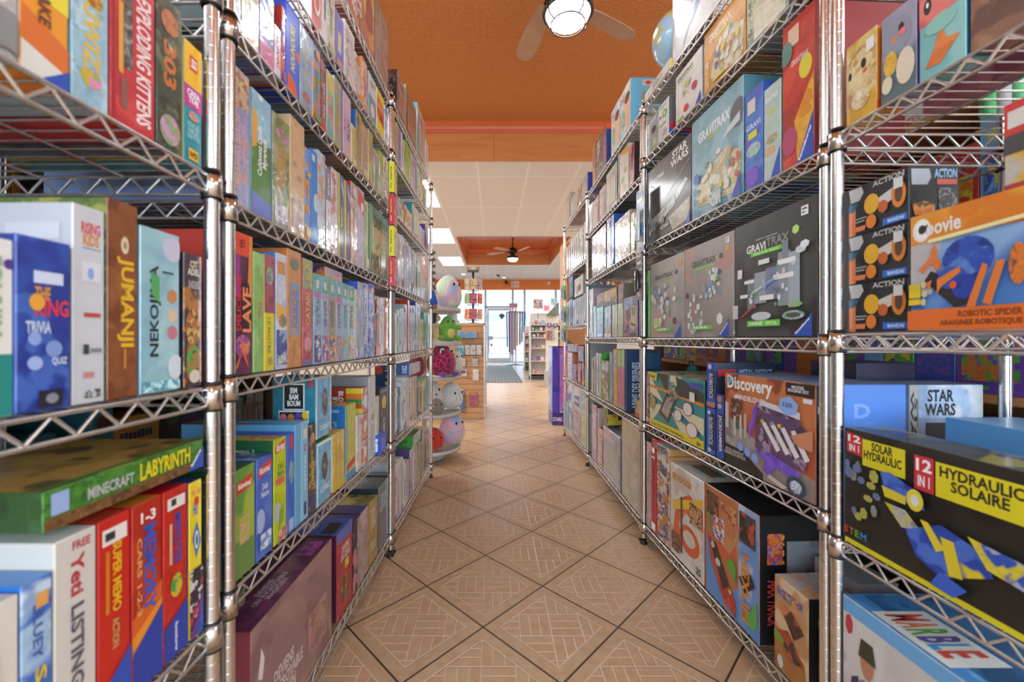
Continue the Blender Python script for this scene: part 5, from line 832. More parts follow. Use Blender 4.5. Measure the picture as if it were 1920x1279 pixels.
row('R1', 1, [
 (1211, 1217, 697, 'narrow maroon spine of a boxed game', '9a4a48 b88078 d8c8c0 26|3a2020'),
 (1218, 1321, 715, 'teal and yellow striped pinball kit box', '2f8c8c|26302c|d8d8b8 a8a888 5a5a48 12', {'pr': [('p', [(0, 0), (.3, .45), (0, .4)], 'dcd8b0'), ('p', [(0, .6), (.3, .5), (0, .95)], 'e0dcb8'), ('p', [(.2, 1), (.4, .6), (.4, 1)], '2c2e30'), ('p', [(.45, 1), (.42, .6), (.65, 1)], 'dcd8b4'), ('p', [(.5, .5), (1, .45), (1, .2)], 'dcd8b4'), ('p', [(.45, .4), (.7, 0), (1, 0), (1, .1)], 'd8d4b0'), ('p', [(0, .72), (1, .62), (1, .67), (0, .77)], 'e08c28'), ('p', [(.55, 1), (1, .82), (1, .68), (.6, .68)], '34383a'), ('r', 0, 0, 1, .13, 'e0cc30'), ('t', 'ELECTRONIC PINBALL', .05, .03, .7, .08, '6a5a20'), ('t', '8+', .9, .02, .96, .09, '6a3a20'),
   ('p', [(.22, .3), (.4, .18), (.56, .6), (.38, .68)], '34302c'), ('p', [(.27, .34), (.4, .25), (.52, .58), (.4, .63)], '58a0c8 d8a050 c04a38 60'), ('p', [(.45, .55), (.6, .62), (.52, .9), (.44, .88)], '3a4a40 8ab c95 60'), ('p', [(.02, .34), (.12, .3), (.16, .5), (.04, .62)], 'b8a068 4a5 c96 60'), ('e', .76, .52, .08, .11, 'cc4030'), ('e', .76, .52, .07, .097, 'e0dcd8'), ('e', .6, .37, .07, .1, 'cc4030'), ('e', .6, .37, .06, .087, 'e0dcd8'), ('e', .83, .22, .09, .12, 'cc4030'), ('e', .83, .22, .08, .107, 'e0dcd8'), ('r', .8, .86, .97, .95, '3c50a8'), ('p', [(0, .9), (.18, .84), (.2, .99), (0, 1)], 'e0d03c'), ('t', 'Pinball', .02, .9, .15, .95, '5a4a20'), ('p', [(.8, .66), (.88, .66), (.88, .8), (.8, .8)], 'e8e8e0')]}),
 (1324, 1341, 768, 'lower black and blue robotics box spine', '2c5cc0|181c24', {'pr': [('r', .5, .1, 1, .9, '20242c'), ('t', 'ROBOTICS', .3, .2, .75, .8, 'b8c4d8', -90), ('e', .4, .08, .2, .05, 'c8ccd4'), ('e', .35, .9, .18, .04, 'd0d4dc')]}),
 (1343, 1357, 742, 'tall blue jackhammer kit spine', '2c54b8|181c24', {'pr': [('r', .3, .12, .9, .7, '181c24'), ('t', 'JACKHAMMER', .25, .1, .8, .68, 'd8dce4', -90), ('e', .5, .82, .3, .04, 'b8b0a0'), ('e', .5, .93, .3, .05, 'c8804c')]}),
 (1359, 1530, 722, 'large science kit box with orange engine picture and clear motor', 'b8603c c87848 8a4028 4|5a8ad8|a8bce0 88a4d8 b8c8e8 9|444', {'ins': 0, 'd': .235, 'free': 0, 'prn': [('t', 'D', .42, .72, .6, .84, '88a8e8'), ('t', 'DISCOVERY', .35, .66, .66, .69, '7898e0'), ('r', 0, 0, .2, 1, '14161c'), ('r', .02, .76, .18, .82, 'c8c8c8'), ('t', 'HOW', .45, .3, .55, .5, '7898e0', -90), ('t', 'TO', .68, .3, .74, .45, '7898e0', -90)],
   'pr': [('p', [(0, .55), (.55, .3), (1, .2), (1, 0), (0, 0)], '9a8c84 a89c94 8a7c78 5'), ('p', [(.0, .22), (.25, .2), (.5, .06), (.5, 0), (0, 0)], '2c2a2c'), ('t', 'Discovery', .04, .8, .6, .98, 'f2f0ec'), ('e', .07, .93, .035, .04, '7ab0d8'), ('t', '#MINDBLOWN', .14, .73, .52, .79, 'eceae6'), ('r', .74, .88, 1, .99, '24201e'), ('t', 'MODEL\nENGINE KIT', .76, .91, .95, .97, 'ddd'), ('r', .9, .83, .98, .87, 'e0e0dc'),
    ('p', [(.38, .4), (.46, .78), (.38, .66)], '7a50c8'), ('p', [(.35, .35), (.4, .62), (.33, .48)], '8a5cd0'), ('r', .1, .52, .25, .74, '6a3428 4a2a20 a88c78 30'), ('r', .02, .4, .07, .68, 'c8c0b8'), ('r', .14, .34, .17, .55, 'c8c4bc'), ('r', .22, .33, .25, .58, 'c0bcb4'), ('r', .28, .35, .31, .6, 'b8b4ac'), ('r', .17, .42, .22, .5, '4a6a58'),
    ('p', [(.42, .3), (.44, .7), (.5, .76), (.86, .7), (.92, .6), (.94, .26), (.6, .2)], '6a4a68 a890a8 4a3450 22'), ('p', [(.46, .72), (.5, .78), (.88, .74), (.88, .68), (.5, .73)], 'd8d4dc'), ('r', .5, .6, .84, .66, '584470'),
    *[('p', [(.5+i*.1, .56), (.54+i*.1, .58), (.7+i*.09, .36), (.66+i*.09, .33)], 'e0dcdc') for i in range(4)], ('e', .51, .58, .02, .02, 'e0b020'), ('e', .69, .58, .02, .02, 'e0b020'),
    ('p', [(.42, .28), (.6, .3), (.9, .22), (.84, .14), (.66, .18), (.58, .08), (.52, .1), (.54, .2)], '7a58c8 8a68d4 6a48b8 16'), ('p', [(.8, .52), (1, .62), (1, .44), (.88, .44)], 'cc8864'), ('e', .78, .78, .1, .09, '8fb0e8', 6), ('t', '120', .73, .77, .82, .81, '3a5aa0'),
    ('e', .08, .28, .035, .04, 'a8a49c'), ('e', .16, .27, .035, .04, 'a8a49c'), ('e', .25, .25, .045, .05, '88a4e0', 6), ('e', .34, .22, .045, .05, '88a4e0', 6), ('e', .43, .19, .045, .05, '88a4e0', 6), ('t', 'MODEL ENGINE KIT\nENSEMBLE DE MOTEUR', .03, .12, .32, .19, 'b8b4b0'),
    ('e', .86, .09, .09, .09, '384858'), ('e', .86, .09, .055, .055, 'a8b8c8 dde 678 60'), ('p', [(.6, .1), (.78, .05), (.74, .02), (.58, .06)], 'c4bcb4')]}),
], d=.3)
row('R1', 1, [(1325, 1341, 680, 'upper blue robotics box spine on a second one', '2450b0|2c3448', {'yb': 766, 'over': 1, 'd': .22, 'pr': [('r', .5, .2, 1, .8, '20242c'), ('t', 'ROBOTICS', .3, .2, .75, .75, 'c8d0e0', -90), ('e', .4, .9, .2, .06, 'd0d4dc'), ('r', 0, 0, 1, .12, 'c88858 46a c54 50')], 'prn': [('r', .05, .7, .35, .85, 'b83038'), ('t', 'METAL DETECT', .4, .7, .95, .85, 'a8b8e0'), ('r', .3, 0, .9, .4, '3a3c44 667 223 40')]})])
row('R1', 0, [
 (1212, 1221, 832, 'slim pink game box behind post', 'c8a8a0 d8b8b0 b89890 10|a44'),
 (1222, 1231, 826, 'red board box with white edge', 'c0302c|c8342c|b82c28', {'d': .12, 'prn': [('r', .3, .55, .8, .95, 'c8342c'), ('r', .4, .7, .75, .88, 'e0e0dc'), ('r', .42, .72, .73, .86, '555 eee 333 300')]}),
 (1232, 1255, .50, 'lower small white and orange marble track box', 'd8d4cc c88040 4a5a88 26|c88c4c|d8d8d4'),
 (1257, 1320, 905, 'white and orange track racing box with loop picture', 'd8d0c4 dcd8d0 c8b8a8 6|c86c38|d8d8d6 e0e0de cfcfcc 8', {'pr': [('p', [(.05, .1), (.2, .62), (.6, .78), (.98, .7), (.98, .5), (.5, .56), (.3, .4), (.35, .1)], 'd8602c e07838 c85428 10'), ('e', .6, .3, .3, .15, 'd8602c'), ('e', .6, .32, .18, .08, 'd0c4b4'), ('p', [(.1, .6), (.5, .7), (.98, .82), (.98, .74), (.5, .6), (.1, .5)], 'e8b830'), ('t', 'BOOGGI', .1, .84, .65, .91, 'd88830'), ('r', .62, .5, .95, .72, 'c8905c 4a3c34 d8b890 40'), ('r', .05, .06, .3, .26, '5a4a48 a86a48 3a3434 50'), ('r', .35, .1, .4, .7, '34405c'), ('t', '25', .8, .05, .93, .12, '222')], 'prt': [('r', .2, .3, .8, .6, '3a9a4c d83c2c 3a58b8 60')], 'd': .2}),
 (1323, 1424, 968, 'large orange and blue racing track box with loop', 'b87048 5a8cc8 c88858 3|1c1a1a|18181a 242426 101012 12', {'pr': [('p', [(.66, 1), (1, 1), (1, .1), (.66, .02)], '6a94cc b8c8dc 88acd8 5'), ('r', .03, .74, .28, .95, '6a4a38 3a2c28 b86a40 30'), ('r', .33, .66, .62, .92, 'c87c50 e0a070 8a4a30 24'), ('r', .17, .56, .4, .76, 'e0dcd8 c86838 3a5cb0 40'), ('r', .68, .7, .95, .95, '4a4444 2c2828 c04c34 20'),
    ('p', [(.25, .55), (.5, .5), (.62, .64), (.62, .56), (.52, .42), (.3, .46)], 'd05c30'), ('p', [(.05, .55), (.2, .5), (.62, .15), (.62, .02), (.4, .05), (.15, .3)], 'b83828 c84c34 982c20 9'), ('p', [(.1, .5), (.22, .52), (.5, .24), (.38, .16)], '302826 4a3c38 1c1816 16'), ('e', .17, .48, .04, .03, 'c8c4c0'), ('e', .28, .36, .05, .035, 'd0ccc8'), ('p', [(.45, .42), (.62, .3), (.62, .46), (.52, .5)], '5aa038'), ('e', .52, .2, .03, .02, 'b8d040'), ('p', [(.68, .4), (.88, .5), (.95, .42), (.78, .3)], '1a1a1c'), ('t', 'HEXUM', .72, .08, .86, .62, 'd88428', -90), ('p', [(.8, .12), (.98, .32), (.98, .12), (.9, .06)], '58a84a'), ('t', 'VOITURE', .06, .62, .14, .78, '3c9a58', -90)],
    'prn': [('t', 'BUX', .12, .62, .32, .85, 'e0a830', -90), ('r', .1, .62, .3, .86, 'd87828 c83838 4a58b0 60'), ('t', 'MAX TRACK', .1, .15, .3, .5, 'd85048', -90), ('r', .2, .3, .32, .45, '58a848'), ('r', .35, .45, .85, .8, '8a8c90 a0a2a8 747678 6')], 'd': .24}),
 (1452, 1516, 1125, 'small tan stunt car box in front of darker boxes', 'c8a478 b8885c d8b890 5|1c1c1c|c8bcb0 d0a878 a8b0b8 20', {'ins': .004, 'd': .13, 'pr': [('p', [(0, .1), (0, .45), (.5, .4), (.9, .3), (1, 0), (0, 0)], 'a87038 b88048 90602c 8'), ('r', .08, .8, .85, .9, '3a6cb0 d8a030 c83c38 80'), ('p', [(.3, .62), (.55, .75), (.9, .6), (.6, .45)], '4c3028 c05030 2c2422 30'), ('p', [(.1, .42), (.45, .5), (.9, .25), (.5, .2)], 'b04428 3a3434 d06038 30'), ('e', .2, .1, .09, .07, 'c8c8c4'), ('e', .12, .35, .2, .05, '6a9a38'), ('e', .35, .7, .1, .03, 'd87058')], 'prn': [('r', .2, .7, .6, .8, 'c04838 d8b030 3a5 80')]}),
], d=.24)
row('R1', 0, [(1226, 1255, 878, 'upper small white and orange marble track box', 'd8d4cc c88040 4a5a88 26|c88c4c|d8d8d4', {'z0': .505, 'over': 1, 'd': .2})])
# boxes standing at the near end of R1's second shelf and the bottom, seen end-on
def endbox(rk, lev, t0, t1, w0, w1, h, desc, cols, els=(), name='game_box', label=None, z0=None, cat='board game'):
    R = RACKS[rk]; z = (R.lv[lev]+LEVSURF) if z0 is None else z0; L, d = t1-t0, w1-w0
    cl = cols.split('|'); f = {'*': ink(cl[0])}
    if len(cl) > 1: f['t'] = ink(cl[1])
    m = MB(); m.cbox(L, d, h, f)
    if R.side == 'R': m.prints((L/2, -d/2, 0), (0, 1, 0), (0, 0, 1), (1, 0, 0), d, h, els)
    else: m.prints((-L/2, d/2, 0), (0, -1, 0), (0, 0, 1), (-1, 0, 0), d, h, els)
    c = R.pt((t0+t1)/2, (w0+w1)/2); o = m.build(name, CARD, None, (c.x, c.y, z), R.th)
    tag(o, label or desc, cat); BOXES.append(o); return o
endbox('R1', 1, .03, .13, .245, .44, .298, '', '8a9cb8|9ab', [('r', 0, 0, .12, 1, 'a8a49c'), ('t', 'STAR\nWARS', .01, .3, .11, .95, '222', -90), ('r', .12, .72, 1, 1, 'a8c0dc d0d8dc 90a8c4 8'), ('t', 'STAR\nWARS', .2, .74, .62, .96, '141416'), ('r', .22, .02, .98, .68, '16181a 202426 0c0e10 14'), ('p', [(.34, .05), (.38, .4), (.56, .45), (.6, .4), (.62, .05), (.59, .05), (.56, .38), (.42, .34), (.36, .05)], '8a948c')], label='silver and black space-themed box standing end-on behind the science kit')
endbox('R1', 1, .17, .33, .245, .42, .345, '', '34304a|2a2848', [('r', .1, .1, .6, .85, '5a4a50 78686a 3c3440 14'), ('r', .7, .3, .95, .9, '28305c'), ('e', .84, .6, .1, .25, 'c8ccd4')], label='dark purple pipe kit box behind the silver space-themed box')
endbox('R1', 0, .05, .20, .27, .44, .36, '', '1e1e20|222', [('r', .1, .3, .9, .8, '2c2c30 1a3a40 141416 40')], label='black construction kit box at the near end of the nearest bottom right shelf')
endbox('R1', 0, .06, .20, .145, .25, .285, '', '9c9ca4 a8a8b0 90909a 6|888', [], label='plain grey carton standing behind the small tan car box', name='carton')
endbox('R1', 0, .70, .86, .24, .43, .40, '', '1c1e20|2a2c2e', [('r', .05, .55, .95, .95, '26282a 3a3c3e d07828 20'), ('r', .1, .1, .9, .45, '2c3032 6a6e70 c84030 40')], label='black robot arm kit box behind the orange racing track boxes')
endbox('R1', 1, .74, .86, .33, .43, .31, '', '2c3a78|e0c82c', [('r', 0, .62, 1, 1, 'd8c030'), ('e', .7, .8, .14, .12, '6a5a20'), ('r', .5, .15, .95, .5, 'd8b848 3a5 c43 40'), ('e', .2, .3, .14, .1, 'c83c4c')], label='navy craft box with yellow top behind the pinball box')
endbox('R1', 1, .88, .97, .30, .36, .30, '', '58b838|6c4', [('t', 'GEO', .4, .3, .75, .6, 'e0f0d0', 90)], label='green card set box behind the pinball box')
# RN: the rack at the right edge
ACT = lambda: [('r', 0, 0, .13, .62, 'd87840'), ('p', [(.0, .98), (.24, .98), (.28, .84), (.2, .7), (.05, .7)], 'b8b8b4'), ('p', [(.0, .66), (.2, .66), (.1, .5), (0, .5)], '2c5c70'), ('p', [(.5, .6), (.9, .78), (.92, .6), (.62, .42)], 'c8c4bc'), ('e', .42, .55, .13, .2, 'dca828'), ('e', .86, .56, .11, .26, 'd88030'), ('e', .86, .56, .06, .16, '5a4030'), ('e', .42, .2, .09, .14, 'd87c2c'), ('e', .62, .42, .08, .12, 'c0602c'), ('t', 'ACTION', .45, .86, .95, .97, 'b8b8b4'), ('r', .62, .04, 1, .17, '2c68c8'), ('t', 'BANDAI', .7, .07, .95, .14, 'c8dcf4'), ('p', [(.14, .06), (.32, .06), (.34, .16), (.14, .16)], 'dc7c4c'), ('r', .14, .24, .32, .27, '9a9a98'), ('r', .14, .3, .36, .33, '9a9a98'), ('r', .8, .66, .94, .86, 'd0d0cc')]
ACTN = [('p', [(.04, .95), (.4, .95), (.44, .8), (.36, .66), (.05, .66)], 'a8b0b8'), ('t', 'ACTION', .5, .78, .95, .95, '9ac4e8'), ('r', .55, .66, .95, .76, 'c8604c'), ('r', .58, .2, .95, .6, '3a3c40 888 222 90'), ('p', [(.05, .3), (.3, .36), (.5, .3), (.5, .12), (.1, .1)], 'c87030 d89838 5a4a40 30')]
hh = (wz(307, .785)-1.036)/3
for i in range(3):
    row('RN', 2, [(1578, 1705, 1.0362+(i+1)*hh-.0006, '', '24262a 2c2e32 1c1e20 10|1c1e22|2a2c30', {'z0': 1.0362+i*hh, 'ins': .012, 'd': .098, 'free': 1, 'over': 1, 'pr': ACT(), 'prn': ACTN, 'lab': 'black robot kit box with orange wheels, %s of a stack of three' % ['lowest', 'middle', 'topmost'][i]})])
row('RN', 2, [(1707, 1960, 1.252, 'large orange and blue robot spider kit box', 'd87c28|c86c20|e0902c', {'ins': -.002, 'd': .17, 'over': 1, 'free': 1, 'lab': 'large orange box with blue robot spider picture at right edge', 'pr': [
   ('r', 0, .18, 1, .86, '4a7cc0 88acd8 3460b0 4'), ('p', [(0, .3), (0, .78), (.3, .8), (.2, .3)], 'b8b4b4 c8c4c4 a8a4a4 5'), ('p', [(0, .74), (.45, .78), (1, .74), (1, 1), (0, 1)], 'e08c28 e09830 d87c24 5'), ('e', .11, .86, .085, .1, 'e8e4dc'), ('e', .12, .86, .055, .065, '2c2826'), ('t', 'Coovie', .06, .8, .45, .93, 'e0dcd8'), ('t', 'C', .05, .78, .16, .94, 'f0ece8'),
   ('p', [(.14, .42), (.2, .5), (.55, .3), (.52, .2), (.4, .18)], '26242c'), ('e', .5, .56, .2, .17, '2c50b0 5a80c8 1c3888 20'), ('e', .38, .42, .12, .09, '3454b0'), ('e', .48, .34, .1, .1, '24409c'),
   ('p', [(.1, .52), (.2, .62), (.3, .56), (.28, .52), (.2, .56), (.13, .48)], 'dc7434'), ('p', [(.2, .66), (.24, .72), (.28, .5), (.24, .5)], 'dc7434'), ('p', [(.26, .42), (.44, .5), (.46, .46), (.3, .36), (.26, .3)], 'e07c30'), ('p', [(.5, .18), (.62, .5), (.66, .48), (.56, .16)], 'dc7830'), ('p', [(.62, .2), (.72, .5), (.78, .5), (.68, .18)], 'dc7830'), ('e', .86, .46, .06, .15, 'd87830 4a3830 e09850 24'), ('p', [(.16, .4), (.22, .42), (.2, .34)], 'dc7434'), ('e', .4, .36, .03, .03, 'd85c20'),
   ('r', .01, .28, .12, .34, 'e0c020'), ('r', .01, .34, .12, .4, 'd0b428'), ('r', .01, .22, .12, .27, 'e0c020'), ('e', .15, .39, .025, .03, 'c8c088'), ('e', .16, .31, .025, .03, 'c8c088'), ('e', .15, .24, .025, .03, 'c8c088'),
   ('r', 0, 0, 1, .17, 'dc6c24'), ('t', 'ROBOTIC SPIDER', .45, .1, .9, .15, '7a3c18'), ('t', 'ARAIGNEE ROBOTIQUE', .3, .03, .9, .08, '7a3c18'), ('p', [(.2, .76), (1, .8), (1, .77), (.2, .73)], 'e8dc9c')]})])
row('RN', 2, [(1882, 1960, 1.385, '', 'b8b4ac d0a840 3a6cb8 9|3a3a3c|c0443c', {'z0': wz(400, .47)+.0 if False else 1.2525, 'ins': .0, 'd': .15, 'over': 1, 'free': 1, 'lab': 'red-topped kit box resting above the orange spider box, cut by the frame', 'pr': [('r', 0, .62, 1, 1, 'c83c38'), ('r', .1, .7, .9, .9, 'd0ccc4'), ('r', 0, .4, 1, .62, '484848'), ('r', 0, 0, 1, .05, 'b03048')]})])
row('RN', 3, [
 (1583, 1644, 103-58, 'yellow kids game box with spotted animal', 'd8a83c d8c070 c89838 5|d87828', {'d': .055, 'lab': 'yellow and orange puzzle box with spotted giraffe face, right-edge rack', 'prn': [('t', 'PUZZLE', .3, .3, .7, .75, 'f0c890', 90), ('r', 0, 0, 1, .12, 'd04838')], 'pr': [('p', [(0, .2), (1, .3), (1, .85), (.5, .9), (0, .75)], 'c8a468 dcc890 b8885c 12'), ('p', [(.1, .45), (.7, .45), (.9, .7), (.6, .85), (.2, .8)], 'e0cc98 e8d8a8 c89050 14'), ('e', .6, .66, .09, .06, '2c2a2c'), ('e', .15, .6, .06, .05, '2c2a2c'), ('e', .65, .56, .08, .03, 'd87050'), ('e', .5, .25, .3, .12, 'e0cca8 cca070 e8dcc0 30'), ('r', .7, .76, .95, .9, 'e4e0dc')]}),
 (1652, 1719, 1.68, 'grey penguin picture puzzle box with purple edge', '8a8ca0 9a98ac 787a90 4|5a3a80', {'d': .05, 'pr': [('p', [(0, 0), (1, 0), (1, .45), (0, .5)], '5a6c70 6a7c80 4c5c60 6'), ('e', .45, .7, .42, .22, '8c90a0'), ('p', [(.3, .68), (.52, .72), (.4, .62)], 'e08838'), ('e', .6, .76, .08, .05, '2c2c34'), ('e', .64, .7, .1, .04, 'e07878'), ('e', .72, .3, .26, .2, 'd8ccb4'), ('e', .2, .2, .16, .1, 'd8ccb0'), ('e', .3, .42, .2, .14, 'e0b850 d8a840 e8c870 30')]}),
 (1723, 1812, 1.665, 'coral and teal octopus-coloured puzzle box', '78b4b4 90c4c0 5a9ca8 5|2c78a0', {'d': .05, 'pr': [('p', [(0, .62), (1, .66), (1, 1), (0, 1)], 'd86c68 e07c74 c85c5c 6'), ('e', .2, .82, .09, .09, '34302c'), ('e', .2, .84, .03, .03, 'fff'), ('p', [(.15, .12), (.5, .1), (.9, .3), (.62, .34), (.5, .55), (.35, .3)], 'd87038 e08448 c8602c 12'), ('e', .5, .55, .35, .1, '88c0b4')]}),
 (1818, 1935, 1.66, 'brown mottled animal puzzle box at the right edge', '8a6450 a87c5c 6c4c40 10|5a4030', {'d': .05}),
], d=.05)
endbox('RN', 3, .72, 1.0, .13, .18, .25, '', 'a05c6c b87484 884858 5|904a5a', [('t', 'GRAVITRAX', .45, .68, .98, .82, 'dcd4dc'), ('e', .2, .66, .22, .2, '4a6478'), ('e', .3, .3, .3, .14, 'b0b048 c04878 78a 40')], label='dusty pink marble run box seen behind the spotted giraffe puzzle')
row('RN', 1, [
 (1583, 1975, .82, 'long black construction kit box with yellow banners', '26241f 302e28 1c1a18 3|222|34342c 8a8a3c 3c5078 12', {'ins': 0, 'd': .1, 'free': 1, 'lab': 'long black and yellow solar robot kit box on second right-edge shelf',
  'pr': [('r', 0, .0, 1, .045, 'd8cc20'), ('p', [(.02, .97), (.13, .95), (.13, .78), (.02, .8)], 'c8303c'), ('t', '12', .03, .89, .12, .95, 'eee'), ('t', 'IN 1', .04, .81, .11, .87, 'eee'), ('r', .135, .72, .4, .94, 'd8cc20'), ('t', 'SOLAR\nHYDRAULIC', .145, .78, .38, .93, '26241f'), ('r', .45, .68, .55, .93, 'c8303c'), ('t', '12', .46, .82, .54, .91, 'eee'), ('t', 'IN 1', .47, .71, .53, .79, 'eee'), ('r', .56, .68, 1, .92, 'd8cc20'), ('t', 'HYDRAULIC\nSOLAIRE', .58, .74, .92, .9, '26241f'),
  *hexes(77, 14, .04, .26, .22, .7, ['8a8c80', 'a8a850', '6a7498'], .03, 1.6), ('t', 'S', .02, .1, .05, .16, 'c8382c'), ('t', 'T', .06, .1, .09, .16, 'c86c28'), ('t', 'E', .1, .1, .13, .16, '58a038'), ('t', 'M', .14, .1, .18, .16, '3a88c8'),
  ('p', [(.27, .72), (.33, .74), (.5, .66), (.52, .55), (.4, .56), (.3, .58)], '2c50b0 4a74cc 1c3c98 16'), ('p', [(.28, .62), (.42, .6), (.42, .54), (.3, .54)], 'd8c42c'), ('e', .47, .6, .045, .08, 'd8cc3c'), ('e', .47, .6, .022, .04, 'd8d8d8'), ('p', [(.3, .5), (.42, .5), (.5, .4), (.4, .36)], 'b0b0a8 c8c040 888c90 30'), ('p', [(.42, .36), (.6, .5), (.8, .42), (.82, .3), (.6, .14), (.48, .2)], '2848a8 d8c42c 4a70c8 12'), ('p', [(.5, .48), (.54, .48), (.62, .34), (.58, .3)], 'dcc82c'), ('p', [(.6, .42), (.66, .42), (.7, .2), (.64, .18)], 'd8c428'), ('p', [(.6, .18), (.72, .14), (.66, .05), (.55, .06)], '3860c0'), ('p', [(.72, .5), (1, .46), (1, .3), (.8, .34)], '3458b8 d8c838 a8b0c0 20')]}),
])
endbox('RN', 1, .86, 1.02, .20, .36, .285, '', '5a94c8|78b0dc', [('r', .1, .1, .9, .9, '8cb8dc a8cce4 78a8d0 9'), ('e', .25, .65, .1, .12, '4a4c54'), ('e', .55, .68, .07, .14, '8a4c38'), ('e', .55, .3, .14, .15, '6a2c28'), ('e', .25, .35, .1, .1, '2a3c5c'), ('e', .85, .4, .07, .12, 'b07040')], name='tin', label='light blue tin with animal magnets behind long black kit', cat='tin')
row('RN', 0, [
 (1580, 1960, .439, 'large white and blue marble play box with child picture', 'c8c4c0 d4d0cc bcb8b4 4|a8a8a8|5090c8 6aa4d4 4484c0 6', {'ins': -.002, 'd': .4, 'free': 1, 'lab': 'large white and sky blue box with child picture on bottom right-edge shelf',
  'pr': [('r', 0, .9, 1, 1, '68a8dc'), ('e', .05, .83, .03, .07, 'c03c44', 6), ('p', [(.06, .1), (.1, .5), (.16, .55), (.26, .5), (.28, .1)], '8a8098'), ('p', [(.04, .2), (.07, .5), (.12, .54), (.1, .3)], '3c3450'), ('e', .18, .66, .045, .1, 'b88060'), ('p', [(.12, .68), (.14, .8), (.22, .8), (.24, .68)], '3a3c2c'), ('p', [(.22, .2), (.26, .48), (.3, .4), (.5, .1), (.3, .05)], 'd8c030 6ab040 d04878 20'), ('p', [(.36, .46), (.5, .5), (.46, .3), (.38, .38)], 'c84838 4a8a58 c87038 30'), ('e', .66, .3, .09, .2, 'b02c58'), ('t', '75\nPIECES', .62, .2, .7, .4, 'e8c0d0')],
  'prt': [('r', .02, .1, .98, .9, '2c6090 3a78a8 245078 6'), ('r', .18, .02, .62, .3, 'd8d8d0'), ('t', 'M', .21, .06, .27, .26, 'c8442c'), ('t', 'A', .28, .06, .33, .26, 'd87838'), ('t', 'R', .34, .06, .39, .26, '58a038'), ('t', 'B', .4, .06, .45, .26, '5a4898'), ('t', 'L', .46, .06, .5, .26, '3a88c8'), ('t', 'E', .51, .06, .56, .26, 'c8442c')]}),
])
endbox('RN', 0, .86, 1.03, .26, .44, .30, '', '1c2024|222', [('p', [(.2, .2), (.4, .6), (.7, .5), (.6, .1)], '2c3c50 b86838 48a 40')], label='black kit box in the shade behind the white and sky blue box') if False else None
# R2: the middle rack of the right side
row('R2', 5, [
 (1111, 1117, 2.50, 'brown wrapped game box', 'b87c48 c88c58 a06838 12|842', {'over': 1}),
 (1118, 1137, 232, 'dark star-patterned space game box', '4a4448 6a6068 a88c70 24|223a78', {'over': 1, 'pr': [('t', 'STARLINK', .1, .45, .35, .95, 'd8d0d0', 90), ('e', .4, .4, .22, .2, '6a5c50 8a7c70 3a3030 20'), ('r', .75, .2, .98, .8, 'b85850 6a68a8 c87860 30')], 'prn': [('r', 0, .88, 1, 1, 'd8402c'), ('e', .7, .7, .2, .1, 'd83c44'), ('r', .2, .1, .9, .5, '2c4c8c 4a6cb0 1c3470 30')], 'd': .14}),
 (1146, 1162, 182, 'white and blue globe box, left of its twin', 'c8ccc4 a8c4cc d8b898 14|6ab0d0', {'over': 1, 'd': .3, 'pr': [('e', .7, .45, .3, .3, 'dcb090'), ('e', .7, .72, .25, .1, '6a4c40'), ('e', .3, .4, .2, .2, '98b898 6aa8c8 c8c078 30'), ('r', .1, .75, .4, .9, 'c87868 d8d8d0 6a98b8 50')]}),
 (1163, 1182, 145, 'white and blue globe box with sky blue side', 'ccd0c8 a8c4cc d8b898 14|62acd0', {'over': 1, 'd': .3, 'pr': [('e', .7, .45, .3, .3, 'dcb090'), ('e', .7, .72, .25, .1, '6a4c40'), ('e', .3, .4, .2, .2, '98b898 6aa8c8 c8c078 30'), ('r', .1, .75, .4, .9, 'c87868 d8d8d0 6a98b8 50')], 'prn': [('r', .22, .84, .95, .96, 'c8b8a8'), ('e', .33, .9, .05, .035, 'c83c34'), ('e', .4, .64, .22, .15, 'a89868'), ('e', .4, .64, .18, .12, '4a90c0 c8a860 6ab0d0 30'), ('e', .42, .4, .15, .04, '8a9ca4'), ('e', .35, .12, .3, .16, '8a8468'), ('e', .37, .11, .26, .13, 'a8b088 d8c8a0 7ab0c0 30')]}),
], d=.3)
row('R2', 4, [
 (1105, 1111, 378, 'silver wrapped game box', 'bab8b8 c8c4c4 a8a8ac 20|aaa'), (1112, 1122, 366, 'rose wrapped game box', 'b89898 c8a8a4 a08488 20|a88'), (1124, 1134, 345, 'coppery wrapped game box', 'b89484 c8a894 a47c6c 16|d8d0cc'),
 (1137, 1157, 300, 'grey flower-patterned game box', '98988c b0ac98 a8a068 24|4a4c48'), (1159, 1161, 280, 'slim pale green game box', 'a8b890|898'),
 (1162, 1178, 267, 'white dice game box with orange corner', 'dcd8cc d8d4c8 c8c4a8 16|c8c4b8', {'pr': [('p', [(0, .98), (1, .8), (1, 1), (0, 1)], 'd8983c'), ('e', .35, .35, .18, .07, '8a9038'), ('e', .7, .5, .16, .06, '9aa048'), ('e', .6, .15, .2, .06, 'b0a850')]}),
 (1180, 1189, 264, 'crimson game box with black end', 'b0404c c87078 8c3038 22|241c1c', {'prn': [('t', 'KINGDOM', .3, .1, .7, .55, 'c8c4c0', -90), ('r', .2, .85, .9, .95, 'c83c34')]}),
], film=True, d=.4)
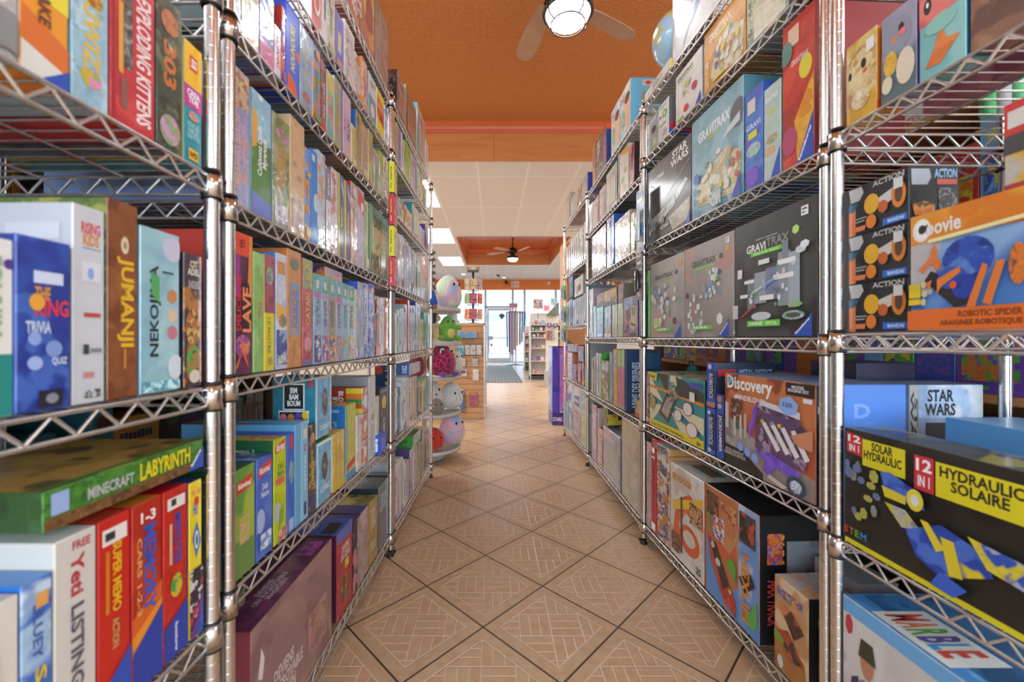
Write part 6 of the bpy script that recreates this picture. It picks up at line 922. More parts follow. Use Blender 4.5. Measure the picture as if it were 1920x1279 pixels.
row('R2', 3, [
 (1110, 1136, 418, 'dark violet glossy game box with white title', '5a5058 8a8088 3c3440 12|3a3038', {'pr': [('t', 'ALICES', .3, .72, .92, .9, 'c8c0c4'), ('e', .6, .4, .3, .2, '8a7a58 6a8 c98 30'), ('r', .05, .05, .95, .25, '6a6080 b890a0 4a4458 30')]}),
 (1138, 1145, 402, 'white and blue striped game box', 'c8ccd8 8aa0d0 d8d8e0 20|3a68c8'), (1146, 1151, 400, 'bright blue game box', '3a70d0 5a88dc 2c5cc0 12|3868c8'),
 (1153, 1181, 392, 'brown village picture game box', 'a08464 b89c78 86684c 24|c8b89c|7a6a50', {'pr': [('t', 'TAVERNES', .25, .72, .62, .84, 'e0d0a8'), ('r', .05, .04, .95, .35, 'b09460 d0b888 7a5c3c 50'), ('r', .8, .72, .92, .86, 'e0dcd8')]}),
 (1183, 1190, 396, 'pale yellow game box behind blue packet', 'c8c890 d8d8a0 a8b868 20|996'),
], film=True, d=.38)
row('R2', 2, [
 (1105, 1112, 540, 'cream patterned book box', 'c8beb0 d4ccc0 b0a490 50|baa'), (1113, 1118, 574, 'mint green game box', 'a8c8a8 b8d4b4 98b898 12|9b9'), (1119, 1131, 574, 'green pixel game box with blue foot', '5c9c48 6cac54 4c8c3c 10|484', {'pr': [('r', 0, 0, 1, .55, '7a94cc a8b8dc 5a78b8 24'), ('p', [(.15, .75), (.8, .75), (.8, .82), (.5, .85), (.5, .92), (.3, .92)], '2c3c28'), ('e', .6, .42, .2, .06, 'c85c58'), ('p', [(0, .55), (.8, .62), (1, .68), (1, .55)], '8a6c3c'), ('r', .1, .04, .9, .12, 'd8dce4')]}),
 (1133, 1146, 573, 'dark dome game box with people', '54505c 68646c 98908c 20|8a7058', {'pr': [('e', .5, .72, .38, .12, '989cac c8c8cc 7a7a88 30'), ('r', .1, .12, .9, .5, '8a6c58 c8a078 4a4048 30'), ('r', 0, 0, 1, .12, 'd8ccc0'), ('r', 0, .12, 1, .14, 'd87840')]}),
 (1148, 1157, 570, 'grey green wrapped card box, left one', '94a8a0 a8b4a8 c8c068 36|c8b850', {'pr': [('r', 0, 0, .22, 1, 'd0c468')]}), (1159, 1168, 567, 'grey green wrapped card box, right one', '94a8a0 a8b4a8 c8c068 36|c8b850', {'pr': [('r', 0, 0, .22, 1, 'd0c468')]}),
 (1170, 1196, 552, 'retro device game box with pale burst', 'a890b0 c8a0a8 5a4c68 14|5a3490', {'film': False, 'pr': [('r', 0, .7, .65, 1, '94b0d8 b8ccec 7898cc 20'), ('r', .0, 0, .4, .68, 'd89078 4a4450 c870a0 16'), ('p', [(.45, .25), (.75, .15), (.95, .3), (.9, .75), (.6, .75)], 'd0c888'), ('r', .62, .52, .82, .72, '8a9438'), ('p', [(.5, .3), (.85, .25), (.85, .3), (.52, .36)], '4a4438'), ('r', .45, .02, .9, .1, '3a3440')]}),
], film=True, d=.28)
row('R2', 2, [(1113, 1157, 537, 'brown family photo game box on top of others', '7a5c44 8a6c50 c8984c 20|6a4c38', {'yb': 574, 'over': 1, 'ins': .02, 'd': .2, 'pr': [('r', .52, .5, .98, 1, 'c8982c d8a83c b08828 10'), ('r', .02, .35, .12, .95, '2c3c68'), ('e', .28, .65, .1, .2, 'b88c68'), ('e', .4, .35, .12, .2, '5a4034'), ('e', .68, .32, .12, .22, 'c8a078'), ('p', [(.5, .1), (.95, .1), (.9, .35), (.6, .4)], '3a302c')]}),
 (1159, 1170, 530, 'multicoloured game box upright beside family photo box', 'b89478 5a80b8 d89060 30|8a7a68', {'yb': 566, 'over': 1, 'ins': .02, 'd': .2})])
row('R2', 1, [
 (1109, 1113, 672, 'slim lime and red wrapped book', 'a8b078 d8605c b8c088 30|6a8c3c'), (1114, 1117, 668, 'slim blue patterned book', '98a8c0 5a78a8 b0b8c8 30|46a'), (1118, 1122, 662, 'pale pink slim kit box', 'c8b8b0 d4c8c0 b8a8a0 14|988'),
 (1123, 1127, 663, 'pale green science kit box', 'b0c8a8 c0d4b8 a0b898 12|58b83c', {'d': .1, 'prn': [('t', 'SCIENCE\nA LA MAISON', .3, .84, .9, .96, '1c281c'), ('r', .1, 0, 1, .8, 'b8b0a0 889 a88 16')]}), (1128, 1141, 678, 'brown and white science kit box', '8a7464 c8b8a8 6c5848 14|58b83c|58b83c', {'d': .12, 'prn': [('t', 'SCIENCE', .3, .8, .9, .92, '1c281c')], 'pr': [('r', 0, .75, 1, .9, 'b8b8c0'), ('e', .3, .6, .14, .05, 'd8c8b8')]}),
 (1143, 1149, 660, 'blue edged kit box with grey spine', '98a4b8 b0b8c4 8890a8 20|3460c0'), (1150, 1157, 655, 'yellow kit box', 'd0a838 d8b850 a8a498 12|c89828', {'pr': [('r', 0, .6, .7, .95, 'a8b0a8 ccc 8a8 20')]}), (1158, 1164, 657, 'green and pink kit book, left one', '88a888 98b898 78a078 12|c8d060', {'pr': [('r', .1, .05, .95, .72, 'd8609c e070a8 c85490 20'), ('r', 0, .72, 1, 1, 'a8c888')]}),
 (1165, 1171, 656, 'green and pink kit book, right one', '88a888 98b898 78a078 12|1c3a68', {'d': .02, 'pr': [('r', .1, .05, .95, .72, 'd8609c e070a8 c85490 20'), ('r', 0, .72, 1, 1, 'a8c888')]}),
 (1173, 1175, 656, 'navy kit box with white letters facing the viewer', '244064 2c4c74 1c3454 9|20406a', {'d': .2, 'prn': [('t', 'ABIME DES SIRENES', .15, .05, .38, .8, 'c8d8e4', 90), ('r', .5, .7, .95, .95, '2a6488'), ('p', [(.55, .1), (.9, .1), (.9, .6), (.6, .5)], '3a7498 5a94b0 2c5c80 14')]}),
], film=False, d=.22)
row('R2', 0, [
 (1110, 1119, 762, 'purple board game box', '8a4880 985890 7a3c70 12|5a2050', {'d': .03, 'pr': [('r', .1, .2, .9, .9, 'b088a0 c8a8b0 906080 20')]}), (1120, 1121, 766, 'white game box with red pawn facing viewer', 'd0ccc4|ccc8c0', {'d': .16, 'prn': [('r', .1, .3, .9, .85, 'c8c0b4'), ('e', .5, .3, .2, .15, '8a2c28')]}),
 (1122, 1130, 808, 'orange wrapped puzzle box', 'c89078 d8a890 b87860 16|c8503c|c8503c'), (1131, 1163, 822, 'lavender jigsaw box with blue title', '8890b0 989cb8 b8a8a0 8|6a7090|8c98b8 5a78b8 a8b0c8 20', {'pr': [('t', 'PUZZLE BOX', .12, .76, .7, .84, 'd4d4e0'), ('r', .15, .15, .92, .7, 'a8b0a8 b8a088 88a4b8 16'), ('r', .0, 0, 1, .12, 'a89cb0')]}),
 (1166, 1199, 800, 'large pale beige wrapped puzzle box', 'b4ac98 c0b8a4 a4a088 8|8a8478', {'pr': [('r', .05, .02, .95, .96, 'b8b09c a8a888 c8bca8 9'), ('p', [(.0, .05), (.3, 0), (.1, .2)], '98b858')]}),
], film=True, d=.2)
row('R2', 0, [(1131, 1140, 766, 'black and yellow dog game box on top', 'b8b098 c8b040 4a5058 26|c8ac28|8a8040', {'z0': .437, 'over': 1, 'd': .22, 'prn': [('r', 0, .66, 1, 1, '3a3c40'), ('r', .3, .35, .8, .6, '3a4048'), ('r', 0, .1, 1, .3, 'd0b430'), ('e', .2, .6, .08, .12, 'b87838'), ('r', .0, .0, 1, .07, '3a3828')]})])
# R3
row('R3', 4, [
 (1062, 1069, 360, 'pale grey wrapped game box', 'b0aca8 c0bcb8 989490 20|999', {'over': 1}), (1070, 1085, 350, 'grey white wrapped game box with orange side', 'b4b0a8 c8c4bc 98948c 24|c8843c', {'over': 1, 'd': .1}), (1091, 1103, 322, 'slate blue grey game box', '7a8c8c 8c9c9c a8a8a0 20|2c3c9c', {'over': 1, 'd': .2}),
], film=True)
row('R3', 4, [(1086, 1090, 343, 'red and orange small game box', 'c8844c|c87c3c|c8382c', {'over': 1, 'd': .1})])
slim('R3', 3, [(1062, 1065, 462, 'red topped slim game box', 'b8b4b0 c83c38 c8c4c0 20|c44'), (1066, 1069, 456, 'silver slim game box', 'b4b4b4 c4c4c4 a4a4a8|aaa'), (1070, 1073, 450, 'pale slim game box', 'c4c4b8 b4b8a8 ccc|bbb'), (1074, 1077, 446, 'white slim game box', 'ccc8c4 bab|bbb'), (1078, 1081, 441, 'grey green slim game box', 'a8b0a0 b8bcac 98a090|999'),
 (1082, 1085, 436, 'pale lime slim game box', 'b0b888 c0c498 a0a878|998'), (1086, 1088, 432, 'yellow green slim game box', 'a8b068 b8bc88|887'), (1089, 1091, 426, 'white grey slim game box', 'c0beb8|aaa'), (1092, 1094, 420, 'dark edged slim game box', '5a5c58 8a8c88|333'), (1095, 1097, 416, 'cream slim game box', 'c8bcac|bba'), (1098, 1102, 410, 'tan slim game box at post', 'c4a890 d0b8a0 b89880|a98')], film=True, d=.36)
slim('R3', 2, [(1062, 1066, 566, 'pale blue slim book', 'a8b8c0 c4c8c8 98a8b0|9ab'), (1067, 1069, 562, 'white slim book', 'd0ccc8|bbb'), (1070, 1073, 560, 'blue slim book', '6a98c0 98b8d0|58a'), (1074, 1077, 562, 'lilac slim book', 'b8b4c4 c8c4cc|aab'), (1078, 1081, 560, 'white slim patterned book', 'ccc8c4 b8b8bc d4d0cc|bbb'), (1082, 1085, 558, 'pink white slim book', 'c8bcc0 d4ccd0|baa'), (1086, 1089, 556, 'silver slim book', 'b4b8bc c4c8cc|aaa'), (1090, 1093, 554, 'pale grey slim book', 'c0c0bc b0b4b8|aaa'), (1094, 1097, 550, 'white grey slim book', 'c8c8c8 b8bcc0|bbb'), (1098, 1102, 535, 'tall pale blue white book', 'c4d0dc d4dce4 a8b8cc|9ab')], d=.24, cat='book')
row('R3', 2, [(1066, 1074, 516, 'teal and violet game box standing on books', '5a7888 7a6a98 a8b0b4 30|3a5a68', {'yb': 556, 'over': 1, 'd': .2}), (1077, 1093, 514, 'white game box with small animal', 'c8c4bc d0ccc4 bcb8b0 9|aaa', {'yb': 550, 'over': 1, 'd': .2, 'pr': [('e', .6, .4, .2, .2, '5a4438'), ('e', .35, .25, .12, .12, 'b04034')]})])
row('R3', 1, [
 (1059, 1063, 660, 'coral red game box', 'd87868 e08c7c c86858 12|c65'), (1064, 1073, 662, 'white and lilac game box with coral top', 'b8b0c4 c8c4cc 9898b8 24|d86|d86c5c'), (1074, 1082, 684, 'black bubble-pattern card game', '3c3638 c06858 5a58a0 40|222'), (1083, 1090, 682, 'black game box with red bubbles', '3a3436 d07048 c84868 40|222'), (1091, 1096, 681, 'black game box with orange bubbles', '38343a d88058 4a58a0 40|222'), (1097, 1102, 628, 'tall white game box with magenta band', 'c8c0b8 d0c8c0 b8b0a8 16|bbb', {'pr': [('r', 0, .32, 1, .46, '8a2c70')]}),
], d=.24)
row('R3', 1, [(1064, 1083, 646, 'framed game box with crowd picture on top', '7a4a58 a88c88 4a3c50 40|d86c5c', {'yb': 661, 'over': 1, 'd': .2}), (1084, 1095, 650, 'black upright game box on bubble boxes', '2c2a2c a86858 3c4c60 30|222', {'yb': 680, 'over': 1, 'd': .2})])
row('R3', 0, [
 (1059, 1065, 756, 'white and blue science box, low left', 'c8ccd0 3a90c0 b8b8b8 16|4a98c8'), (1066, 1074, 754, 'white science box with blue bars', 'd0ccc8 4a90b8 c8c4c0 20|ccc'), (1076, 1089, 768, 'white and red picture science box', 'c8c8c8 b8c4cc c86058 24|d4d4d4|d0ccc8 c84c48 d8d4d0 20'), (1090, 1101, 775, 'white and green picture science box', 'c8d0c8 98b880 d8c870 20|ccc|d4d0cc b8b4b0 e0dcd8 20'),
], d=.3)
row('R3', 0, [(1064, 1072, 716, 'small white and navy science box, upper left', 'ccc8c4 2c4c98 d4d0cc 10|eee', {'yb': 753, 'd': .2, 'pr': [('p', [(.1, .02), (.9, .02), (.9, .45), (.1, .35)], '28448c')]}), (1076, 1087, 720, 'small white and navy science box, upper middle', 'ccc8c4 d4d0cc c0bcb8|eee', {'yb': 766, 'd': .2, 'pr': [('p', [(.1, .02), (.95, .02), (.95, .6), (.1, .5)], '24408c'), ('r', .15, .2, .85, .35, 'b8b8bc')]}), (1090, 1101, 728, 'pale teal science box, upper right', 'b8c8cc c8c8c8 58a0b8 16|bbb', {'yb': 774, 'd': .2})])
# things on the racks that are not boxes
tr = MB(); tr.cbox(.115, .17, .022, {'*': ink('c8553a')})
c0 = R2.pt(.075, .095); r = empty('cardboard_tray', (c0.x, c0.y, .6045), R2.th)
q = MB(); 
for cx, cy, sx, sy, h in ((0, -.083, .115, .004, .085), (0, .083, .115, .004, .12), (-.0555, 0, .004, .162, .085), (.0555, 0, .004, .162, .085), (0, 0, .107, .162, .004)): q.box((cx, cy, h/2), (sx, sy, h), ('c8ac88', 'd0b894', 'b89c78', 9.))
q.prints((-.0575, -.085, 0), (1, 0, 0), (0, 0, 1), (0, -1, 0), .115, .085, [('r', 0, 0, 1, .3, 'c8553a'), ('r', .1, .5, .25, .85, '4a4a38'), ('e', .6, .8, .06, .09, 'c84838')]); q.prints((.0575, -.085, 0), (0, 1, 0), (0, 0, 1), (1, 0, 0), .17, .085, [('r', 0, 0, 1, .3, 'c8553a'), ('e', .5, .7, .05, .08, 'c84838'), ('p', [(.3, .35), (.5, .7), (.4, .35)], 'a8b860')])
q.build('tray', CARD, r); tag(r, 'beige and orange cardboard counter tray beside post on middle right rack', 'display tray')
for i, (dx, dy, hh2, col) in enumerate(((-.012, -.02, .17, 'd8dcd0 c8d040 e0e4dc 20|b8d028'), (.02, .02, .16, 'd0d4c8 b8c838 dce0d8 20|b8d028'), (.0, .055, .19, 'd4d8cc d8d050 c8ccc0 20|c0d038'))):
    c = R2.pt(.075-dx, .095+dy); b = MB(); b.cbox(.06, .02, hh2, {'*': ink(col.split('|')[0]), 't': ink(col.split('|')[1])}); b.prints((-.03, -.01, 0), (1, 0, 0), (0, 0, 1), (0, -1, 0), .06, hh2, [('r', .2, .72, .8, .84, 'd87838'), ('r', 0, 0, .14, 1, 'b8d028')])
    tag(b.build('stationery_pack', CARD, None, (c.x, c.y, .6092), R2.th), 'white and lime stationery pack in the beige tray, %s' % ['front one', 'middle one', 'rear and tallest one'][i], 'stationery', 'packs in the beige tray')
c = R2.pt(.09, .3); sb = empty('soft_bag', (c.x, c.y, .6025), R2.th)
MB().lathe([(.0, 0), (.05, .0), (.062, .03), (.064, .1), (.055, .2), (.03, .27), (0, .285)], 20, sx=.9, sy=.8).build('body', mat('2c8c88', .35, bump=.5, bscale=25), sb)
MB().path([(-.02, -.01, .28), (-.02, -.01, .3), (.02, -.01, .3), (.02, -.01, .28)], .004).build('strap', BLACK, sb); tag(sb, 'teal rounded soft bag standing behind the navy siren kit box', 'bag')
# globe on the top shelf
g = empty('desk_globe', (.85, 1.84, 2.235)); rg = .125; gz = .02+rg
MB().ball((0, 0, gz), rg, 36, 24).build('ball', None or (lambda: (lambda m: m)(mat('a8c4d4', .25, h2='c8d4d4', nscale=4, coat=.6)))(), g)
def land():
    m = bpy.data.materials.new('globe_map'); nt, b = nodes(m); tc = nt.nodes.new('ShaderNodeTexCoord'); n = nt.nodes.new('ShaderNodeTexNoise'); n.inputs['Scale'].default_value = 9; n.inputs['Detail'].default_value = 5
    nt.links.new(tc.outputs['Object'], n.inputs['Vector']); mr = nt.nodes.new('ShaderNodeMapRange'); mr.inputs['From Min'].default_value = .54; mr.inputs['From Max'].default_value = .56; nt.links.new(n.outputs['Fac'], mr.inputs['Value'])
    n2 = nt.nodes.new('ShaderNodeTexNoise'); n2.inputs['Scale'].default_value = 22; nt.links.new(tc.outputs['Object'], n2.inputs['Vector'])
    nt.links.new(mixc(nt, mr.outputs[0], hx('a4c4d8'), mixc(nt, n2.outputs['Fac'], hx('d8b878'), hx('a8c088'))), b.inputs['Base Color']); b.inputs['Roughness'].default_value = .22; b.inputs['Coat Weight'].default_value = .5; return m
[o for o in g.children][0].data.materials[0] = land()
MB().lathe([(0, 0), (.06, 0), (.055, .01), (.02, .016), (0, .02)], 20).build('base', mat('c8b070', .3, .6), g)
mr_ = MB(); mr_.path([((rg+.012)*sin(a)*cos(.4), (rg+.012)*sin(a)*sin(.4), gz-(rg+.012)*cos(a)) for a in [pi*i/24 for i in range(25)]], .004); mr_.build('meridian_arm', mat('c8b070', .3, .6), g)
tag(g, 'pale blue desk globe standing on the flat white kit, nearest right rack', 'globe')
# hanging packets on the post between R1 and R2
for zt, zb, wd, cols, lab, yy in ((wz(355, 2.0), wz(474, 2.0), .1, 'a8b0a8 4a70b8 d0ccb0 20', 'blue and yellow blister packet hanging from the right post, upper one', 2.0), (wz(478, 2.0), wz(562, 2.0), .085, '8a7c7c 2c2a30 c8a898 18', 'black tool blister packet hanging from the right post, lower one', 2.01)):
    r = empty('blister_packet', (.722, yy, zb)); h = zt-zb; b = MB()
    b.box((0, 0, h/2), (.0015, wd, h), ink(cols)); b.prints((-.0008, wd/2, 0), (0, -1, 0), (0, 0, 1), (-1, 0, 0), wd, h, [('r', .1, .7, .9, .95, cols.split()[1]), ('r', .15, .8, .8, .86, 'e0e0d8'), ('r', .2, .08, .8, .25, 'd4d0c8')]); b.prints((-.0008, -wd/2, 0), (1, 0, 0), (0, 0, 1), (0, -1, 0), .0015, h, [])
    b.build('backing_card', CARD, r); MB().lathe([(.014, 0), (.018, .02), (.018, h*.45), (.008, h*.5), (0, h*.5)], 12, (-.012, 0, h*.18), sx=.6).build('blister', mat('d8dcd8' if yy < 2.005 else '2c2a2e', .12, coat=1), r)
    MB().path([(0, 0, h-.01), (.004, 0, h+.012), (.022, 0, h+.012)], .0015).build('hook', STEEL, r); tag(r, lab, 'toy packet', 'packets hanging from the right post')
for i, (y0, y1) in enumerate(((536, 562), (575, 605), (610, 641))):
    Y = 4.22; r = MB(); h = wz(y0, Y)-wz(y1, Y); r.cbox(.055, .03, h, {'*': ink('c8ccc8'), 'a': ink('5a8cb8 7aa8c8 a8c030 12'), 't': ink('b8d030')}); r.prints((-.0275, -.015, 0), (1, 0, 0), (0, 0, 1), (0, -1, 0), .055, h, [('r', 0, .0, .5, 1, 'd8dcd8'), ('r', .52, .72, .98, 1, 'b0cc30'), ('t', 'PUZL', .12, .15, .38, .85, '4a5a60', 90), ('t', 'LOGIC', .6, .12, .85, .7, '2c3c68', 90)])
    o = r.build('puzzle_packet', CARD, None, (wx(1057, Y)-.004, Y, wz(y1, Y))); MB().box((0, 0, h+.006), (.02, .004, .014)).build('hanger', mat('ddd', .4), o); tag(o, 'lime and blue puzzle packet on the strip of the farthest right rack, %s' % ['highest', 'middle', 'lowest'][i], 'puzzle', 'puzzle packets on the far right strip')
# slime tubes at the back of the right-edge rack, seen from below through the wires
for i, (n, c) in enumerate((('light green', '58c878'), ('silver white', 'c8c4cc'), ('mint green', '6ad08c'), ('sky blue', '68a8e0'), ('lilac', '9a78d0'), ('violet', '8458c0'), ('deep violet', '6c40a8'))):
    cc = RN.pt(1.0-.004*i, .27+i*.028); r = empty('slime_tube', (cc.x, cc.y, 1.503))
    MB().lathe([(0, 0), (.0125, 0), (.0125, .15), (.009, .16), (0, .16)], 14).build('tube', mat(c, .25, coat=.5), r); MB().lathe([(.0115, .158), (.0115, .185), (0, .187)], 12).build('cap', mat('ddd8e4', .4), r)
    tag(r, '%s toy tube at the back of the fourth shelf, right-edge rack' % n, 'toy tube', 'toy tubes on the right-edge rack')
# clip strip at the far end of the left row
cs = empty('clip_strip', (-.452, 3.03, 1.24)); MB().box((0, 0, .22), (.004, .003, .46)).build('strip', BLACK, cs)
for i in range(9):
    q = MB(); z = .01+i*.05; q.box((.008, 0, z+.012), (.014, .01, .02)).path([(.004, 0, z+.03), (.02, 0, z+.02), (.024, 0, z)], .002, 5); q.build('clip', BLACK, cs)
tag(cs, 'black hanging clip strip at the far post of the left racks', 'clip strip')
wh = empty('finger_puppet', (-.442, 3.0, 1.27)); MB().lathe([(.0, 0), (.028, .0), (.03, .03), (.016, .07), (0, .12)], 14).build('hat', mat('2c4c98', .8, h2='3a60b0'), wh); MB().ball((.012, -.01, -.008), (.02, .018, .02), 12, 8).build('head', mat('a87850', .8), wh)
tag(wh, 'small blue pointed-hat puppet hanging by the black clip strip', 'toy', None)
# ================================================================ SHOP BEYOND THE RACKS
def fur(h, h2=None, kind=None, sc=30):
    m = bpy.data.materials.new('plush_'+h); nt, b = nodes(m); b.inputs['Roughness'].default_value = .9; b.inputs['Sheen Weight'].default_value = .4
    tc = nt.nodes.new('ShaderNodeTexCoord'); col = None
    if kind == 'cells':
        v = nt.nodes.new('ShaderNodeTexVoronoi'); v.feature = 'DISTANCE_TO_EDGE'; v.inputs['Scale'].default_value = sc; nt.links.new(tc.outputs['Object'], v.inputs['Vector'])
        col = mixc(nt, mth(nt, 'GREATER_THAN', v.outputs['Distance'], .075), hx(h), hx(h2))
    elif kind == 'dots':
        v = nt.nodes.new('ShaderNodeTexVoronoi'); v.inputs['Scale'].default_value = sc; nt.links.new(tc.outputs['Object'], v.inputs['Vector'])
        hs = nt.nodes.new('ShaderNodeHueSaturation'); nt.links.new(v.outputs['Color'], hs.inputs['Color']); hs.inputs['Saturation'].default_value = 1.3; hs.inputs['Value'].default_value = .5
        col = mixc(nt, mth(nt, 'LESS_THAN', v.outputs['Distance'], .2), hx(h), hs.outputs['Color'] if h2 is None else hx(h2))
    elif kind == 'tie':
        n = nt.nodes.new('ShaderNodeTexNoise'); n.inputs['Scale'].default_value = sc; nt.links.new(tc.outputs['Object'], n.inputs['Vector'])
        cr = nt.nodes.new('ShaderNodeValToRGB'); cr.color_ramp.elements[0].position = .32; cr.color_ramp.elements[0].color = (*hx('a8c0e0'), 1); cr.color_ramp.elements[1].position = .68; cr.color_ramp.elements[1].color = (*hx('ecd890'), 1)
        for p, c in ((.44, 'e8b8c4'), (.5, h), (.58, 'b8dcc8')): e = cr.color_ramp.elements.new(p); e.color = (*hx(c), 1)
        nt.links.new(n.outputs['Fac'], cr.inputs[0]); col = cr.outputs[0]
    n2 = nt.nodes.new('ShaderNodeTexNoise'); n2.inputs['Scale'].default_value = 160; nt.links.new(tc.outputs['Object'], n2.inputs['Vector'])
    bp = nt.nodes.new('ShaderNodeBump'); bp.inputs['Strength'].default_value = .5; bp.inputs['Distance'].default_value = .004; nt.links.new(n2.outputs['Fac'], bp.inputs['Height']); nt.links.new(bp.outputs['Normal'], b.inputs['Normal'])
    if col is None: col = mixc(nt, n2.outputs['Fac'], hx(h), hx(h2 or h))
    nt.links.new(col, b.inputs['Base Color']); return m
EYEM = mat('141414', .15); WHT = mat('ecebe8', .6)
# tiered plush stand
PX, PY, PR = -.60, 3.52, .315
st = empty('plush_display_stand', (PX, PY, 0)); SHW = mat('d4d0ca', .45)
MB().lathe([(0, 0), (.18, 0), (.18, .03), (.03, .05), (.02, .06), (.02, 1.32), (0, 1.32)], 20).build('pole', SHW, st)
TZ = [.10, .40, .70, .985, 1.27]
for z in TZ: MB().lathe([(.02, z), (PR, z), (PR+.004, z+.012), (PR+.002, z-.02), (PR-.01, z-.02), (.02, z-.012)], 40).build('round_shelf', SHW, st)
MB().box((-.12, .18, .8), (.02, .3, 1.0)).build('back_panel', SHW, st)
tag(st, 'white tiered round stand full of plush toys beyond the left racks', 'display stand')
EGG = [(0, 0), (.55, .02), (.85, .12), (1, .32), (.98, .5), (.82, .72), (.55, .88), (.28, .97), (0, 1)]
def egg(r, h, n=24): 
    P = []
    for i in range(len(EGG)-1):
        (a, b), (c, d) = EGG[i], EGG[i+1]; P += [(r*(a+(c-a)*t), h*(b+(d-b)*t)) for t in (0, .5)]
    return P+[(0, h)]
def plush(x, y, z, r, h, m, label, eyes=None, eyex=.35, belly=None, beak=None, ears=None, yaw=0, name='plush_toy', snout=None, foot=None):
    o = empty(name, (x, y, z), yaw); b = MB().lathe(egg(r, h), 28); bd = b.build('body', m, o)
    mo = bd.modifiers.new('s', 'SUBSURF'); mo.levels = 1; mo.render_levels = 1
    f = lambda a, zz, k=1: (r*k*sin(a), -r*k*cos(a), h*zz)          # point on the skin at angle a from the front
    def rad(zz):
        for (a, b_), (c, d) in zip(EGG, EGG[1:]):
            if b_ <= zz <= d: return a+(c-a)*(zz-b_)/(d-b_)
        return 1
    if eyes:
        for s in (-1, 1):
            k = rad(eyes); 
            if belly != 'none' and ears != 'owl': pass
            MB().ball(f(s*eyex, eyes, k*1.0), (r*.1, r*.06, r*.12), 12, 8).build('eye', EYEM, bd)
            if ears == 'owl': MB().ball(f(s*eyex, eyes, k*.97), (r*.2, r*.05, r*.22), 14, 8).build('eye_patch', WHT, bd)
    if belly and belly != 'none': MB().ball((0, -r*.28, h*.36), (r*.72, r*.76, h*.33), 20, 12).build('belly', belly, bd)
    if beak: k = rad((eyes or .6)-.08); MB().lathe([(r*.14, 0), (r*.1, r*.12), (0, r*.22)], 10, (0, 0, 0)).build('beak', beak, bd, (0, -r*k*1.12, h*((eyes or .6)-.16)))
    if ears and ears != 'owl':
        for s in (-1, 1): MB().ball((s*r*.55, 0, h*.92), (r*.2, r*.12, r*.24), 12, 8).build('ear', ears, bd)
    if foot:
        for s in (-1, 1): MB().ball((s*r*.5, -r*.85, h*.08), (r*.26, r*.3, h*.08), 12, 8).build('foot', foot, bd)
    tag(o, label, 'plush toy', 'plush toys on the tiered stand'); return o
T = [z+.013 for z in TZ]
plush(PX+.04, PY-.13, T[4], .10, .25, fur('e4dcd4', 'f0e8e0'), 'cream plush behind pastel one on the highest tier', .6, .4, yaw=.6)
plush(PX+.20, PY+.06, T[4], .125, .30, fur('eadcc8', kind='tie', sc=7), 'large pastel tie-dyed egg-shaped plush on the highest tier', .7, .35, yaw=1.0)
# pony: body, legs, head, mane, horn
pn = empty('plush_pony', (PX+.09, PY-.225, T[3]), 1.0); tan = fur('cbb083', 'dcc6a0'); dm = fur('34283c', '4a3a52')
b = MB().ball((0, 0, .105), (.055, .035, .04), 20, 12).ball((.055, 0, .15), (.026, .022, .05), 14, 10).ball((.08, 0, .195), (.038, .024, .028), 16, 10)
for lx, ly in ((-.035, -.018), (-.035, .018), (.035, -.018), (.035, .018)): b.lathe([(.016, .015), (.014, .05), (.018, .1)], 10, (lx, ly, 0))
pb = b.build('body', tan, pn); q = MB()
for lx, ly in ((-.035, -.018), (-.035, .018), (.035, -.018), (.035, .018)): q.lathe([(0, 0), (.018, 0), (.018, .014), (.015, .022)], 10, (lx, ly, 0))
q.build('hooves', fur('e8e0d8'), pb); MB().ball((.04, 0, .19), (.02, .026, .05), 12, 8).ball((.065, 0, .225), (.022, .02, .014), 12, 8).build('mane', dm, pb); MB().ball((-.065, 0, .09), (.016, .014, .05), 12, 8).build('tail', dm, pb)
MB().lathe([(.007, .21), (0, .25)], 8, (.09, 0, 0)).build('horn', mat('d8b850', .3, .5), pb)
for s in (-1, 1): MB().ball((.09, s*.02, .2), .005, 8, 6).build('eye', EYEM, pb); MB().ball((.06, s*.018, .228), (.007, .005, .014), 8, 6).build('ear', tan, pb)
tag(pn, 'tan plush unicorn pony with dark mane standing on the fourth tier', 'plush toy', 'plush toys on the tiered stand')
gr = fur('6aa83a', '7cb848'); t_ = plush(PX+.22, PY-.11, T[3], .08, .22, gr, 'green plush turtle with yellow belly beside the pony', .76, .4, belly=fur('d8c468', 'e0cc78'), yaw=.5)
bdq = t_.children[0]
for s in (-1, 1):
    for z in (.03, .12): MB().ball((s*.075, -.045, z), (.03, .035, .024), 12, 8).build('paw', gr, bdq)
plush(PX+.23, PY+.09, T[3], .075, .25, fur('ececec', 'f4f4f4'), 'white plush with small ears behind the green turtle', .7, .4, ears=fur('f0f0f0'), yaw=.9)
plush(PX+.165, PY-.11, T[2], .125, .265, fur('d8365c', '7a1f4e', 'cells', 28), 'hot pink plush dinosaur with dark patches on the middle tier', .78, .55, foot=fur('7a3c8c', '8a4c9c'), ears='owl', yaw=.75)
plush(PX+.25, PY+.10, T[2], .085, .22, fur('e8dcc0', None, 'dots', 75), 'plush covered in coloured spots behind the hot pink one', .7, .4, foot=fur('9a7cb0', 'a88cbc'), yaw=.9)
plush(PX-.03, PY-.20, T[2], .07, .19, fur('9a2c48', 'b03c58'), 'dark red plush at the left of the middle tier', .7, .4, yaw=.2)
plush(PX+.09, PY-.10, T[1], .09, .26, fur('e0dcd4', '4a4a50', 'dots', 60), 'speckled white plush bird with red beak on second tier', .72, .45, beak=mat('c83c3c', .6), yaw=.5)
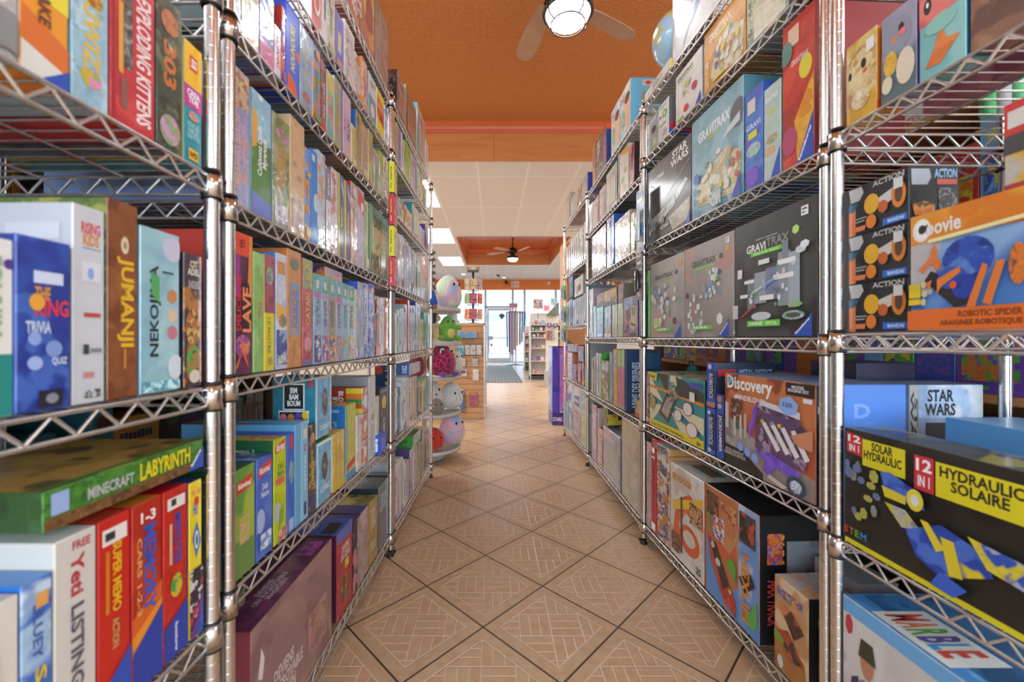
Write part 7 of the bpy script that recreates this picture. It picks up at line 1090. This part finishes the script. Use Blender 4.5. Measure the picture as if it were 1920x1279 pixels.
plush(PX+.23, PY+.06, T[1], .105, .235, fur('e0dcd4', '3a4060', 'dots', 60), 'speckled white plush owl at the right of second tier', .6, .45, ears=None, yaw=.9)
plush(PX+.14, PY-.235, T[1], .065, .13, fur('786a5c', '968876'), 'small brown furry plush in front of the speckled ones', .65, .4, yaw=.5)
plush(PX+.24, PY+.02, T[0], .115, .27, fur('e8b0bc', kind='tie', sc=6), 'pink tie-dyed plush at the right of the lowest tier', .7, .4, ears=fur('e8a8b8'), yaw=.9)
plush(PX+.11, PY-.17, T[0], .09, .18, fur('c42c20', 'd03a2c'), 'plain red round plush at the left of the lowest tier', .6, .4, yaw=.5)
# slatwall unit with hanging packets and card spinner
SX0, SX1, SY = -.98, wx(907, 5.2), 5.2
SLAT = plank('c08a58', 'd8a878', 2, .0735, .5, '5a4028', (3, 3, 30)); sl = empty('slatwall_unit', ((SX0+SX1)/2, SY, 0)); w = SX1-SX0
MB().box((0, .5, .6), (w, 1.0, 1.2)).build('panel', SLAT, sl)
MB().box((0, .5, 1.212), (w+.03, 1.03, .025)).build('top', plank('c89868', 'd8b080', 0, 0, .4), sl); MB().box((w/2+.008, 0, .62), (.016, .03, 1.2)).build('edge_strip', mat('b8b4ac', .3, .6), sl)
MB().box((w/2+.012, .99, .62), (.016, .03, 1.2)).build('edge_strip', mat('b8b4ac', .3, .6), sl)
tag(sl, 'light wood slatwall counter unit with hanging packets left of the aisle end', 'display unit')
def packet(px, py0, py1, wpx, cols, label, cat='packet', Y=SY, els=(), nm='hanging_packet', t=.012):
    x = wx(px, Y); z0, z1 = wz(py1, Y), wz(py0, Y); ww = wpx/FPX*Y; r = empty(nm, (x, Y-.03, z0)); h = z1-z0
    MB().cbox(ww, t, h, {'*': ink(cols)}).prints((-ww/2, -t/2, 0), (1, 0, 0), (0, 0, 1), (0, -1, 0), ww, h, els or [('r', .08, .8, .92, .95, cols.split()[-1 if len(cols.split()) < 4 else 2])]).build('card', CARD, r)
    MB().tube((0, .03, h-.01), (0, -.03, h-.01), .003).build('hook', STEEL, r); tag(r, label, cat, 'packets hanging on the slatwall')
packet(864, 648, 668, 13, '78b8d0 2c7880 a8d4e0 40', 'blue and teal hanging packet on the slatwall, left column')
for i, (px, w_) in enumerate(((877, 'left'), (887, 'middle'), (898, 'right'))): packet(px, 647, 665, 9.5, 'd8ccc4 8a8080 e0d8d0 60', 'pale card of small charms, %s of the three on the slatwall' % w_)
packet(869, 672, 687, 8, 'c8ccd0 8a9098 d8dce0 60', 'silver bagged trinket on the slatwall, under the blue packet')
packet(891, 668, 687, 10, 'd0d0cc a8a8b0 5a6068 60', 'clear bag of grey stones on the slatwall, right column')
packet(871, 692, 705, 9, 'd4d0cc e0dcd8 c8c4c0 40', 'small clear white packet low on the slatwall')
packet(892, 692, 713, 11, 'dcd8d4 c8c4c0 e4e0dc 30', 'clear empty-looking packet on the slatwall, right column')
packet(888, 735, 760, 15, 'c83c38 5a50a8 d08038 30', 'red and blue toy packet low on the slatwall')
packet(867, 738, 772, 9, '5a6888 7a88a8 48587a 30', 'slate blue packet low on the slatwall')
packet(862, 730, 738, 16, 'c8c4bc 3a3c40 d8d4cc 60', 'black and white card low on the slatwall')
bx = MB(); bx.cbox(wx(895, SY)-wx(860, SY), .16, .075, {'*': ink('5a98cc 6aa8d8 c8a070 12'), 't': ink('c8a880')}); tag(bx.build('display_tray', CARD, None, (wx(877, SY), SY-.085, wz(634, SY-.16)-.0)), 'blue and tan open display tray fixed near the slatwall top', 'tray')
sp = empty('card_spinner', (wx(887, 5.55), 5.55, 1.2265)); DG = mat('4c5258', .4, .5)
MB().lathe([(0, 0), (.13, 0), (.13, .012), (.02, .02), (.016, .03), (.016, .72), (0, .72)], 16).box((0, 0, .72), (.16, .06, .03)).build('pole', DG, sp)
wr = MB()
for z in (.05, .26, .45):
    for i in range(4):
        a = i*pi/2+.35; ca, sa = cos(a), sin(a)
        for s in (-.05, .05): wr.path([(.02*ca, .02*sa, z), (.09*ca-s*sa, .09*sa+s*ca, z), (.13*ca-s*sa, .13*sa+s*ca, z+.1)], .0025, 5)
        wr.path([(.13*ca+.05*sa, .13*sa-.05*ca, z+.06), (.13*ca-.05*sa, .13*sa+.05*ca, z+.06)], .0025, 5)
wr.build('wire_pockets', DG, sp)
MB().cbox(.2, .02, .05, {'*': ink('d8b890 c89868 e0d0b0 20')}).prints((-.1, -.01, 0), (1, 0, 0), (0, 0, 1), (0, -1, 0), .2, .05, [('r', .04, .1, .25, .9, 'b87838'), ('r', .75, .1, .96, .9, 'b87838')]).build('header_sign', CARD, sp, (0, 0, .735)); tag(sp, 'dark revolving rack of small gift bags on the slatwall unit', 'spinner rack')
cols = ['d89060 c87048 e0b898 30', 'a82c34 c04048 8c2028 20', 'd8a888 e0b8a0 c89078 30', '9ab08c b8a878 88a080 30', 'b02c40 c84058 981c30 20', 'd86858 e08070 c85848 20', 'b8a890 c8b8a0 a89880 30', 'd8b078 e0c090 c8a068 20', 'a8a4a4 b8b4b4 c89898 30']
for k, z in enumerate((.06, .27, .46)):
    for i, a in enumerate((-2.25, -1.45, -.55)):
        b = MB(); b.cbox(.09, .022, .14, {'*': ink(cols[k*3+i])}); b.tube((-.02, 0, .14), (-.02, 0, .155), .002).tube((.02, 0, .14), (.02, 0, .155), .002)
        tag(b.build('gift_bag', CARD, None, (sp.location.x+.112*cos(a), 5.55+.112*sin(a), 1.2265+z), a+pi/2), '%s gift bag in the %s row of the spinner, %s' % (['orange floral', 'dark red', 'tan patterned', 'sage green', 'crimson', 'coral', 'beige', 'honey yellow', 'grey pink'][(k*3+i)], ['lowest', 'middle', 'top'][k], ['left', 'centre', 'right'][i]), 'gift bag', 'gift bags on the spinner')
# purple floor display beside the farthest right rack
pd = empty('floor_display', (.70+.115, 4.985, 0)); b = MB(); b.cbox(.23, .33, .93, {'*': ink('4a34a0 6a48b8 3a2888 4'), 'l': ink('a8b8dc c8c0e0 7a70c0 4'), 't': ink('222')})
b.prints((-.115, -.165, 0), (1, 0, 0), (0, 0, 1), (0, -1, 0), .23, .93, [('r', 0, 0, .38, 1, '4c34a8 5a40b4 3c2898 5'), ('r', .38, .16, .92, 1, 'a878c8 b888c8 9060b8 4'), ('r', .38, .3, .92, .55, 'b868b8 c074c0 a85cb0 6'), ('r', .92, 0, 1, 1, '1c1a20'), ('r', 0, 0, .92, .16, '3a2878 5a3c98 2c1c60 9'), ('r', .38, .16, .92, .175, 'c0c8e4'), ('t', 'STARS', .02, .05, .5, .1, 'e4e0f0')])
b.prints((-.115, .165, 0), (0, -1, 0), (0, 0, 1), (-1, 0, 0), .33, .93, [('r', 0, 0, 1, .16, '5a48a0 7a68b8 4a3890 9'), ('r', .55, .16, 1, 1, '88a0dc a8b8e4 7888d0 4')])
b.build('body', CARD, pd); MB().add([(-.12, -.17, .93), (.12, -.17, .93), (.12, .17, .93), (-.12, .17, .93), (.12, .17, 1.02), (.12, -.17, .98)], [(0, 1, 2, 3), (1, 2, 4, 5)]).build('tray', mat('2c2a2c', .6), pd); tag(pd, 'tall purple and magenta cardboard floor display beside the farthest right rack', 'floor display')
# far right gondolas with small goods
def gondola(x0, x1, Y, boards, label, seed, hue, d=.35):
    g = empty('display_shelving', ((x0+x1)/2, Y+d/2, 0)); w = x1-x0; m = mat('d4cec6', .5); top = boards[-1]+.3
    MB().box((-w/2+.012, 0, top/2-.1), (.024, d, top-.2)).build('side_panel', m, g); MB().box((w/2-.012, 0, top/2-.1), (.024, d, top-.2)).build('side_panel', m, g); MB().box((0, d/2-.01, top/2), (w-.05, .02, top)).build('back_panel', m, g)
    for z in boards: MB().box((0, -.01, z-.01), (w-.05, d-.03, .02)).build('shelf', m, g)
    MB().box((0, 0, .05), (w, d*.9, .1)).build('plinth', mat('3c3a3c', .6), g); tag(g, label, 'display shelving')
    q = random.Random(seed); n = 0
    for bi, z in enumerate(boards):
        x = x0+.05; k = 0
        while x < x1-.08:
            ww = q.uniform(.05, .11); hh = q.uniform(.05, .12); c = q.choice(hue); cc = [c, q.choice(hue), 'ddd']
            if x+ww > x1-.04: break
            b = MB(); sh = q.random()
            if sh < .5: b.cbox(ww*.9, .1, hh, {'*': ink(' '.join(cc)+' 40')})
            else: b.lathe([(0, 0), (ww*.38, 0), (ww*.45, hh*.3), (ww*.42, hh*.7), (ww*.2, hh*.95), (0, hh)], 12, col=ink(' '.join(cc)+' 40'))
            nm = CN[c]; k += 1; n += 1
            tag(b.build('small_gift' if sh >= .5 else 'gift_box', CARD, None, (x+ww/2, Y+.06, z+.001)), '%s small %s, %s from left on %s board of %s' % (nm, 'gift box' if sh < .5 else 'toy', ORD[k-1], ORD[bi], 'front shelving' if Y < 11 else 'rear shelving'), 'small toy', 'small goods on the white shelving')
            x += ww+.012
CN = {'d84a8c': 'pink', 'c83c34': 'red', 'e08a3c': 'orange', '3a7cc0': 'blue', '2c3c58': 'navy', 'e8e0e0': 'white', '8a5ab8': 'violet', '4aa08c': 'teal', 'e8c848': 'yellow', 'd8a8b8': 'rose'}
HUE = list(CN)
gondola(wx(994, 10.2), 1.75, 10.2, [.16, .48, .80, 1.06, 1.22, 1.39], 'white shelving of small pink and colourful gifts right of the door', 5, HUE)
gondola(wx(983, 13.2), wx(999, 13.2), 13.2, [.3, .62, .9, 1.15], 'narrow white shelving standing farther back toward the window', 8, ['d84a8c', 'e8e0e0', 'd8a8b8', 'c83c34', '8a5ab8'])
def flatsign(px0, px1, py0, py1, Y, cols, els, nm, label, cat, t=.012):
    x0, x1, z0, z1 = wx(px0, Y), wx(px1, Y), wz(py1, Y), wz(py0, Y)
    b = MB().cbox(x1-x0, t, z1-z0, {'*': ink(cols)}); b.prints((-(x1-x0)/2, -t/2, 0), (1, 0, 0), (0, 0, 1), (0, -1, 0), x1-x0, z1-z0, els)
    return tag(b.build(nm, CARD, None, ((x0+x1)/2, Y, z0)), label, cat)
flatsign(1000, 1018, 561, 579, 10.4, 'b8b0ac c8bcb4 a8a09c 9', [('r', 0, 0, 1, .3, 'c89c88 d0a890 b88c78 9'), ('p', [(.52, .1), (.68, .9), (.72, .9), (.9, .1), (.8, .1), (.7, .5), (.6, .1)], '6a646c'), ('r', .1, .6, .22, .85, '2c2a2c'), ('r', .12, .5, .35, .53, '333')], 'picture_poster', 'small grey poster of an iron tower above the white shelving', 'poster')
MB().box((0, .02, .0), (.01, .03, .3)).build('stand', BLACK, bpy.data.objects['picture_poster'], (0, .015, -.1))
flatsign(1033, 1045, 560, 572, 10.4, '6ab0d0 88c4dc d8c0b0 12', [('r', .1, .1, .9, .4, 'd0a890 b8c8cc 8ab0c0 16')], 'picture_poster', 'small blue landscape picture right of the grey tower poster', 'poster')
MB().box((0, .02, .0), (.01, .03, .3)).build('stand', BLACK, bpy.data.objects['picture_poster.001'], (0, .015, -.1))
flatsign(1019, 1031, 572, 584, 10.4, 'e0a8b4 e8b8c0 d898a8 9', [('e', .45, .5, .25, .25, 'd07888')], 'picture_card', 'pink card with round motif above the shelving', 'card')
hp = empty('hook_display', (wx(1036, 8.6), 8.6, 0)); MB().box((0, .1, .95), (.26, .02, 1.2)).build('panel', mat('dcd8d0', .5), hp); MB().box((0, .1, .17), (.3, .3, .34)).build('base', mat('bab6b0', .5), hp)
b = MB(); hw = .13
b.add([(-.13, -.02, 1.53), (.13, -.02, 1.53), (.13, -.02, 1.8), (-.13, .08, 1.53), (.13, .08, 1.53), (.13, .08, 1.8)], [(0, 1, 2), (5, 4, 3), (0, 2, 5, 3), (1, 4, 5, 2), (0, 3, 4, 1)], ink('3c4438'))
for i in range(8): b.add([(-.12+i*.03, -.021, 1.535), (-.108+i*.03, -.021, 1.535), (-.108+i*.03, -.021, 1.56+i*.028), (-.12+i*.03, -.021, 1.555+i*.026)], [(0, 1, 2, 3)], ink('98a088'))
b.build('header', CARD, hp); tag(hp, 'white hook panel with dark striped triangular header right of the shelving', 'display panel')
for i, dx in enumerate((-.065, .065)):
    s = empty('slipper', (hp.location.x+dx, 8.6+.05, 1.30)); MB().ball((0, 0, 0), (.05, .02, .075), 16, 10).build('sole', fur('d8c8a8'), s)
    q = MB().path([(-.05, -.03, .0), (-.02, -.035, -.02), (.02, -.035, -.02), (.05, -.03, 0)], .014, 8).path([(-.05, -.02, 0), (-.02, -.03, .06)], .012, 8).path([(.05, -.02, 0), (.02, -.03, .06)], .012, 8); q.build('straps', fur('5a2c98'), s)
    tag(s, 'purple strapped slipper hanging on the hook panel, %s one' % ['left', 'right'][i], 'slipper', 'purple slippers')
for i, (dx, c) in enumerate(((-.09, 'c83c34 2c3c88 d8b8a8 40'), (-.02, '3a4878 c86c58 d8c8b8 40'), (.07, 'c8c4c0 8a8480 dcd8d4 40'))):
    b = MB().cbox(.055, .02, .2, {'*': ink(c)}); tag(b.build('toy_packet', CARD, None, (hp.location.x+dx, 8.6+.07, 1.0)), '%s long toy packet under the purple slippers' % ['red and blue', 'navy', 'pale'][i], 'toy packet', 'packets on the hook panel')
# ribbon / lanyard stand by the door
X, Y = wx(967, 16.3), 16.3; rs = empty('lanyard_stand', (X, Y, 0)); SG = mat('9aa2a8', .35, .6)
MB().lathe([(0, 0), (.5, 0), (.5, .02), (.04, .05), (.03, .08), (.03, 2.25), (0, 2.25)], 24).build('pole', SG, rs)
MB().path([(.36*cos(2*pi*i/24), .36*sin(2*pi*i/24), 2.1) for i in range(25)], .012).tube((-.36, 0, 2.1), (.36, 0, 2.1), .01).tube((0, -.36, 2.1), (0, .36, 2.1), .01).build('ring', SG, rs)
MB().cbox(.34, .02, .2, {'*': ink('d8a8bc e0b8c8 c890a8 12')}).prints((-.17, -.01, 0), (1, 0, 0), (0, 0, 1), (0, -1, 0), .34, .2, [('t', 'WORLD', .12, .3, .88, .7, 'b86890')]).build('sign', CARD, rs, (-.1, -.05, 2.26)); tag(rs, 'grey metal stand with hanging straps just inside the shop door', 'display stand')
for i, (a, c, l, n) in enumerate(((-2.9, '6a98c0', 1.4, 'sky blue'), (-2.4, '3a6088', 1.6, 'dark blue'), (-2.05, 'e0689c', 1.7, 'pink'), (-1.75, '9aacb8', 1.5, 'grey'), (-1.45, 'd8cc3c', 1.35, 'yellow'), (-1.15, 'c8508c', 1.3, 'magenta'), (-.85, '5aa088', 1.2, 'green'), (-.45, '6a88d0', .8, 'royal blue'), (-.1, '88b0d8', .7, 'pale blue'))):
    b = MB(); x, y = .36*cos(a), .36*sin(a); b.path([(x, y, 2.12), (x*1.04, y*1.04, 2.0), (x*1.0, y*1.0, 2.1-l*.5), (x*.96, y*.96, 2.1-l)], .032, 6)
    tag(b.build('hanging_strap', mat(c, .7, bump=.4), None, (X, Y, 0)), '%s fabric strap hanging from the ring stand by the door' % n, 'strap', 'straps on the ring stand')
# pine bookcase edge behind the farthest right rack
pc = empty('pine_bookcase', (1.35, 5.9, 0)); PN = plank('c08850', 'd8a468', 2, 0, .5)
MB().box((-.33, 0, 1.2), (.035, .4, 2.4)).box((.33, 0, 1.2), (.035, .4, 2.4)).build('side', PN, pc)
for z in (.3, .9, 1.5, 2.0, 2.38): MB().box((0, 0, z), (.62, .38, .03)).build('shelf', PN, pc)
MB().box((0, .205, 1.2), (.695, .01, 2.4)).build('back_panel', PN, pc); tag(pc, 'tall pine bookcase behind the farthest right rack', 'bookcase')
# back-to-back shelving behind the racks, seen through the wires
def backrow(x, y0, y1, zs, side, seed, tag_, dark, d=.4):
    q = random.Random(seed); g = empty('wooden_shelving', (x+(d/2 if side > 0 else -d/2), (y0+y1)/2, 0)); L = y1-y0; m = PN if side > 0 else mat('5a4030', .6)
    for yy in (-L/2+.015, L/2-.015): MB().box((0, yy, zs[-1]/2+.15), (d, .03, zs[-1]+.3)).build('side_panel', m, g)
    MB().box((side*(d/2+.006), 0, zs[-1]/2+.15), (.01, L, zs[-1]+.3)).build('back_panel', m, g)
    for z in zs: MB().box((0, 0, z-.012), (d-.002, L-.062, .024)).build('shelf', m, g)
    tag(g, 'wooden shelving of boxes seen through the wires behind %s' % tag_, 'shelving')
    for bi, z in enumerate(zs):
        y = y0+.04; k = 0
        while y < y1-.1:
            w = q.uniform(.06, .2); hmax = (zs[bi+1]-z-.05) if bi+1 < len(zs) else .3; h = hmax*q.uniform(.72, .97)
            if y+w > y1-.04: break
            n1, c1 = q.choice(dark); n2, c2 = q.choice(dark); n3, c3 = q.choice(dark); b = MB(); b.cbox(w-.003, .22, h, {'*': ink(c1)})
            E = autoprint(q, w, h, [' '.join([c1, c2, c3])], 'L'); b.prints((-w/2, -.11, 0), (1, 0, 0), (0, 0, 1), (0, -1, 0), w, h, E); k += 1
            th = pi/2 if side < 0 else -pi/2
            tag(b.build('toy_box', CARD, None, (g.location.x+(.19-.12 if side < 0 else -.19+.12)*1, y+w/2, z+.0005), th), '%s and %s box, %s from near end, %s shelf behind %s' % (n1, n2, ORD[k-1], ORD[bi], tag_), 'toy box', 'boxes on the shelving behind '+tag_)
            y += w
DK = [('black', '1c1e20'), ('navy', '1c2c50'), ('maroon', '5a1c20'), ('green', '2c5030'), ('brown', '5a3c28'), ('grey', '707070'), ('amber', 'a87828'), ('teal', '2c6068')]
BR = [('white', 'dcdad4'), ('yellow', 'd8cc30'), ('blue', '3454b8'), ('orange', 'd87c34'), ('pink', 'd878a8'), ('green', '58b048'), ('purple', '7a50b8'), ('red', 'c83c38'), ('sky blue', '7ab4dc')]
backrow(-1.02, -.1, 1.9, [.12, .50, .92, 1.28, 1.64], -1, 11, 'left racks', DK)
backrow(1.42, .75, 3.6, [.12, .50, .86, 1.30, 1.75], 1, 21, 'right racks', BR)
